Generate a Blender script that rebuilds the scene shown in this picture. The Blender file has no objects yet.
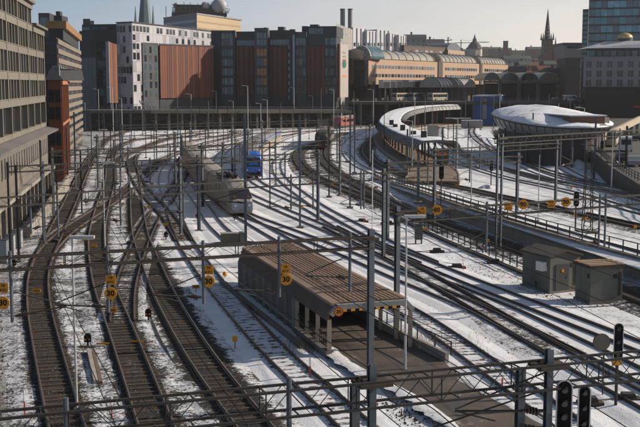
import bpy, math, random
from mathutils import Vector, Matrix
random.seed(7)
S = bpy.context.scene
COL = S.collection
rad = math.radians

# ---------------------------------------------------------------- camera
CAM_Z, F, CX, CY, HOR = 15.0, 1060.0, 320.0, 213.5, 84.0
PITCH = math.atan((CY - HOR) / F)
cam = bpy.data.cameras.new('camera')
cam.sensor_width = 36.0
cam.lens = 36.0 * F / 640.0
cam.clip_start = 0.5
cam.clip_end = 20000
camo = bpy.data.objects.new('camera', cam)
COL.objects.link(camo)
camo.location = (0, 0, CAM_Z)
camo.rotation_euler = (math.pi / 2 - PITCH, 0, 0)
S.camera = camo

# ---------------------------------------------------------------- sky, sun, exposure
SUN_AZ, SUN_EL = rad(13.0), rad(25.0)        # azimuth measured from +X towards +Y
SUNV = Vector((math.cos(SUN_AZ) * math.cos(SUN_EL), math.sin(SUN_AZ) * math.cos(SUN_EL), math.sin(SUN_EL)))
W = bpy.data.worlds.new('World')
S.world = W
W.use_nodes = True
wn = W.node_tree
sky = wn.nodes.new('ShaderNodeTexSky')
sky.sky_type = 'NISHITA'
sky.sun_disc = False
sky.sun_elevation = SUN_EL
sky.sun_rotation = math.pi / 2 - SUN_AZ
sky.air_density = 1.0
sky.dust_density = 0.6
sky.ozone_density = 1.0
bg = wn.nodes['Background']
# thin high cloud veil over the clear sky: greyer and warmer low down, broken higher up
tc = wn.nodes.new('ShaderNodeTexCoord')
sep = wn.nodes.new('ShaderNodeSeparateXYZ')
wn.links.new(tc.outputs['Generated'], sep.inputs[0])
def _mr(x, a, b, c, d):
    n = wn.nodes.new('ShaderNodeMapRange')
    n.interpolation_type = 'SMOOTHSTEP'
    wn.links.new(x, n.inputs[0])
    for i, v in enumerate((a, b, c, d)): n.inputs[i + 1].default_value = v
    return n.outputs[0]
mp = wn.nodes.new('ShaderNodeMapping')
mp.inputs['Scale'].default_value = (2.2, 2.2, 9.0)
wn.links.new(tc.outputs['Generated'], mp.inputs[0])
cn = wn.nodes.new('ShaderNodeTexNoise')
cn.inputs['Scale'].default_value = 1.6
cn.inputs['Detail'].default_value = 6
cn.inputs['Roughness'].default_value = .55
wn.links.new(mp.outputs[0], cn.inputs['Vector'])
vc = wn.nodes.new('ShaderNodeMix'); vc.data_type = 'RGBA'
wn.links.new(_mr(sep.outputs[2], -0.01, .13, 0, 1), vc.inputs[0])
# the veil is brighter and warmer on the sun's side, bluer away from it
dt = wn.nodes.new('ShaderNodeVectorMath'); dt.operation = 'DOT_PRODUCT'
wn.links.new(tc.outputs['Generated'], dt.inputs[0])
dt.inputs[1].default_value = tuple(SUNV)
def _vm(f, a, b):
    n = wn.nodes.new('ShaderNodeMix'); n.data_type = 'RGBA'
    wn.links.new(f, n.inputs[0])
    n.inputs[6].default_value = (*a, 1); n.inputs[7].default_value = (*b, 1)
    return n.outputs[2]
sf_ = _mr(dt.outputs['Value'], -.10, .52, 0, 1)
wn.links.new(_vm(sf_, (5.0, 6.6, 8.2), (13.0, 11.7, 10.3)), vc.inputs[6])
wn.links.new(_vm(sf_, (2.5, 4.0, 5.9), (9.4, 9.2, 9.1)), vc.inputs[7])
vm = wn.nodes.new('ShaderNodeMix'); vm.data_type = 'RGBA'
mulv = wn.nodes.new('ShaderNodeMath'); mulv.operation = 'MULTIPLY'
wn.links.new(_mr(cn.outputs['Fac'], .38, .62, .8, 1.0), mulv.inputs[0])
wn.links.new(_mr(sep.outputs[2], .10, .45, 1.0, .12), mulv.inputs[1])      # the veil lies low, the sky overhead is clear
wn.links.new(mulv.outputs[0], vm.inputs[0])
wn.links.new(sky.outputs[0], vm.inputs[6])
wn.links.new(vc.outputs[2], vm.inputs[7])
wn.links.new(vm.outputs[2], bg.inputs[0])
bg.inputs[1].default_value = 0.068
sl = bpy.data.lights.new('sun', 'SUN')
sl.energy = 5.0
sl.angle = rad(0.6)
sl.color = (1.0, 0.88, 0.74)
so = bpy.data.objects.new('sun', sl)
COL.objects.link(so)
so.rotation_euler = SUNV.to_track_quat('Z', 'Y').to_euler()
so.location = (60, 20, 80)
S.view_settings.view_transform = 'Standard'
S.view_settings.look = 'None'
S.view_settings.exposure = 0.22
S.view_settings.gamma = 1.0
S.view_settings.use_curve_mapping = False

# ---------------------------------------------------------------- pixel <-> place
_up = Vector((0, math.sin(PITCH), math.cos(PITCH)))
_fw = Vector((0, math.cos(PITCH), -math.sin(PITCH)))
def ray(px, py):
    return Vector((1, 0, 0)) * ((px - CX) / F) - _up * ((py - CY) / F) + _fw
def gr(px, py, z=0.0):
    d = ray(px, py)
    return Vector((0, 0, CAM_Z)) + d * ((z - CAM_Z) / d.z)
def at(px, py, Y):
    d = ray(px, py)
    return Vector((0, 0, CAM_Z)) + d * (Y / d.y)
def zat(py, Y):
    return at(320, py, Y).z
def xat(px, Y):
    return at(px, 150, Y).x
def smooth(t):
    t = max(0.0, min(1.0, t))
    return t * t * (3 - 2 * t)
def up_z(Y):                       # height of the raised yard behind the retaining wall
    return 1.35 * smooth((168.0 - Y) / 50.0)
def gu(px, py, dz=0.0):            # pixel on the raised yard
    p = gr(px, py, 0)
    for _ in range(12):
        p = gr(px, py, up_z(p.y) + dz)
    return p

# ---------------------------------------------------------------- materials
MATS = {}
def nodes_of(name):
    m = bpy.data.materials.new(name)
    m.use_nodes = True
    nt = m.node_tree
    return m, nt, nt.nodes['Principled BSDF']
def nd(nt, t, **kw):
    n = nt.nodes.new(t)
    for k, v in kw.items():
        setattr(n, k, v)
    return n
def noise(nt, scale, detail=4, rough=.6, vec=None):
    n = nd(nt, 'ShaderNodeTexNoise')
    n.inputs['Scale'].default_value = scale
    n.inputs['Detail'].default_value = detail
    n.inputs['Roughness'].default_value = rough
    if vec is not None:
        nt.links.new(vec, n.inputs['Vector'])
    return n.outputs['Fac']
def math_n(nt, op, a, b=None, clamp=False):
    n = nd(nt, 'ShaderNodeMath', operation=op, use_clamp=clamp)
    for i, x in enumerate((a, b)):
        if x is None: continue
        if isinstance(x, (int, float)): n.inputs[i].default_value = x
        else: nt.links.new(x, n.inputs[i])
    return n.outputs[0]
def maprange(nt, x, a, b, c=0.0, d=1.0, smoothstep=False):
    n = nd(nt, 'ShaderNodeMapRange')
    if smoothstep: n.interpolation_type = 'SMOOTHSTEP'
    nt.links.new(x, n.inputs[0])
    for i, v in enumerate((a, b, c, d)):
        n.inputs[i + 1].default_value = v
    return n.outputs[0]
def mixc(nt, f, a, b):
    n = nd(nt, 'ShaderNodeMix', data_type='RGBA')
    if isinstance(f, (int, float)): n.inputs[0].default_value = f
    else: nt.links.new(f, n.inputs[0])
    for i, x in ((6, a), (7, b)):
        if isinstance(x, tuple): n.inputs[i].default_value = (*x[:3], 1)
        else: nt.links.new(x, n.inputs[i])
    return n.outputs[2]
def pos(nt):
    return nd(nt, 'ShaderNodeNewGeometry').outputs['Position']
def M(name, col, rough=.7, metal=0.0, var=.18, scale=1.5, dirt=.25, bump=0.0, spec=None):
    if name in MATS: return MATS[name]
    m, nt, b = nodes_of(name)
    p = pos(nt)
    n1 = noise(nt, scale, 5, .65, p)
    n2 = noise(nt, scale * .12, 3, .6, p)
    oi = nd(nt, 'ShaderNodeObjectInfo').outputs['Random']
    hi = tuple(min(1, c * (1 + var)) for c in col)
    lo = tuple(c * (1 - var) for c in col)
    c1 = mixc(nt, maprange(nt, n1, .3, .7), lo, hi)
    dk = tuple(c * (1 - dirt) * .95 for c in col)
    c2 = mixc(nt, math_n(nt, 'MULTIPLY', maprange(nt, n2, .5, .75), .8), c1, dk)
    c3 = mixc(nt, math_n(nt, 'MULTIPLY', oi, .22), c2, tuple(c * .7 for c in col))
    nt.links.new(c3, b.inputs['Base Color'])
    nt.links.new(maprange(nt, n1, 0, 1, max(.03, rough - .12), min(1, rough + .12)), b.inputs['Roughness'])
    b.inputs['Metallic'].default_value = metal
    if spec is not None: b.inputs['Specular IOR Level'].default_value = spec
    if bump:
        bn = nd(nt, 'ShaderNodeBump')
        bn.inputs['Strength'].default_value = bump
        bn.inputs['Distance'].default_value = .03
        nt.links.new(n1, bn.inputs['Height'])
        nt.links.new(bn.outputs[0], b.inputs['Normal'])
    MATS[name] = m
    return m
def glass(name, col, rough=.12, var=.5):
    return M(name, col, rough, 0.0, var, .35, .3, 0, .8)
def emit_mat(name, col, strength):
    m, nt, b = nodes_of(name)
    b.inputs['Base Color'].default_value = (*col, 1)
    b.inputs['Emission Color'].default_value = (*col, 1)
    b.inputs['Emission Strength'].default_value = strength
    MATS[name] = m
    return m
SNOW_A, SNOW_B = (.84, .85, .87), (.70, .71, .74)
GRAV_A, GRAV_B = (.022, .017, .013), (.075, .057, .042)
def ground_material():
    m, nt, b = nodes_of('snowy_ground')
    p = pos(nt)
    sx = nd(nt, 'ShaderNodeSeparateXYZ')
    nt.links.new(p, sx.inputs[0])
    X, Y = sx.outputs[0], sx.outputs[1]
    big = noise(nt, .06, 3, .6, p)
    mid = noise(nt, .55, 5, .7, p)
    fine = noise(nt, 4.2, 8, .8, p)
    grit = noise(nt, 9, 4, .75, p)
    # dirty side of the yard (left of the through tracks), clean side right
    line = math_n(nt, 'ADD', math_n(nt, 'ADD', X, math_n(nt, 'MULTIPLY', Y, .208)), -5.5)
    wob = math_n(nt, 'MULTIPLY', math_n(nt, 'SUBTRACT', big, .5), 14)
    clean = maprange(nt, math_n(nt, 'ADD', line, wob), -2.0, 4.5, 0, 1, True)
    # far away the yard is trampled too
    far = maprange(nt, Y, 330, 420, 0, 1)
    mix = math_n(nt, 'ADD', math_n(nt, 'ADD', math_n(nt, 'MULTIPLY', fine, .95), math_n(nt, 'MULTIPLY', mid, .75)),
                 math_n(nt, 'ADD', math_n(nt, 'MULTIPLY', grit, .75), math_n(nt, 'MULTIPLY', big, .25)))   # mean about 1.35
    thr = math_n(nt, 'SUBTRACT', math_n(nt, 'ADD', 1.35, math_n(nt, 'MULTIPLY', far, .5)), math_n(nt, 'MULTIPLY', clean, .17))
    s = maprange(nt, math_n(nt, 'SUBTRACT', mix, thr), -.15, .12)
    gcol = mixc(nt, maprange(nt, grit, .3, .7), GRAV_A, GRAV_B)
    snow_d = mixc(nt, maprange(nt, mid, .35, .65), (.47, .46, .46), (.64, .64, .65))
    snow_c = mixc(nt, maprange(nt, mid, .35, .65), SNOW_B, SNOW_A)
    scol = mixc(nt, clean, snow_d, snow_c)
    nt.links.new(mixc(nt, s, gcol, scol), b.inputs['Base Color'])
    b.inputs['Roughness'].default_value = .85
    bn = nd(nt, 'ShaderNodeBump')
    bn.inputs['Strength'].default_value = .9
    bn.inputs['Distance'].default_value = .16
    nt.links.new(math_n(nt, 'ADD', math_n(nt, 'MULTIPLY', fine, .8), math_n(nt, 'ADD', math_n(nt, 'MULTIPLY', s, .35), math_n(nt, 'MULTIPLY', mid, .9))), bn.inputs['Height'])
    nt.links.new(bn.outputs[0], b.inputs['Normal'])
    MATS['ground'] = m
    return m
def bed_material(name, amount, melt, base=1.0, edge_in=1.1, edge_gain=.22, dirty=None):
    """track bed: amount = how much snow lies on the ballast, melt = width of the bare strip along each rail"""
    m, nt, b = nodes_of(name)
    p = pos(nt)
    uv = nd(nt, 'ShaderNodeUVMap').outputs[0]
    sx = nd(nt, 'ShaderNodeSeparateXYZ')
    nt.links.new(uv, sx.inputs[0])
    u, v = sx.outputs[0], sx.outputs[1]
    au = math_n(nt, 'ABSOLUTE', u)
    dr = math_n(nt, 'ABSOLUTE', math_n(nt, 'SUBTRACT', au, .76))
    fine = noise(nt, 4.0, 6, .75, p)
    mid = noise(nt, .35, 4, .7, p)
    grit = noise(nt, 16, 3, .7, p)
    sn = math_n(nt, 'ADD', math_n(nt, 'MULTIPLY', fine, .9), math_n(nt, 'MULTIPLY', mid, .5))   # mean .7
    bare = maprange(nt, dr, melt * .45, melt * 1.15, .55, 0)
    wide = noise(nt, .9, 4, .65, p)
    edge = maprange(nt, math_n(nt, 'ADD', au, math_n(nt, 'MULTIPLY', math_n(nt, 'SUBTRACT', wide, .5), 1.6)), edge_in, edge_in + .6, 0, edge_gain)
    k = math_n(nt, 'ADD', math_n(nt, 'SUBTRACT', sn, bare), edge)
    s = maprange(nt, math_n(nt, 'SUBTRACT', k, 1.2 - amount), -.05, .06)
    if dirty is not None:                    # the same gritty breaks as in the yard's own snow
        gm_ = math_n(nt, 'ADD', math_n(nt, 'ADD', math_n(nt, 'MULTIPLY', noise(nt, 4.2, 8, .8, p), .95), math_n(nt, 'MULTIPLY', noise(nt, .55, 5, .7, p), .75)),
                     math_n(nt, 'ADD', math_n(nt, 'MULTIPLY', noise(nt, 9, 4, .75, p), .75), math_n(nt, 'MULTIPLY', noise(nt, .06, 3, .6, p), .25)))
        s = math_n(nt, 'MULTIPLY', s, maprange(nt, math_n(nt, 'SUBTRACT', gm_, dirty), -.06, .06))
    oil = maprange(nt, mid, .35, .7, .55, 1.25)
    g = mixc(nt, maprange(nt, grit, .3, .7), tuple(c * base for c in (.016, .012, .008)), tuple(c * base for c in (.058, .039, .023)))
    gm = nd(nt, 'ShaderNodeMix', data_type='RGBA', blend_type='MULTIPLY')
    gm.inputs[0].default_value = 1
    cr = nd(nt, 'ShaderNodeCombineColor')
    for i in range(3): nt.links.new(oil, cr.inputs[i])
    nt.links.new(g, gm.inputs[6]); nt.links.new(cr.outputs[0], gm.inputs[7])
    sc = mixc(nt, maprange(nt, mid, .35, .65), (.68, .69, .72), (.82, .83, .86))
    nt.links.new(mixc(nt, s, gm.outputs[2], sc), b.inputs['Base Color'])
    b.inputs['Roughness'].default_value = .9
    bn = nd(nt, 'ShaderNodeBump')
    bn.inputs['Strength'].default_value = .7
    bn.inputs['Distance'].default_value = .08
    nt.links.new(math_n(nt, 'ADD', grit, math_n(nt, 'MULTIPLY', fine, 1.0)), bn.inputs['Height'])
    nt.links.new(bn.outputs[0], b.inputs['Normal'])
    MATS[name] = m
    return m

GROUND = ground_material()
BED_BROWN = bed_material('ballast_brown', .34, .26, .75, .80, .28, 1.34)
BED_BROWNW = bed_material('ballast_brown_wide', .32, .30, .6, 1.1, .32, 1.30)
BED_MIXED = bed_material('ballast_patchy_snow', .50, .24, 1.0, .9, .25, 1.28)
BED_SNOW = bed_material('ballast_under_snow', .72, .10, 1.0, .85, .2)
BED_DARK = bed_material('ballast_dark', .26, .3, .7)
RAIL = M('rail_steel', (.095, .066, .048), .4, .5, .3, 4, .3)
RAIL_S = M('glinting_rail_steel', (.20, .15, .115), .35, .55, .25, 4, .3)  # lighter steel for the brown tracks; the glint is painted into the colour
SLEEPER = M('sleeper_wood', (.058, .041, .027), .85, 0, .45, 4, .5, .4)
SLEEPER_S = M('sleeper_concrete_grey', (.16, .14, .12), .85, 0, .35, 5, .35, .4)
STEEL = M('galvanised_steel', (.105, .122, .14), .55, .3, .18, 2, .25)
STEEL_D = M('weathered_dark_steel', (.036, .032, .028), .7, .2, .3, 3, .3)
STEEL_B = M('rusty_brown_steel', (.055, .041, .030), .8, .1, .3, 3, .3)
LAMPW = M('light_grey_lamp_metal', (.46, .46, .45), .5, .2, .12, 2, .2)
BLACK = M('black_paint', (.010, .010, .011), .85, 0, .2, 3, .1, 0, .15)
WHITE = M('white_enamel', (.72, .72, .70), .5, 0, .06, 3, .15)
YEL = M('signal_yellow', (.68, .27, .008), .55, 0, .08, 4, .12)
ORA = M('orange_paint', (.80, .22, .03), .55, 0, .1, 4, .15)
REDP = M('red_paint', (.45, .045, .03), .55, 0, .15, 4, .2)
CONC = M('concrete', (.27, .245, .215), .85, 0, .2, 1.2, .35, .3)
CONC_D = M('stained_concrete', (.15, .135, .12), .9, 0, .3, .8, .45, .3)
INSUL = M('brown_insulator', (.05, .03, .025), .3, 0, .1, 3, .1)
SNOWM = M('fresh_snow', (.76, .78, .81), .8, 0, .06, 1.0, .12, .5)

# ---------------------------------------------------------------- mesh building
WL = {}
class MB:
    def __init__(s):
        s.v, s.f, s.uv = [], [], None
    def add(s, vs, fs):
        k = len(s.v)
        s.v += [Vector(x) for x in vs]
        s.f += [tuple(i + k for i in f) for f in fs]
        return s
    def hexa(s, p):
        return s.add(p, [(3, 2, 1, 0), (4, 5, 6, 7), (0, 1, 5, 4), (1, 2, 6, 5), (2, 3, 7, 6), (3, 0, 4, 7)])
    def box(s, x0, x1, y0, y1, z0, z1):
        return s.hexa([(x0, y0, z0), (x1, y0, z0), (x1, y1, z0), (x0, y1, z0), (x0, y0, z1), (x1, y0, z1), (x1, y1, z1), (x0, y1, z1)])
    def obox(s, o, u, v, a0, a1, b0, b1, z0, z1):
        """box in a frame: origin o, unit u and v in the ground plane"""
        o, u, v = Vector(o), Vector(u), Vector(v)
        P = [o + u * a + v * b + Vector((0, 0, z)) for z in (z0, z1) for a, b in ((a0, b0), (a1, b0), (a1, b1), (a0, b1))]
        return s.hexa(P)
    def bar(s, p, q, w, h=None, upv=(0, 0, 1)):
        p, q = Vector(p), Vector(q)
        h = h or w
        d = (q - p).normalized()
        upv = Vector(upv)
        if abs(d.dot(upv)) > .98: upv = Vector((0, 1, 0))
        a = d.cross(upv).normalized() * (w / 2)
        b = a.normalized().cross(d) * (h / 2)
        return s.hexa([p - a - b, p + a - b, q + a - b, q - a - b, p - a + b, p + a + b, q + a + b, q - a + b])
    def tube(s, p, q, r0, r1=None, n=8):
        p, q = Vector(p), Vector(q)
        r1 = r0 if r1 is None else r1
        d = (q - p).normalized()
        a = d.orthogonal().normalized()
        b = d.cross(a)
        vs = []
        for c, r in ((p, r0), (q, r1)):
            for i in range(n):
                t = 2 * math.pi * i / n
                vs.append(c + (a * math.cos(t) + b * math.sin(t)) * r)
        fs = [(i, (i + 1) % n, n + (i + 1) % n, n + i) for i in range(n)]
        fs += [tuple(range(n - 1, -1, -1)), tuple(range(n, 2 * n))]
        return s.add(vs, fs)
    def prism(s, poly, z0, z1):
        n = len(poly)
        vs = [(p[0], p[1], z0) for p in poly] + [(p[0], p[1], z1) for p in poly]
        fs = [(i, (i + 1) % n, n + (i + 1) % n, n + i) for i in range(n)]
        fs += [tuple(range(n - 1, -1, -1)), tuple(range(n, 2 * n))]
        return s.add(vs, fs)
    def slab(s, o, u, w, t, poly, d0, d1):
        """polygon (a,b) in plane (u,w) extruded along t from d0 to d1"""
        o, u, w, t = Vector(o), Vector(u), Vector(w), Vector(t)
        n = len(poly)
        vs = [o + u * a + w * b + t * d for d in (d0, d1) for a, b in poly]
        fs = [(i, (i + 1) % n, n + (i + 1) % n, n + i) for i in range(n)]
        fs += [tuple(range(n - 1, -1, -1)), tuple(range(n, 2 * n))]
        return s.add(vs, fs)
    def loft(s, rings, cap=True, closed=True):
        n = len(rings[0])
        vs = [p for r in rings for p in r]
        fs = []
        for k in range(len(rings) - 1):
            for i in range(n if closed else n - 1):
                j = (i + 1) % n
                fs.append((k * n + i, k * n + j, (k + 1) * n + j, (k + 1) * n + i))
        if cap and closed:
            fs.append(tuple(range(n - 1, -1, -1)))
            fs.append(tuple((len(rings) - 1) * n + i for i in range(n)))
        return s.add(vs, fs)
    def mesh(s, name, mat, off=Vector((0, 0, 0)), sm=False):
        me = bpy.data.meshes.new(name)
        me.from_pydata([tuple(v - off) for v in s.v], [], s.f)
        if mat: me.materials.append(mat)
        if s.uv:
            l = me.uv_layers.new(name='UVMap')
            for lp in me.loops:
                l.data[lp.index].uv = s.uv[lp.vertex_index]
        if sm:
            for p in me.polygons: p.use_smooth = True
        return me
    def build(s, name, mat, parent=None, base=None, sm=False):
        if parent is not None:
            off = WL[parent.name]
        else:
            off = Vector(base) if base is not None else Vector((0, 0, 0))
        o = bpy.data.objects.new(name, s.mesh(name, mat, off, sm))
        COL.objects.link(o)
        WL[o.name] = off
        if parent is not None: o.parent = parent
        else: o.location = off
        return o
def tag(o, label=None, cat=None, group=None, kind=None):
    if label: o['label'] = label
    if cat: o['category'] = cat
    if group: o['group'] = group
    if kind: o['kind'] = kind
    return o
def thing(name, label, cat, loc, group=None):
    o = bpy.data.objects.new(name, None)
    o.empty_display_size = .3
    COL.objects.link(o)
    o.location = loc
    WL[o.name] = Vector(loc)
    return tag(o, label, cat, group)
def inst(me, name, parent, mw):
    o = bpy.data.objects.new(name, me)
    COL.objects.link(o)
    o.parent = parent
    o.matrix_basis = Matrix.Translation(-WL[parent.name]) @ mw
    WL[o.name] = WL[parent.name]
    return o
def frame(o, u, v):
    """matrix with x=u, y=v, z up at o"""
    u, v = Vector(u), Vector(v)
    m = Matrix.Identity(4)
    for i in range(3):
        m[i][0], m[i][1], m[i][2], m[i][3] = u[i], v[i], (0, 0, 1)[i], o[i]
    return m
def boxmesh(name, mat, *b):
    return MB().box(*b).mesh(name, mat)
def unit(a, b):
    d = Vector((b[0] - a[0], b[1] - a[1], 0))
    return d.normalized(), d.length
ORD = ['first', 'second', 'third', 'fourth', 'fifth', 'sixth', 'seventh', 'eighth', 'ninth', 'tenth', 'eleventh', 'twelfth', 'thirteenth', 'fourteenth',
       'fifteenth', 'sixteenth', 'seventeenth', 'eighteenth', 'nineteenth', 'twentieth']
def nth(i):
    if i < 20: return ORD[i]
    t = ['twenty', 'thirty', 'forty', 'fifty'][(i + 1) // 10 - 2]
    r = (i + 1) % 10
    return t + '-' + ORD[r - 1] if r else {'twenty': 'twentieth', 'thirty': 'thirtieth', 'forty': 'fortieth', 'fifty': 'fiftieth'}[t]

def text_mesh(txt, size, mat, bold=.0):
    cu = bpy.data.curves.new('lettering', 'FONT')
    cu.body = txt
    cu.size = size
    cu.align_x = 'CENTER'
    cu.align_y = 'CENTER'
    cu.extrude = .004
    cu.offset = bold
    cu.resolution_u = 3
    ob = bpy.data.objects.new('lettering_source', cu)
    COL.objects.link(ob)
    bpy.context.view_layer.update()
    dg = bpy.context.evaluated_depsgraph_get()
    me = bpy.data.meshes.new_from_object(ob.evaluated_get(dg))
    me.name = 'lettering'
    me.materials.clear()
    me.materials.append(mat)
    bpy.data.objects.remove(ob)
    bpy.data.curves.remove(cu)
    return me
# ================================================================ GROUND
from mathutils import noise as mnoise
def axis(lo, hi, fine_lo, fine_hi, step):
    a = [lo, (lo + fine_lo) / 2 if lo < fine_lo - 50 else fine_lo - 10]
    x = fine_lo
    while x <= fine_hi: a.append(x); x += step
    a += [fine_hi + 60, hi]
    return sorted(set(a))
def ground_sheet():
    xs = axis(-4000, 4000, -45, 62, 1.1)
    ys = axis(-200, 9000, 40, 170, 1.1)
    m = MB()
    vs = []
    for y in ys:
        for x in xs:
            z = -.02
            if -45 <= x <= 62 and 40 <= y <= 170:
                z += .045 * mnoise.noise(Vector((x * .7, y * .7, 0))) + .03 * mnoise.noise(Vector((x * .2, y * .2, 5))) - .03
            vs.append((x, y, z))
    n = len(xs)
    fs = [(j * n + i, j * n + i + 1, (j + 1) * n + i + 1, (j + 1) * n + i) for j in range(len(ys) - 1) for i in range(n - 1)]
    m.add(vs, fs)
    tag(m.build('ground', GROUND, sm=True), 'snow covered gravel ground of the railway yard', kind='structure')
ground_sheet()

WALL_PX = [(372, 178), (400, 187), (440, 201), (480, 214), (500, 221), (560, 239), (640, 261), (720, 284), (860, 324)]
WALL = [gu(*p) for p in WALL_PX]
def wall_x(Y):
    for a, b in zip(WALL, WALL[1:]):
        if b.y <= Y <= a.y:
            return a.x + (b.x - a.x) * (Y - a.y) / (b.y - a.y)
    if Y > WALL[0].y: return WALL[0].x - (Y - WALL[0].y) * .15
    a, b = WALL[-2], WALL[-1]
    return b.x + (b.x - a.x) * (Y - b.y) / (b.y - a.y)
def upper_yard():
    m = MB()
    rows = []
    Y = 44.0
    while Y <= 172:
        x0 = wall_x(Y)
        z = up_z(Y)
        row = [Vector((x0, Y, -.1))]
        for k in range(46):
            x = x0 + .02 + (k * 1.2 if k < 40 else 48 + (k - 39) ** 3)
            row.append(Vector((x, Y, z - .012 + (.045 * mnoise.noise(Vector((x * .7, Y * .7, 3))) - .02 if z > .12 else -.06 * (1 - z / .12)))))
        rows.append(row)
        Y += 1.3
    n = len(rows[0])
    m.add([v for r in rows for v in r], [(j * n + i, j * n + i + 1, (j + 1) * n + i + 1, (j + 1) * n + i) for j in range(len(rows) - 1) for i in range(n - 1)])
    tag(m.build('raised_ground', GROUND, sm=True), 'raised snow covered yard behind the concrete retaining wall', kind='structure')
upper_yard()

# ================================================================ TRACKS
def spline(P, step, den=.5):
    P = [Vector(p) for p in P]
    Q = [P[0] * 2 - P[1]] + P + [P[-1] * 2 - P[-2]]
    dense = []
    for i in range(1, len(Q) - 2):
        a, b, c, d = Q[i - 1:i + 3]
        L = max(2, int((c - b).length / den))
        for k in range(L):
            t = k / L
            dense.append(.5 * ((2 * b) + (c - a) * t + (2 * a - 5 * b + 4 * c - d) * t * t + (3 * b - a - 3 * c + d) * t ** 3))
    dense.append(P[-1])
    for _ in range(int(40 * (.5 / den) ** 2) if den > .2 else 250):                                   # iron out kinks
        dense = [dense[0]] + [(dense[i - 1] + dense[i] * 2 + dense[i + 1]) / 4 for i in range(1, len(dense) - 1)] + [dense[-1]]
    out = [dense[0]]
    acc = 0
    for a, b in zip(dense, dense[1:]):
        acc += (b - a).length
        if acc >= step:
            out.append(b); acc = 0
    if (out[-1] - dense[-1]).length > .1: out.append(dense[-1])
    return out
def normals(path):
    N = []
    for i in range(len(path)):
        a, b = path[max(0, i - 1)], path[min(len(path) - 1, i + 1)]
        d = Vector((b.x - a.x, b.y - a.y, 0)).normalized()
        N.append(Vector((d.y, -d.x, 0)))
    return N
SL_MESH = {}
def sleeper_mesh(mat):
    if mat.name not in SL_MESH:
        SL_MESH[mat.name] = boxmesh('sleeper', mat, -1.0, 1.0, -.115, .115, -.12, .058)
    return SL_MESH[mat.name]
m_, nt_, b_ = nodes_of('sleeper_snowy')
_p = pos(nt_)
_s = maprange(nt_, noise(nt_, 2.2, 5, .7, _p), .44, .54)
nt_.links.new(mixc(nt_, _s, (.085, .062, .045), (.62, .63, .66)), b_.inputs['Base Color'])
b_.inputs['Roughness'].default_value = .9
SLEEPER_W = m_
PATHS = {}
TRK = [0]
def track(key, label, px, bed, sl=None, sl_far=0, upper=False, rail_from=None, hbed=.06):
    if bed is BED_SNOW: hbed = .035
    k = TRK[0]; TRK[0] += 1
    zo = .0045 * k
    pts = [(gu(*p, .2) if upper else gr(*p, .2)) for p in px]
    if pts[0].y < 95 and (px[0][0] > 640 or px[0][1] > 425):            # run on beyond the frame
        d0 = (pts[0] - pts[1]); d0.z = 0
        pts = [pts[0] + d0.normalized() * 28] + pts
    path = spline([Vector((p.x, p.y, 0)) for p in pts], 1.4)
    PATHS[key] = path
    N = normals(path)
    gz = [(up_z(p.y) if upper else 0) for p in path]
    root = thing('railway_track', label, 'railway track', path[0] + Vector((0, 0, gz[0])), 'tracks of the railway yard')
    m = MB()
    m.uv = []
    cols = ((-2.5, -.06), (-1.5, hbed + zo), (1.5, hbed + zo), (2.5, -.06))
    vs = []
    s = 0
    for i, p in enumerate(path):
        if i: s += (p - path[i - 1]).length
        for u, z in cols:
            vs.append(p + N[i] * u + Vector((0, 0, gz[i] + z)))
            m.uv.append((u, s))
    m.add(vs, [(i * 4 + j, i * 4 + j + 1, i * 4 + 5 + j, i * 4 + 4 + j) for i in range(len(path) - 1) for j in range(3)])
    m.build('track_bed', bed, root)
    top = hbed + zo
    prof = ((-.075, top), (.075, top), (.075, top + .03), (.036, top + .06), (.036, top + .172), (-.036, top + .172), (-.036, top + .06), (-.075, top + .03))
    for sgn in (-1, 1):
        m = MB()
        rings = [[p + N[i] * (sgn * .76 + a) + Vector((0, 0, gz[i] + b)) for a, b in prof] for i, p in enumerate(path)]
        m.loft(rings)
        m.build('rail', RAIL_S if bed in (BED_BROWN, BED_BROWNW) else RAIL, root)
    if sl:
        mat, ymax = sl
        me = sleeper_mesh(mat)
        fp = spline([Vector((p.x, p.y, 0)) for p in path], .1, .12)
        n = 0
        acc = 0
        far = MB()
        for i in range(1, len(fp) - 1):
            acc += (fp[i] - fp[i - 1]).length
            if acc < .63: continue
            acc = 0
            p = fp[i]
            if p.y < 43: continue
            d = (fp[i + 1] - fp[i - 1]).normalized()
            nn = Vector((d.y, -d.x, 0))
            z = (up_z(p.y) if upper else 0) + top - .01
            if p.y < ymax and n < 290 and random.random() < .06: continue
            if p.y < ymax and n < 290:
                a = random.uniform(-.035, .035)
                u2 = (nn * math.cos(a) + d * math.sin(a))
                inst(me, 'sleeper', root, frame(p + nn * random.uniform(-.05, .05) + Vector((0, 0, z + random.uniform(-.03, .006))), u2, Vector((-u2.y, u2.x, 0))))
                n += 1
            elif p.y < sl_far:
                far.obox(p + Vector((0, 0, z)), nn, d, -1.25, 1.25, -.12, .12, -.1, .04)
        if far.v:
            tag(far.build('far_sleepers', mat, root), kind='stuff')
    return root
T = track
T('T1', 'leftmost railway track on brown ballast curving past the stone office building',
  [(75, 452), (62, 407), (46, 341), (38, 298), (40, 266), (54, 235), (72, 197), (86, 166), (98, 148), (110, 137), (130, 130)], BED_BROWN, (SLEEPER, 100), 150)
T('T2', 'second railway track from the left with bare brown sleepers under the tall yellow sign',
  [(166, 450), (146, 396), (121, 328), (106, 290), (100, 267), (97, 247), (97, 231), (102, 207), (110, 180), (111, 160), (116, 148), (130, 141), (160, 136), (210, 130)], BED_BROWN, (SLEEPER, 100), 150)
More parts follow.
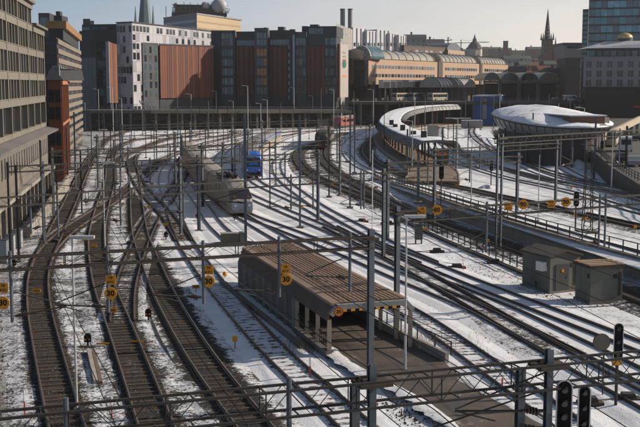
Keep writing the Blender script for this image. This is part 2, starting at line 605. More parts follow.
T('T3', 'wide brown railway track sweeping from the bottom edge left of the shaded snow',
  [(274, 450), (256, 427), (226, 389), (195, 346), (166, 296), (151, 262), (140, 232), (136.5, 200), (134, 172), (131, 160), (136, 151), (148, 145), (168, 139), (215, 132)], BED_BROWNW, (SLEEPER, 100), 150)
T('X1', 'brown crossover track cutting diagonally between the two leftmost tracks',
  [(40, 270), (46, 252), (66, 231), (96, 211), (126, 190), (148, 170), (165, 158), (190, 149)], BED_BROWN, (SLEEPER, 100), 130)
T('X2', 'crossover track joining the second track from the left beside the round speed sign',
  [(122, 320), (125, 285), (137, 250), (152, 219), (169, 196), (178, 182), (186, 168), (196, 156)], BED_MIXED, (SLEEPER, 100), 120)
T('X3', 'short crossover track slanting the other way through the double crossing',
  [(133, 172), (142, 187), (157, 204), (170, 218), (184, 240)], BED_MIXED, (SLEEPER, 120), 0)
T('T4', 'snowy railway track in the shade just left of the brown roofed driveway',
  [(372, 440), (330, 400), (304, 377), (266, 341), (221, 290), (205, 269), (186, 241), (172, 207), (165, 187), (164, 174), (171, 162), (186, 151), (210, 142), (250, 134)], BED_SNOW, (SLEEPER_W, 100), 0)
T('T5', 'short snowy siding ending at the concrete buffer stop',
  [(233, 240), (214, 222), (198, 199), (186, 185), (178, 173), (178, 164), (188, 154)], BED_SNOW, (SLEEPER_W, 100), 0)
T('TX', 'snowy track under the grey express train running on past the brown roof',
  [(590, 440), (560, 416), (505, 377), (468, 350), (433, 326), (413, 313), (367, 288), (330, 265), (285, 240), (248, 219), (232, 209), (213, 194), (197, 176), (188, 161), (190, 151), (205, 143), (235, 136)], BED_SNOW, (SLEEPER_W, 72), 0)
T('R2', 'snowy track next right of the one alongside the brown roof',
  [(660, 408), (600, 376), (540, 342), (500, 320), (460, 300), (405, 278), (357, 257), (320, 242), (275, 225), (248, 215), (236, 208)], BED_SNOW)
T('RA', 'snowy track from between the two standing trains towards the round disc',
  [(660, 384), (600, 354), (540, 325), (508, 309), (470, 294), (430, 278), (400, 262), (352, 239), (305, 219), (262, 201), (240, 190), (224, 177), (217, 165), (222, 153), (240, 143), (275, 135)], BED_SNOW)
T('RB', 'snowy track leading from the blue fronted train through the points to the right edge',
  [(660, 353), (600, 330), (540, 307), (495, 290), (452, 273), (415, 258), (370, 241), (340, 225), (303, 204), (262, 185), (253, 177), (250, 166), (257, 154), (274, 144), (292, 136), (325, 129)], BED_SNOW)
T('RC', 'tightly curved snowy track right of the blue train joining the points in mid yard',
  [(430, 262), (400, 249), (380, 239), (354, 225), (324, 209), (303, 195), (284, 180), (277, 168), (280, 158), (297, 148), (318, 141), (345, 134)], BED_SNOW)
T('XR', 'connecting track between the points in the middle of the snowy yard',
  [(560, 352), (520, 330), (490, 312), (452, 290), (420, 272), (392, 256), (360, 241), (330, 226)], BED_MIXED)
T('RD', 'dark track joining the one below the retaining wall from the left',
  [(470, 233), (430, 220), (400, 210), (375, 201), (347, 190), (320, 179), (306, 170), (298, 160), (300, 151), (316, 143)], BED_DARK)
T('RE', 'dark track in the shadow at the foot of the concrete retaining wall',
  [(700, 322), (640, 298), (550, 261), (497, 242), (450, 226), (407, 210), (385, 199), (360, 186), (339, 174), (324, 161), (321, 151), (327, 141), (345, 132)], BED_DARK)
T('UF', 'snowy track on the raised yard just behind the retaining wall railing',
  [(690, 271), (640, 255), (560, 231), (500, 213), (450, 198), (410, 185), (380, 175), (358, 165), (347, 154), (346, 144), (357, 134.5), (373, 127.5)], BED_SNOW, upper=True)
T('UG', 'dark bedded track curving along the edge of the curved platform',
  [(690, 237), (580, 213), (500, 196), (460, 187), (420, 179), (390, 170), (371, 159), (366, 148), (376, 138), (392, 131)], BED_DARK, upper=True)
T('UH', 'snowy track leaving the right side of the curved platform',
  [(690, 223), (640, 212), (600, 200), (540, 185), (490, 173), (455, 161), (436, 150), (430, 141)], BED_SNOW, upper=True)
T('UI', 'snowy track of the right yard passing below the low mound of ploughed snow',
  [(690, 210), (640, 200), (600, 190), (530, 175), (487, 164), (455, 152), (440, 142)], BED_SNOW, upper=True)
T('UJ', 'snowy track running out from beside the oval white roofed building',
  [(690, 206), (620, 193), (580, 184), (540, 173), (508, 159), (490, 146), (484, 138)], BED_SNOW, upper=True)
T('UL', 'snowy track behind the curved platform leading to the blue hut',
  [(690, 205), (610, 186), (545, 170), (500, 153), (478, 140), (472, 130), (482, 122), (520, 116)], BED_MIXED, upper=True)
T('UM', 'snowy track hugging the inner side of the curved platform',
  [(560, 183), (510, 171), (470, 157), (447, 143), (440, 133), (446, 124), (470, 117)], BED_MIXED, upper=True)
T('UK', 'short snowy track nearest the dark embankment on the right',
  [(690, 213), (640, 199), (600, 185), (570, 172), (555, 163)], BED_SNOW, upper=True)
for i, pl in enumerate([[(160, 160), (190, 150), (240, 143), (300, 133)], [(200, 148), (240, 139), (300, 130.5)], [(110, 165), (125, 155), (150, 148), (200, 139.5), (240, 132.5)]]):
    T('F%d' % i, ['distant track crossing the yard behind the grey express train', 'distant straight track passing left of the blue train carriages',
                  'distant brown track fanning out below the viaduct'][i], pl, [BED_MIXED, BED_SNOW, BED_BROWN][i])

# loose ballast stones on the near part of the brown tracks
BST = [M('ballast_stone_dark', (.030, .024, .019), .9, 0, .3, 6, .3), M('ballast_stone_brown', (.095, .068, .044), .9, 0, .3, 6, .3), M('ballast_stone_grey', (.13, .115, .10), .9, 0, .3, 6, .3)]
for key, lab in (('T1', 'the leftmost track'), ('T2', 'the second track from the left'), ('T3', 'the wide brown track'), ('X2', 'the crossover by the speed sign')):
    fp = [q for q in PATHS[key] if q.y < 88]
    N = normals(fp)
    for bi, mt in enumerate(BST):
        m = MB()
        for k in range(1500 if bi else 2200):
            i = int(random.random() ** 1.3 * (len(fp) - 1))
            if key == 'T1' or True: i = random.randrange(len(fp) - 1)
            f = random.random()
            q = fp[i] + (fp[i + 1] - fp[i]) * f + N[i] * random.uniform(-1.35, 1.35)
            s = random.uniform(.035, .075)
            c = Vector((q.x, q.y, .05 + random.uniform(0, .02)))
            t0 = random.random() * 6
            ring_ = [c + Vector((s * random.uniform(.7, 1.3) * math.cos(t0 + t), s * random.uniform(.7, 1.3) * math.sin(t0 + t), -.03)) for t in (0, 1.6, 3.1, 4.7)]
            m.add(ring_ + [c + Vector((random.uniform(-.3, .3) * s, random.uniform(-.3, .3) * s, s * .7))], [(0, 1, 4), (1, 2, 4), (2, 3, 4), (3, 0, 4)])
        tag(m.build('ballast_stones', mt), 'loose %s ballast stones between the rails of %s' % (('dark', 'brown', 'grey')[bi], lab), 'ballast', kind='stuff')
# overhead wires above the main tracks
for key, lab in (('T1', 'leftmost track'), ('T2', 'second track from the left'), ('T3', 'wide brown track'), ('T4', 'shaded snowy track'), ('TX', 'express train track'), ('RA', 'track towards the round disc'), ('RB', 'blue train track'), ('RE', 'dark track under the retaining wall'), ('R2', 'track next to the express train track'), ('RC', 'tightly curved track'), ('X2', 'crossover by the round speed sign')):
    pth = PATHS[key]
    if pth[0].y < 25:                       # the wires run on past the nearest portal
        d0 = (pth[0] - pth[6]).normalized()
        pth = [pth[0] + d0 * (k * 3.0) for k in range(12, 0, -1)] + pth
    r = thing('overhead_wire', 'thin dark overhead wires above the ' + lab, 'overhead wire', pth[0], 'overhead wires')
    for nm, z, dz, t_ in (('contact_wire', 5.55, 0, .022), ('catenary_wire', 6.75, .55, .02)):
        m = MB()
        s_ = 0
        prev = None
        for i, p in enumerate(pth):
            if i: s_ += (p - pth[i - 1]).length
            q = p + Vector((0, 0, z - dz * (1 - (2 * ((s_ / 48) % 1) - 1) ** 2)))
            if prev is not None: m.bar(prev, q, t_)
            prev = q
        m.build(nm, BLACK, r)
# ================================================================ RETAINING WALL AND RAILINGS
def panels_along(root, path, z0f, z1f, thick, length, mat, name='wall_panel', side=0.0):
    fp = spline(path, .25)
    seg = [fp[0]]
    acc = 0
    for a, b in zip(fp, fp[1:]):
        acc += (b - a).length
        if acc >= length:
            seg.append(b); acc = 0
    for a, b in zip(seg, seg[1:]):
        u, L = unit(a, b)
        n = Vector((u.y, -u.x, 0))
        m = MB()
        za0, za1, zb0, zb1 = z0f(a), z1f(a), z0f(b), z1f(b)
        j = .02
        A0, A1 = a + u * j + n * (side - thick / 2), a + u * j + n * (side + thick / 2)
        B0, B1 = b - u * j + n * (side - thick / 2), b - u * j + n * (side + thick / 2)
        Z = lambda p, z: Vector((p.x, p.y, z))
        m.hexa([Z(A0, za0), Z(A1, za0), Z(B1, zb0), Z(B0, zb0), Z(A0, za1), Z(A1, za1), Z(B1, zb1), Z(B0, zb1)])
        m.build(name, mat, root)
wpath = [Vector((p.x, p.y, 0)) for p in WALL]
r = thing('retaining_wall', 'long grey concrete retaining wall below the raised snowy yard', 'wall', wpath[3])
panels_along(r, wpath, lambda p: -.15, lambda p: up_z(p.y) + .22, .36, 4.0, CONC)
panels_along(r, wpath, lambda p: up_z(p.y) + .225, lambda p: up_z(p.y) + .34, .46, 4.0, CONC_D, 'coping')

def railing(label, path, zf, spacing, h, mat, rails=2, w=.05):
    fp = spline(path, .2)
    root = thing('railing', label, 'railing', fp[0] + Vector((0, 0, zf(fp[0]))))
    acc = spacing
    pm = MB().box(-w / 2, w / 2, -w / 2, w / 2, 0, h).mesh('post', mat)
    pts = []
    for i in range(len(fp)):
        if i: acc += (fp[i] - fp[i - 1]).length
        if acc >= spacing:
            acc = 0
            pts.append(fp[i])
            u, _ = unit(fp[max(0, i - 1)], fp[min(len(fp) - 1, i + 1)])
            inst(pm, 'post', root, frame(fp[i] + Vector((0, 0, zf(fp[i]))), u, Vector((-u.y, u.x, 0))))
    for k in range(rails):
        m = MB()
        zz = h - .04 - k * (h / rails)
        for a, b in zip(pts, pts[1:]):
            m.bar(a + Vector((0, 0, zf(a) + zz)), b + Vector((0, 0, zf(b) + zz)), w * .85)
        m.build('rail_bar', mat, root)
    return root
railing('dark steel railing along the top of the retaining wall', [p + Vector((.05, .1, 0)) for p in wpath], lambda p: up_z(p.y) + .34, 1.9, 1.0, STEEL_D, 2, .08)
RP = [gr(*p) for p in [(362, 195), (382, 206), (403, 217), (440, 235), (492, 257), (524, 270)]]
railing('low dark railing on the snow beside the dark track in mid yard', [Vector((p.x, p.y, 0)) for p in RP], lambda p: 0, 1.35, 1.05, STEEL_D, 2, .08)
# cable trough and path stones along the dark track
m = MB()
fp = spline([Vector((gr(px + 1, py + 4).x, gr(px + 1, py + 4).y, 0)) for px, py in [(362, 195), (403, 217), (440, 235), (492, 257), (540, 277)]], 1.0)
tr = thing('cable_trough', 'narrow brown cable trough below the low railing', 'cable trough', fp[0])
for a, b in zip(fp, fp[1:]):
    u, L = unit(a, b)
    MB().obox(a, u, Vector((-u.y, u.x, 0)), .01, L - .01, -.22, .22, -.05, .16).build('cover_slab', STEEL_B, tr)

# ================================================================ DRIVEWAY, ROOFED RAMP
ROOF_Z = 3.0
NL, NR, FL, FR = (gr(*p, ROOF_Z) for p in ((335, 303), (404, 298), (245, 247), (288, 242)))
for v in (NL, NR, FL, FR): v.z = 0
def asphalt_material():
    m, nt, b = nodes_of('worn_asphalt')
    p = pos(nt)
    a, c, e = noise(nt, .45, 5, .65, p), noise(nt, 2.5, 6, .75, p), noise(nt, 18, 3, .7, p)
    base = mixc(nt, maprange(nt, a, .35, .65), (.055, .043, .033), (.125, .098, .074))
    base = mixc(nt, maprange(nt, c, .35, .7, 0, .75), base, (.085, .068, .055))
    base = mixc(nt, maprange(nt, e, .4, .75, 0, .5), base, (.05, .04, .032))
    sn = maprange(nt, math_n(nt, 'ADD', math_n(nt, 'MULTIPLY', a, .5), math_n(nt, 'MULTIPLY', c, .6)), .64, .70)
    base = mixc(nt, math_n(nt, 'MULTIPLY', sn, .7), base, (.45, .44, .44))
    nt.links.new(base, b.inputs['Base Color'])
    nt.links.new(maprange(nt, a, .35, .65, .55, .95), b.inputs['Roughness'])
    bn = nd(nt, 'ShaderNodeBump'); bn.inputs['Strength'].default_value = .4; bn.inputs['Distance'].default_value = .03
    nt.links.new(e, bn.inputs['Height']); nt.links.new(bn.outputs[0], b.inputs['Normal'])
    return m
ASPH = asphalt_material()
rd = [(329, 349), (345, 366), (382, 383), (417, 399), (449, 425), (470, 445)]
rr = [(413, 340), (440, 360), (462, 380), (490, 397), (534, 417), (575, 440)]
m = MB()
L_ = [FL + (FL - NL).normalized() * 1, ] + [gr(*p, .06) for p in rd]
R_ = [FR + (FR - NR).normalized() * 1, ] + [gr(*p, .06) for p in rr]
vs = []
for a, b in zip(L_, R_):
    for q in (a, b): vs.append(Vector((q.x, q.y, .16)))
for a, b in zip(L_, R_):
    for q in (a, b): vs.append(Vector((q.x, q.y, -.1)))
k = len(L_) * 2
fs = [(2 * i, 2 * i + 1, 2 * i + 3, 2 * i + 2) for i in range(len(L_) - 1)]
fs += [(2 * i, 2 * i + 2, k + 2 * i + 2, k + 2 * i) for i in range(len(L_) - 1)] + [(2 * i + 1, k + 2 * i + 1, k + 2 * i + 3, 2 * i + 3) for i in range(len(L_) - 1)]
m.add(vs, fs)
tag(m.build('road', ASPH), 'worn brown driveway coming out from under the roof', kind='structure')

# ragged snow verges lying over the driveway's edges
def verge(label, pts, side, base_w):
    fp = spline([Vector((q.x, q.y, 0)) for q in pts], .35, .2)
    N = normals(fp)
    vs = []
    for i, q in enumerate(fp):
        w_in = base_w + .55 * mnoise.noise(Vector((q.x * .9, q.y * .9, 7))) + .25 * mnoise.noise(Vector((q.x * 3.1, q.y * 3.1, 2)))
        n = N[i] * side
        vs += [q - n * .9 + Vector((0, 0, -.04)), q - n * .2 + Vector((0, 0, .2 + .05 * mnoise.noise(q * 1.3))), q + n * max(.05, w_in * .6) + Vector((0, 0, .2)), q + n * max(.1, w_in) + Vector((0, 0, .155))]
    m = MB().add(vs, [(i * 4 + j, i * 4 + j + 1, i * 4 + 5 + j, i * 4 + 4 + j) for i in range(len(fp) - 1) for j in range(3)])
    tag(m.build('snow_verge', GROUND, sm=True), label, 'snow', kind='stuff')
verge('ragged snow verge along the left edge of the driveway', [gr(*q, .06) for q in rd], 1, .45)
verge('ragged snow verge along the right edge of the driveway', [gr(*q, .06) for q in rr[2:]], -1, .4)
PAINT = M('beige_painted_steel', (.40, .33, .25), .6, 0, .15, 2, .3)
GREYP = M('grey_painted_steel', (.22, .225, .22), .6, 0, .15, 2, .3)
ROOFT = M('brown_roof_sheet', (.255, .165, .108), .75, 0, .25, 1.2, .35)
ROOFR = M('brown_roof_rib', (.215, .138, .09), .75, 0, .2, 2, .3)
EAVE = M('pale_brown_eave', (.30, .205, .145), .7, 0, .15, 1.5, .3)
FASC = M('dark_brown_fascia', (.10, .072, .052), .8, 0, .25, 1, .4)
cv = thing('roofed_driveway', 'long brown sheet metal roof on posts over the driveway', 'canopy', (NL + NR) / 2)
uL = (FL - NL); uR = (FR - NR)
def rp(s, t, z):
    """s 0 near..1 far, t 0 left..1 right"""
    a = NL + uL * s
    b = NR + uR * s
    p = a + (b - a) * t
    return Vector((p.x, p.y, z))
NPAN = 26
for i in range(NPAN):
    s0, s1 = i / NPAN + .0006, (i + 1) / NPAN - .0006
    zr = ROOF_Z
    p = MB()
    p.hexa([rp(s0, 0, zr - .09), rp(s0, 1, zr - .09), rp(s1, 1, zr - .09), rp(s1, 0, zr - .09), rp(s0, 0, zr), rp(s0, 1, zr), rp(s1, 1, zr), rp(s1, 0, zr)])
    p.build('roof_sheet', ROOFT, cv)
    p = MB()
    for j in range(15):
        t = (j + .5) / 15
        p.hexa([rp(s0, t - .012, zr + .002), rp(s0, t + .012, zr + .002), rp(s1, t + .012, zr + .002), rp(s1, t - .012, zr + .002),
                rp(s0, t - .012, zr + .03), rp(s0, t + .012, zr + .03), rp(s1, t + .012, zr + .03), rp(s1, t - .012, zr + .03)])
    p.bar(rp(s0, 0, zr + .012), rp(s0, 1, zr + .012), .04, .03)
    p.build('roof_ribs', ROOFR, cv)
# eaves and sloping left fascia
def off(s, d, z):            # d metres left of the roof edge
    n = (NL - NR).normalized()
    q = NL + uL * s + n * d
    return Vector((q.x, q.y, z))
p = MB(); p.hexa([off(-.005, .22, ROOF_Z - .14), off(-.005, -.2, ROOF_Z - .085), off(1, -.2, ROOF_Z - .085), off(1, .22, ROOF_Z - .14),
                  off(-.005, .22, ROOF_Z + .01), off(-.005, -.2, ROOF_Z + .055), off(1, -.2, ROOF_Z + .055), off(1, .22, ROOF_Z + .01)])
p.build('eave', EAVE, cv)
p = MB(); p.hexa([off(-.004, .52, ROOF_Z - .95), off(-.004, .44, ROOF_Z - .95), off(1, .44, ROOF_Z - .95), off(1, .52, ROOF_Z - .95),
                  off(-.004, .215, ROOF_Z - .145), off(-.004, .12, ROOF_Z - .145), off(1, .12, ROOF_Z - .145), off(1, .215, ROOF_Z - .145)])
p.build('fascia', FASC, cv)
# left wall, open for the nearest three bays
p = MB(); p.hexa([off(.30, .45, -.1), off(.30, .25, -.1), off(1, .25, -.1), off(1, .45, -.1), off(.30, .45, ROOF_Z - .95), off(.30, .25, ROOF_Z - .95), off(1, .25, ROOF_Z - .95), off(1, .45, ROOF_Z - .95)])
p.build('wall', CONC_D, cv)
for i in range(9):
    s = .31 + .68 * i / 8
    MB().bar(off(s, .5, -.05), off(s, .5, ROOF_Z - .96), .2, .12).build('pilaster', CONC, cv)
p = MB(); p.bar(off(.3, .48, .45), off(1, .48, .45), .1, .12); p.build('wall_band', CONC, cv)
p = MB(); p.hexa([off(-.01, .6, -.1), off(-.01, .25, -.1), off(.299, .25, -.1), off(.299, .6, -.1), off(-.01, .6, .35), off(-.01, .25, .35), off(.299, .25, .35), off(.299, .6, .35)])
p.build('plinth', CONC_D, cv)
p = MB(); p.hexa([rp(.995, 0, -.1), rp(.995, 1, -.1), rp(1.0, 1, -.1), rp(1.0, 0, -.1), rp(.995, 0, ROOF_Z - .1), rp(.995, 1, ROOF_Z - .1), rp(1.0, 1, ROOF_Z - .1), rp(1.0, 0, ROOF_Z - .1)])
p.build('end_wall', CONC_D, cv)
for s in (.0, .10, .20, .30):
    MB().bar(off(s, .33, -.05), off(s, .33, ROOF_Z - .9), .24, .24).build('post', PAINT, cv)
    if s < .3:
        p = MB()
        for zz in (.75, 1.1): p.bar(off(s + .008, .33, zz), off(s + .092, .33, zz), .05)
        for q in range(1, 6): p.bar(off(s + .1 * q / 6, .33, .36), off(s + .1 * q / 6, .33, 1.1), .03)
        p.build('handrail', STEEL_D, cv)
nR = (NR - NL).normalized()
def offr(s, d, z):
    q = NR + uR * s + nR * d
    return Vector((q.x, q.y, z))
for s in (.0, .09, .2):
    MB().bar(offr(s, .40, -.05), offr(s, .40, ROOF_Z - .5), .24, .24).build('post', PAINT, cv)
    MB().bar(offr(s, .40, ROOF_Z - .5), offr(s, -.05, ROOF_Z - .1), .2, .2).build('knee_brace', PAINT, cv)
p = MB(); p.bar(offr(-.004, .05, ROOF_Z - .06), offr(1, .05, ROOF_Z - .06), .22, .2); p.build('eave', EAVE, cv)
p = MB(); p.hexa([offr(.26, .3, -.1), offr(.26, .5, -.1), offr(1, .5, -.1), offr(1, .3, -.1), offr(.26, .3, ROOF_Z - .3), offr(.26, .5, ROOF_Z - .3), offr(1, .5, ROOF_Z - .3), offr(1, .3, ROOF_Z - .3)])
p.build('wall', CONC_D, cv)
# portal beam with hazard stripes
p = MB()
A0, A1, A2, A3 = off(-.012, .33, ROOF_Z - .62), off(-.012, -.02, ROOF_Z - .17), offr(-.012, -.02, ROOF_Z - .17), offr(-.012, .40, ROOF_Z - .62)
p.bar(A0, A1, .3, .26).bar(A1, A2, .3, .28).bar(A2, A3, .3, .26)
p.build('portal_beam', GREYP, cv)
nst = 14
for i in range(nst):
    t0, t1 = .08 + .84 * i / nst, .08 + .84 * (i + 1) / nst
    a, b = A1 + (A2 - A1) * t0, A1 + (A2 - A1) * t1
    MB().bar(a + Vector((0, -.16, -.2)), b + Vector((0, -.16, -.2)), .05, .13).build('hazard_stripe', YEL if i % 2 == 0 else BLACK, cv)
# beams across under the roof
for i in range(1, 9):
    s = i / 9
    MB().bar(rp(s, -.05, ROOF_Z - .2), rp(s, 1.05, ROOF_Z - .2), .16, .2).build('cross_beam', STEEL_D, cv)
# low wall and railing on the right of the driveway
lw = thing('low_wall', 'low concrete wall with railing posts right of the driveway', 'wall', offr(0, .5, 0))
lp = [offr(.9, .55, 0), offr(.5, .55, 0), offr(.2, .55, 0), offr(0, .6, 0), gr(440, 357), gr(462, 374)]
lp = [Vector((p.x, p.y, 0)) for p in lp]
panels_along(lw, lp, lambda p: -.1, lambda p: .62, .22, 2.5, CONC)
railing('steel railing on the low wall beside the driveway', lp, lambda p: .62, 1.6, .75, STEEL_D, 1, .06)
# kerb wall left of the roofed driveway
kw = thing('kerb_wall', 'low concrete kerb along the left side of the roofed driveway', 'kerb', off(.5, 1.4, 0))
panels_along(kw, [off(1.08, 1.5, 0), off(.7, 1.5, 0), off(.3, 1.4, 0), off(.02, 1.3, 0)], lambda p: -.1, lambda p: .36, .25, 2.4, CONC_D)
# concrete buffer stop
bs = gr(240, 243)
d = (PATHS['T5'][0] - PATHS['T5'][4]).normalized()
n = Vector((d.y, -d.x, 0))
bf = thing('buffer_stop', 'square concrete buffer stop at the end of the siding', 'buffer stop', PATHS['T5'][0])
o = PATHS['T5'][0] + d * .6
ux = Vector((1, .12, 0)).normalized(); uy = Vector((-.12, 1, 0)).normalized()
MB().obox(o, ux, uy, -1.25, .55, -.45, .45, -.1, .95).build('block', M('buffer_concrete', (.12, .095, .07), .9, 0, .25, 2, .3, .3), bf)
MB().obox(o, ux, uy, .56, .95, -.6, .5, -.1, 1.05).build('side_block', CONC_D, bf)
MB().obox(o, ux, uy, -1.3, .6, -.5, .5, .955, 1.0).build('cap', CONC, bf)
# cable duct left of the wide brown track
fp = spline([gr(*p) for p in [(146, 300), (152, 322), (162, 345), (180, 370), (199, 392), (212, 408)]], 1.0)
ct = thing('cable_duct', 'thin dark cable duct snaking over the snow beside the wide brown track', 'cable duct', (fp[0].x, fp[0].y, 0))
for a, b in zip(fp, fp[1:]):
    u, L = unit(a, b)
    MB().obox(Vector((a.x, a.y, 0)), u, Vector((-u.y, u.x, 0)), .005, L - .005, -.09, .09, -.05, .06).build('duct_piece', STEEL_D, ct)
# ================================================================ CATENARY PORTALS
def ipost(m, p, z0, z1, w, u=Vector((1, 0, 0)), v=Vector((0, 1, 0))):
    """H-section steel post"""
    t, f = w * .12, w * .14
    h = w / 2
    poly = [(-h, -h), (h, -h), (h, -h + f), (t, -h + f), (t, h - f), (h, h - f), (h, h), (-h, h), (-h, h - f), (-t, h - f), (-t, -h + f), (-h, -h + f)]
    pts = [(p.x + u.x * a + v.x * b, p.y + u.y * a + v.y * b) for a, b in poly]
    return m.prism(pts, z0, z1)
def arm_parts(root, p, u, z, side, L=2.3, thick=.05):
    """hinged cantilever: strut, stay, insulator, steady arm"""
    q = Vector((p.x, p.y, 0)) + u * (side * L)
    b = Vector((p.x, p.y, 0)) + u * (side * .12)
    m = MB()
    m.tube(b + Vector((0, 0, z)), q + Vector((0, 0, z + .25)), thick, n=6)
    m.tube(b + Vector((0, 0, z + 1.0)), q + Vector((0, 0, z + .3)), thick * .7, n=6)
    m.tube(q + Vector((0, 0, z + .25)), q - u * (side * 1.1) + Vector((0, 0, z - .12)), thick * .6, n=6)
    m.build('cantilever_arm', STEEL_D, root)
    m = MB()
    for k in range(4):
        c = b + (q - b) * (.08 + .035 * k) + Vector((0, 0, z + .03 * k))
        m.tube(c, c + u * (side * .035), .11, n=8)
    m.tube(b + Vector((0, 0, z)), b + (q - b) * .26 + Vector((0, 0, z + .065)), thick * 1.5, n=6)
    m.build('insulator', INSUL, root)
def portal(label, a, b, zt, posts=(), drops=(), arms=(), dep=.5, wid=.5, bar=.085, pitch=.9, mat=STEEL_D, group='catenary portals over the tracks', pw=.26, lace=True):
    """a, b: pixels of the top chord ends. posts: (px of the post, base z). drops: (px, length)"""
    A, B = gr(a[0], a[1], zt), gr(b[0], b[1], zt)
    u, L = unit(A, B)
    n = Vector((-u.y, u.x, 0))
    root = thing('catenary_portal', label, 'catenary portal', Vector(((A.x + B.x) / 2, (A.y + B.y) / 2, 0)), group)
    Z = Vector((0, 0, 1))
    A = Vector((A.x, A.y, 0)); B = Vector((B.x, B.y, 0))
    for z in (zt, zt - dep):
        for s in (-1, 1):
            MB().bar(A + n * (s * wid / 2) + Z * z, B + n * (s * wid / 2) + Z * z, bar).build('chord', mat, root)
    if lace:
        for s in (-1, 1):
            m = MB()
            k = int(L / pitch)
            for i in range(k):
                p, q = A + u * (L * i / k), A + u * (L * (i + 1) / k)
                z0, z1 = (zt, zt - dep) if i % 2 else (zt - dep, zt)
                m.bar(p + n * (s * wid / 2) + Z * z0, q + n * (s * wid / 2) + Z * z1, bar * .28)
                if i % 4 == 0: m.bar(p + n * (s * wid / 2) + Z * zt, p + n * (s * wid / 2) + Z * (zt - dep), bar * .5)
            tag(m.build('lattice', mat, root), kind='stuff')
        m = MB()
        for i in range(int(L / (pitch * 1.5)) + 1):
            p = A + u * min(L, i * pitch * 1.5)
            for z in (zt, zt - dep): m.bar(p - n * wid / 2 + Z * z, p + n * wid / 2 + Z * z, bar * .5)
        tag(m.build('batten', mat, root), kind='stuff')
    def on(px):
        # point of the boom seen at column px
        lo, hi = -.3, 1.3
        for _ in range(40):
            mid = (lo + hi) / 2
            p = A + (B - A) * mid
            x = CX + F * p.x / p.y * 1.0
            d = (p - Vector((0, 0, CAM_Z))) + Z * zt
            x = CX + F * d.x / (d.dot(_fw))
            if x < px: lo = mid
            else: hi = mid
        return A + (B - A) * lo
    for px, zb in posts:
        p = on(px)
        m = MB()
        ipost(m, p, zb, zt + .35, pw, u, n)
        m.build('post', STEEL, root)
        MB().obox(p, u, n, -.3, .3, -.3, .3, zb - .1, zb + .12).build('footing', CONC_D, root)
        MB().obox(p, u, n, -wid * .75, wid * .75, -wid * .62, wid * .62, zt - .06 - bar, zt - bar * .55).build('bracket', STEEL_B, root)
    for px, ln in drops:
        p = on(px)
        MB().tube(p + Z * (zt + .25), p + Z * (zt - ln), .075 * (bar / .085) ** .5, n=8).build('drop_post', STEEL, root)
    for px, ln, side in arms:
        p = on(px)
        arm_parts(root, p, u, zt - ln + .15, side, 2.2, .04)
    return root, on, u, n
PA, onA, uA, nA = portal('brown lattice catenary portal over the near left tracks carrying orange speed boards',
    (-30, 259.5), (372, 236.5), 8.0, posts=((371, 0),), drops=((10, 2.7), (107, 2.6), (203, 2.55), (279, 2.5), (350, 2.5)),
    arms=((10, 2.6, 1), (107, 2.5, -1), (203, 2.4, -1), (279, 2.4, -1), (350, 2.0, -1)), dep=.52, wid=.42, mat=STEEL_B, bar=.075)
PB, onB, uB, nB = portal('nearest lattice catenary portal running across the bottom of the picture',
    (-40, 419), (700, 348), 8.0, posts=((372, 0), (549, 0)), drops=((66, .9), (289, 1.4)), arms=(), dep=.62, wid=.55, mat=STEEL_D, bar=.06, pitch=.55, pw=.17)
for px in (366, 536):
    p = onB(px) + nB * .75
    m = MB(); ipost(m, p, 0, 7.7, .2, uB, nB); m.build('post', STEEL, PB)
for px, s in ((549, -1),):
    arm_parts(PB, onB(px), uB, 6.75, s, 2.6, .035)
    arm_parts(PB, onB(px), uB, 6.3, s, 3.4, .035)
PC, onC, uC, nC = portal('catenary portal with four orange boards over the dark tracks on the right',
    (396, 212), (670, 193), 7.6, posts=((397.5, 0), (668, 1.2)), drops=((600, 3.3), (606, 3.3), (487, 2.9)), arms=((602, 3.1, -1), (487, 2.8, -1)), dep=.62, wid=.4, bar=.075, pw=.26)
PG, onG, uG, nG = portal('tall portal on twin posts spanning the raised yard in front of the oval building',
    (497, 138), (690, 127), 10.2, posts=((498, 0), (502.5, 0)), drops=((561, 3.2), (620, 3.5)), arms=((561, 3.2, 1), (620, 3.4, -1)), dep=.5, wid=.5, bar=.085, pw=.17)
PD, onD, uD, nD = portal('catenary portal over the left crossovers ending at the mast by the buffer stop',
    (-15, 199), (247, 180.5), 7.5, posts=(), drops=((30, 2.6), (57, 3.0), (120, 2.6), (183, 2.4)), arms=((30, 2.4, 1), (57, 2.8, 1), (120, 2.4, -1), (183, 2.2, -1)), dep=.6, wid=.45, bar=.075)
PE, onE, uE, nE = portal('catenary portal in mid yard in front of the two trains',
    (246, 180), (430, 170), 7.5, posts=((384, 0),), drops=((291, 2.6), (313, 2.7), (361, 3.0), (364, 3.0)), arms=((291, 2.6, -1), (313, 2.6, -1), (362, 2.8, -1)), dep=.62, wid=.45, bar=.075)
far_p = [
    ('far left portal beside the brick building', (8, 166.5), (200, 158), 7.5, (42, 198), (75, 120, 150)),
    ('portal behind the far left one crossing the dark curved tracks', (50, 151), (225, 145), 7.5, (52, 223), (88, 128, 170)),
    ('portal spanning above the roof of the grey express train', (178, 160), (320, 152.5), 7.5, (180, 318), (222, 262, 285)),
    ('portal behind the cab of the blue train', (200, 146), (342, 140), 7.5, (202, 340), (240, 275)),
    ('portal crossing in front of the curved platform', (386, 163), (520, 156), 7.5, (388, 518), (428, 470)),
    ('portal beyond the platform end on the right', (430, 150), (560, 143), 8.0, (435, 557), (480, 520)),
    ('distant portal below the viaduct on the left', (95, 137), (250, 131.5), 7.5, (97, 175, 248), (130,)),
    ('distant portal under the striped facade', (230, 131), (372, 126), 7.5, (232, 300, 370), (265,)),
    ('faintest portal close to the viaduct', (120, 125.5), (330, 120), 7.5, (122, 190, 262, 328), ()),
]
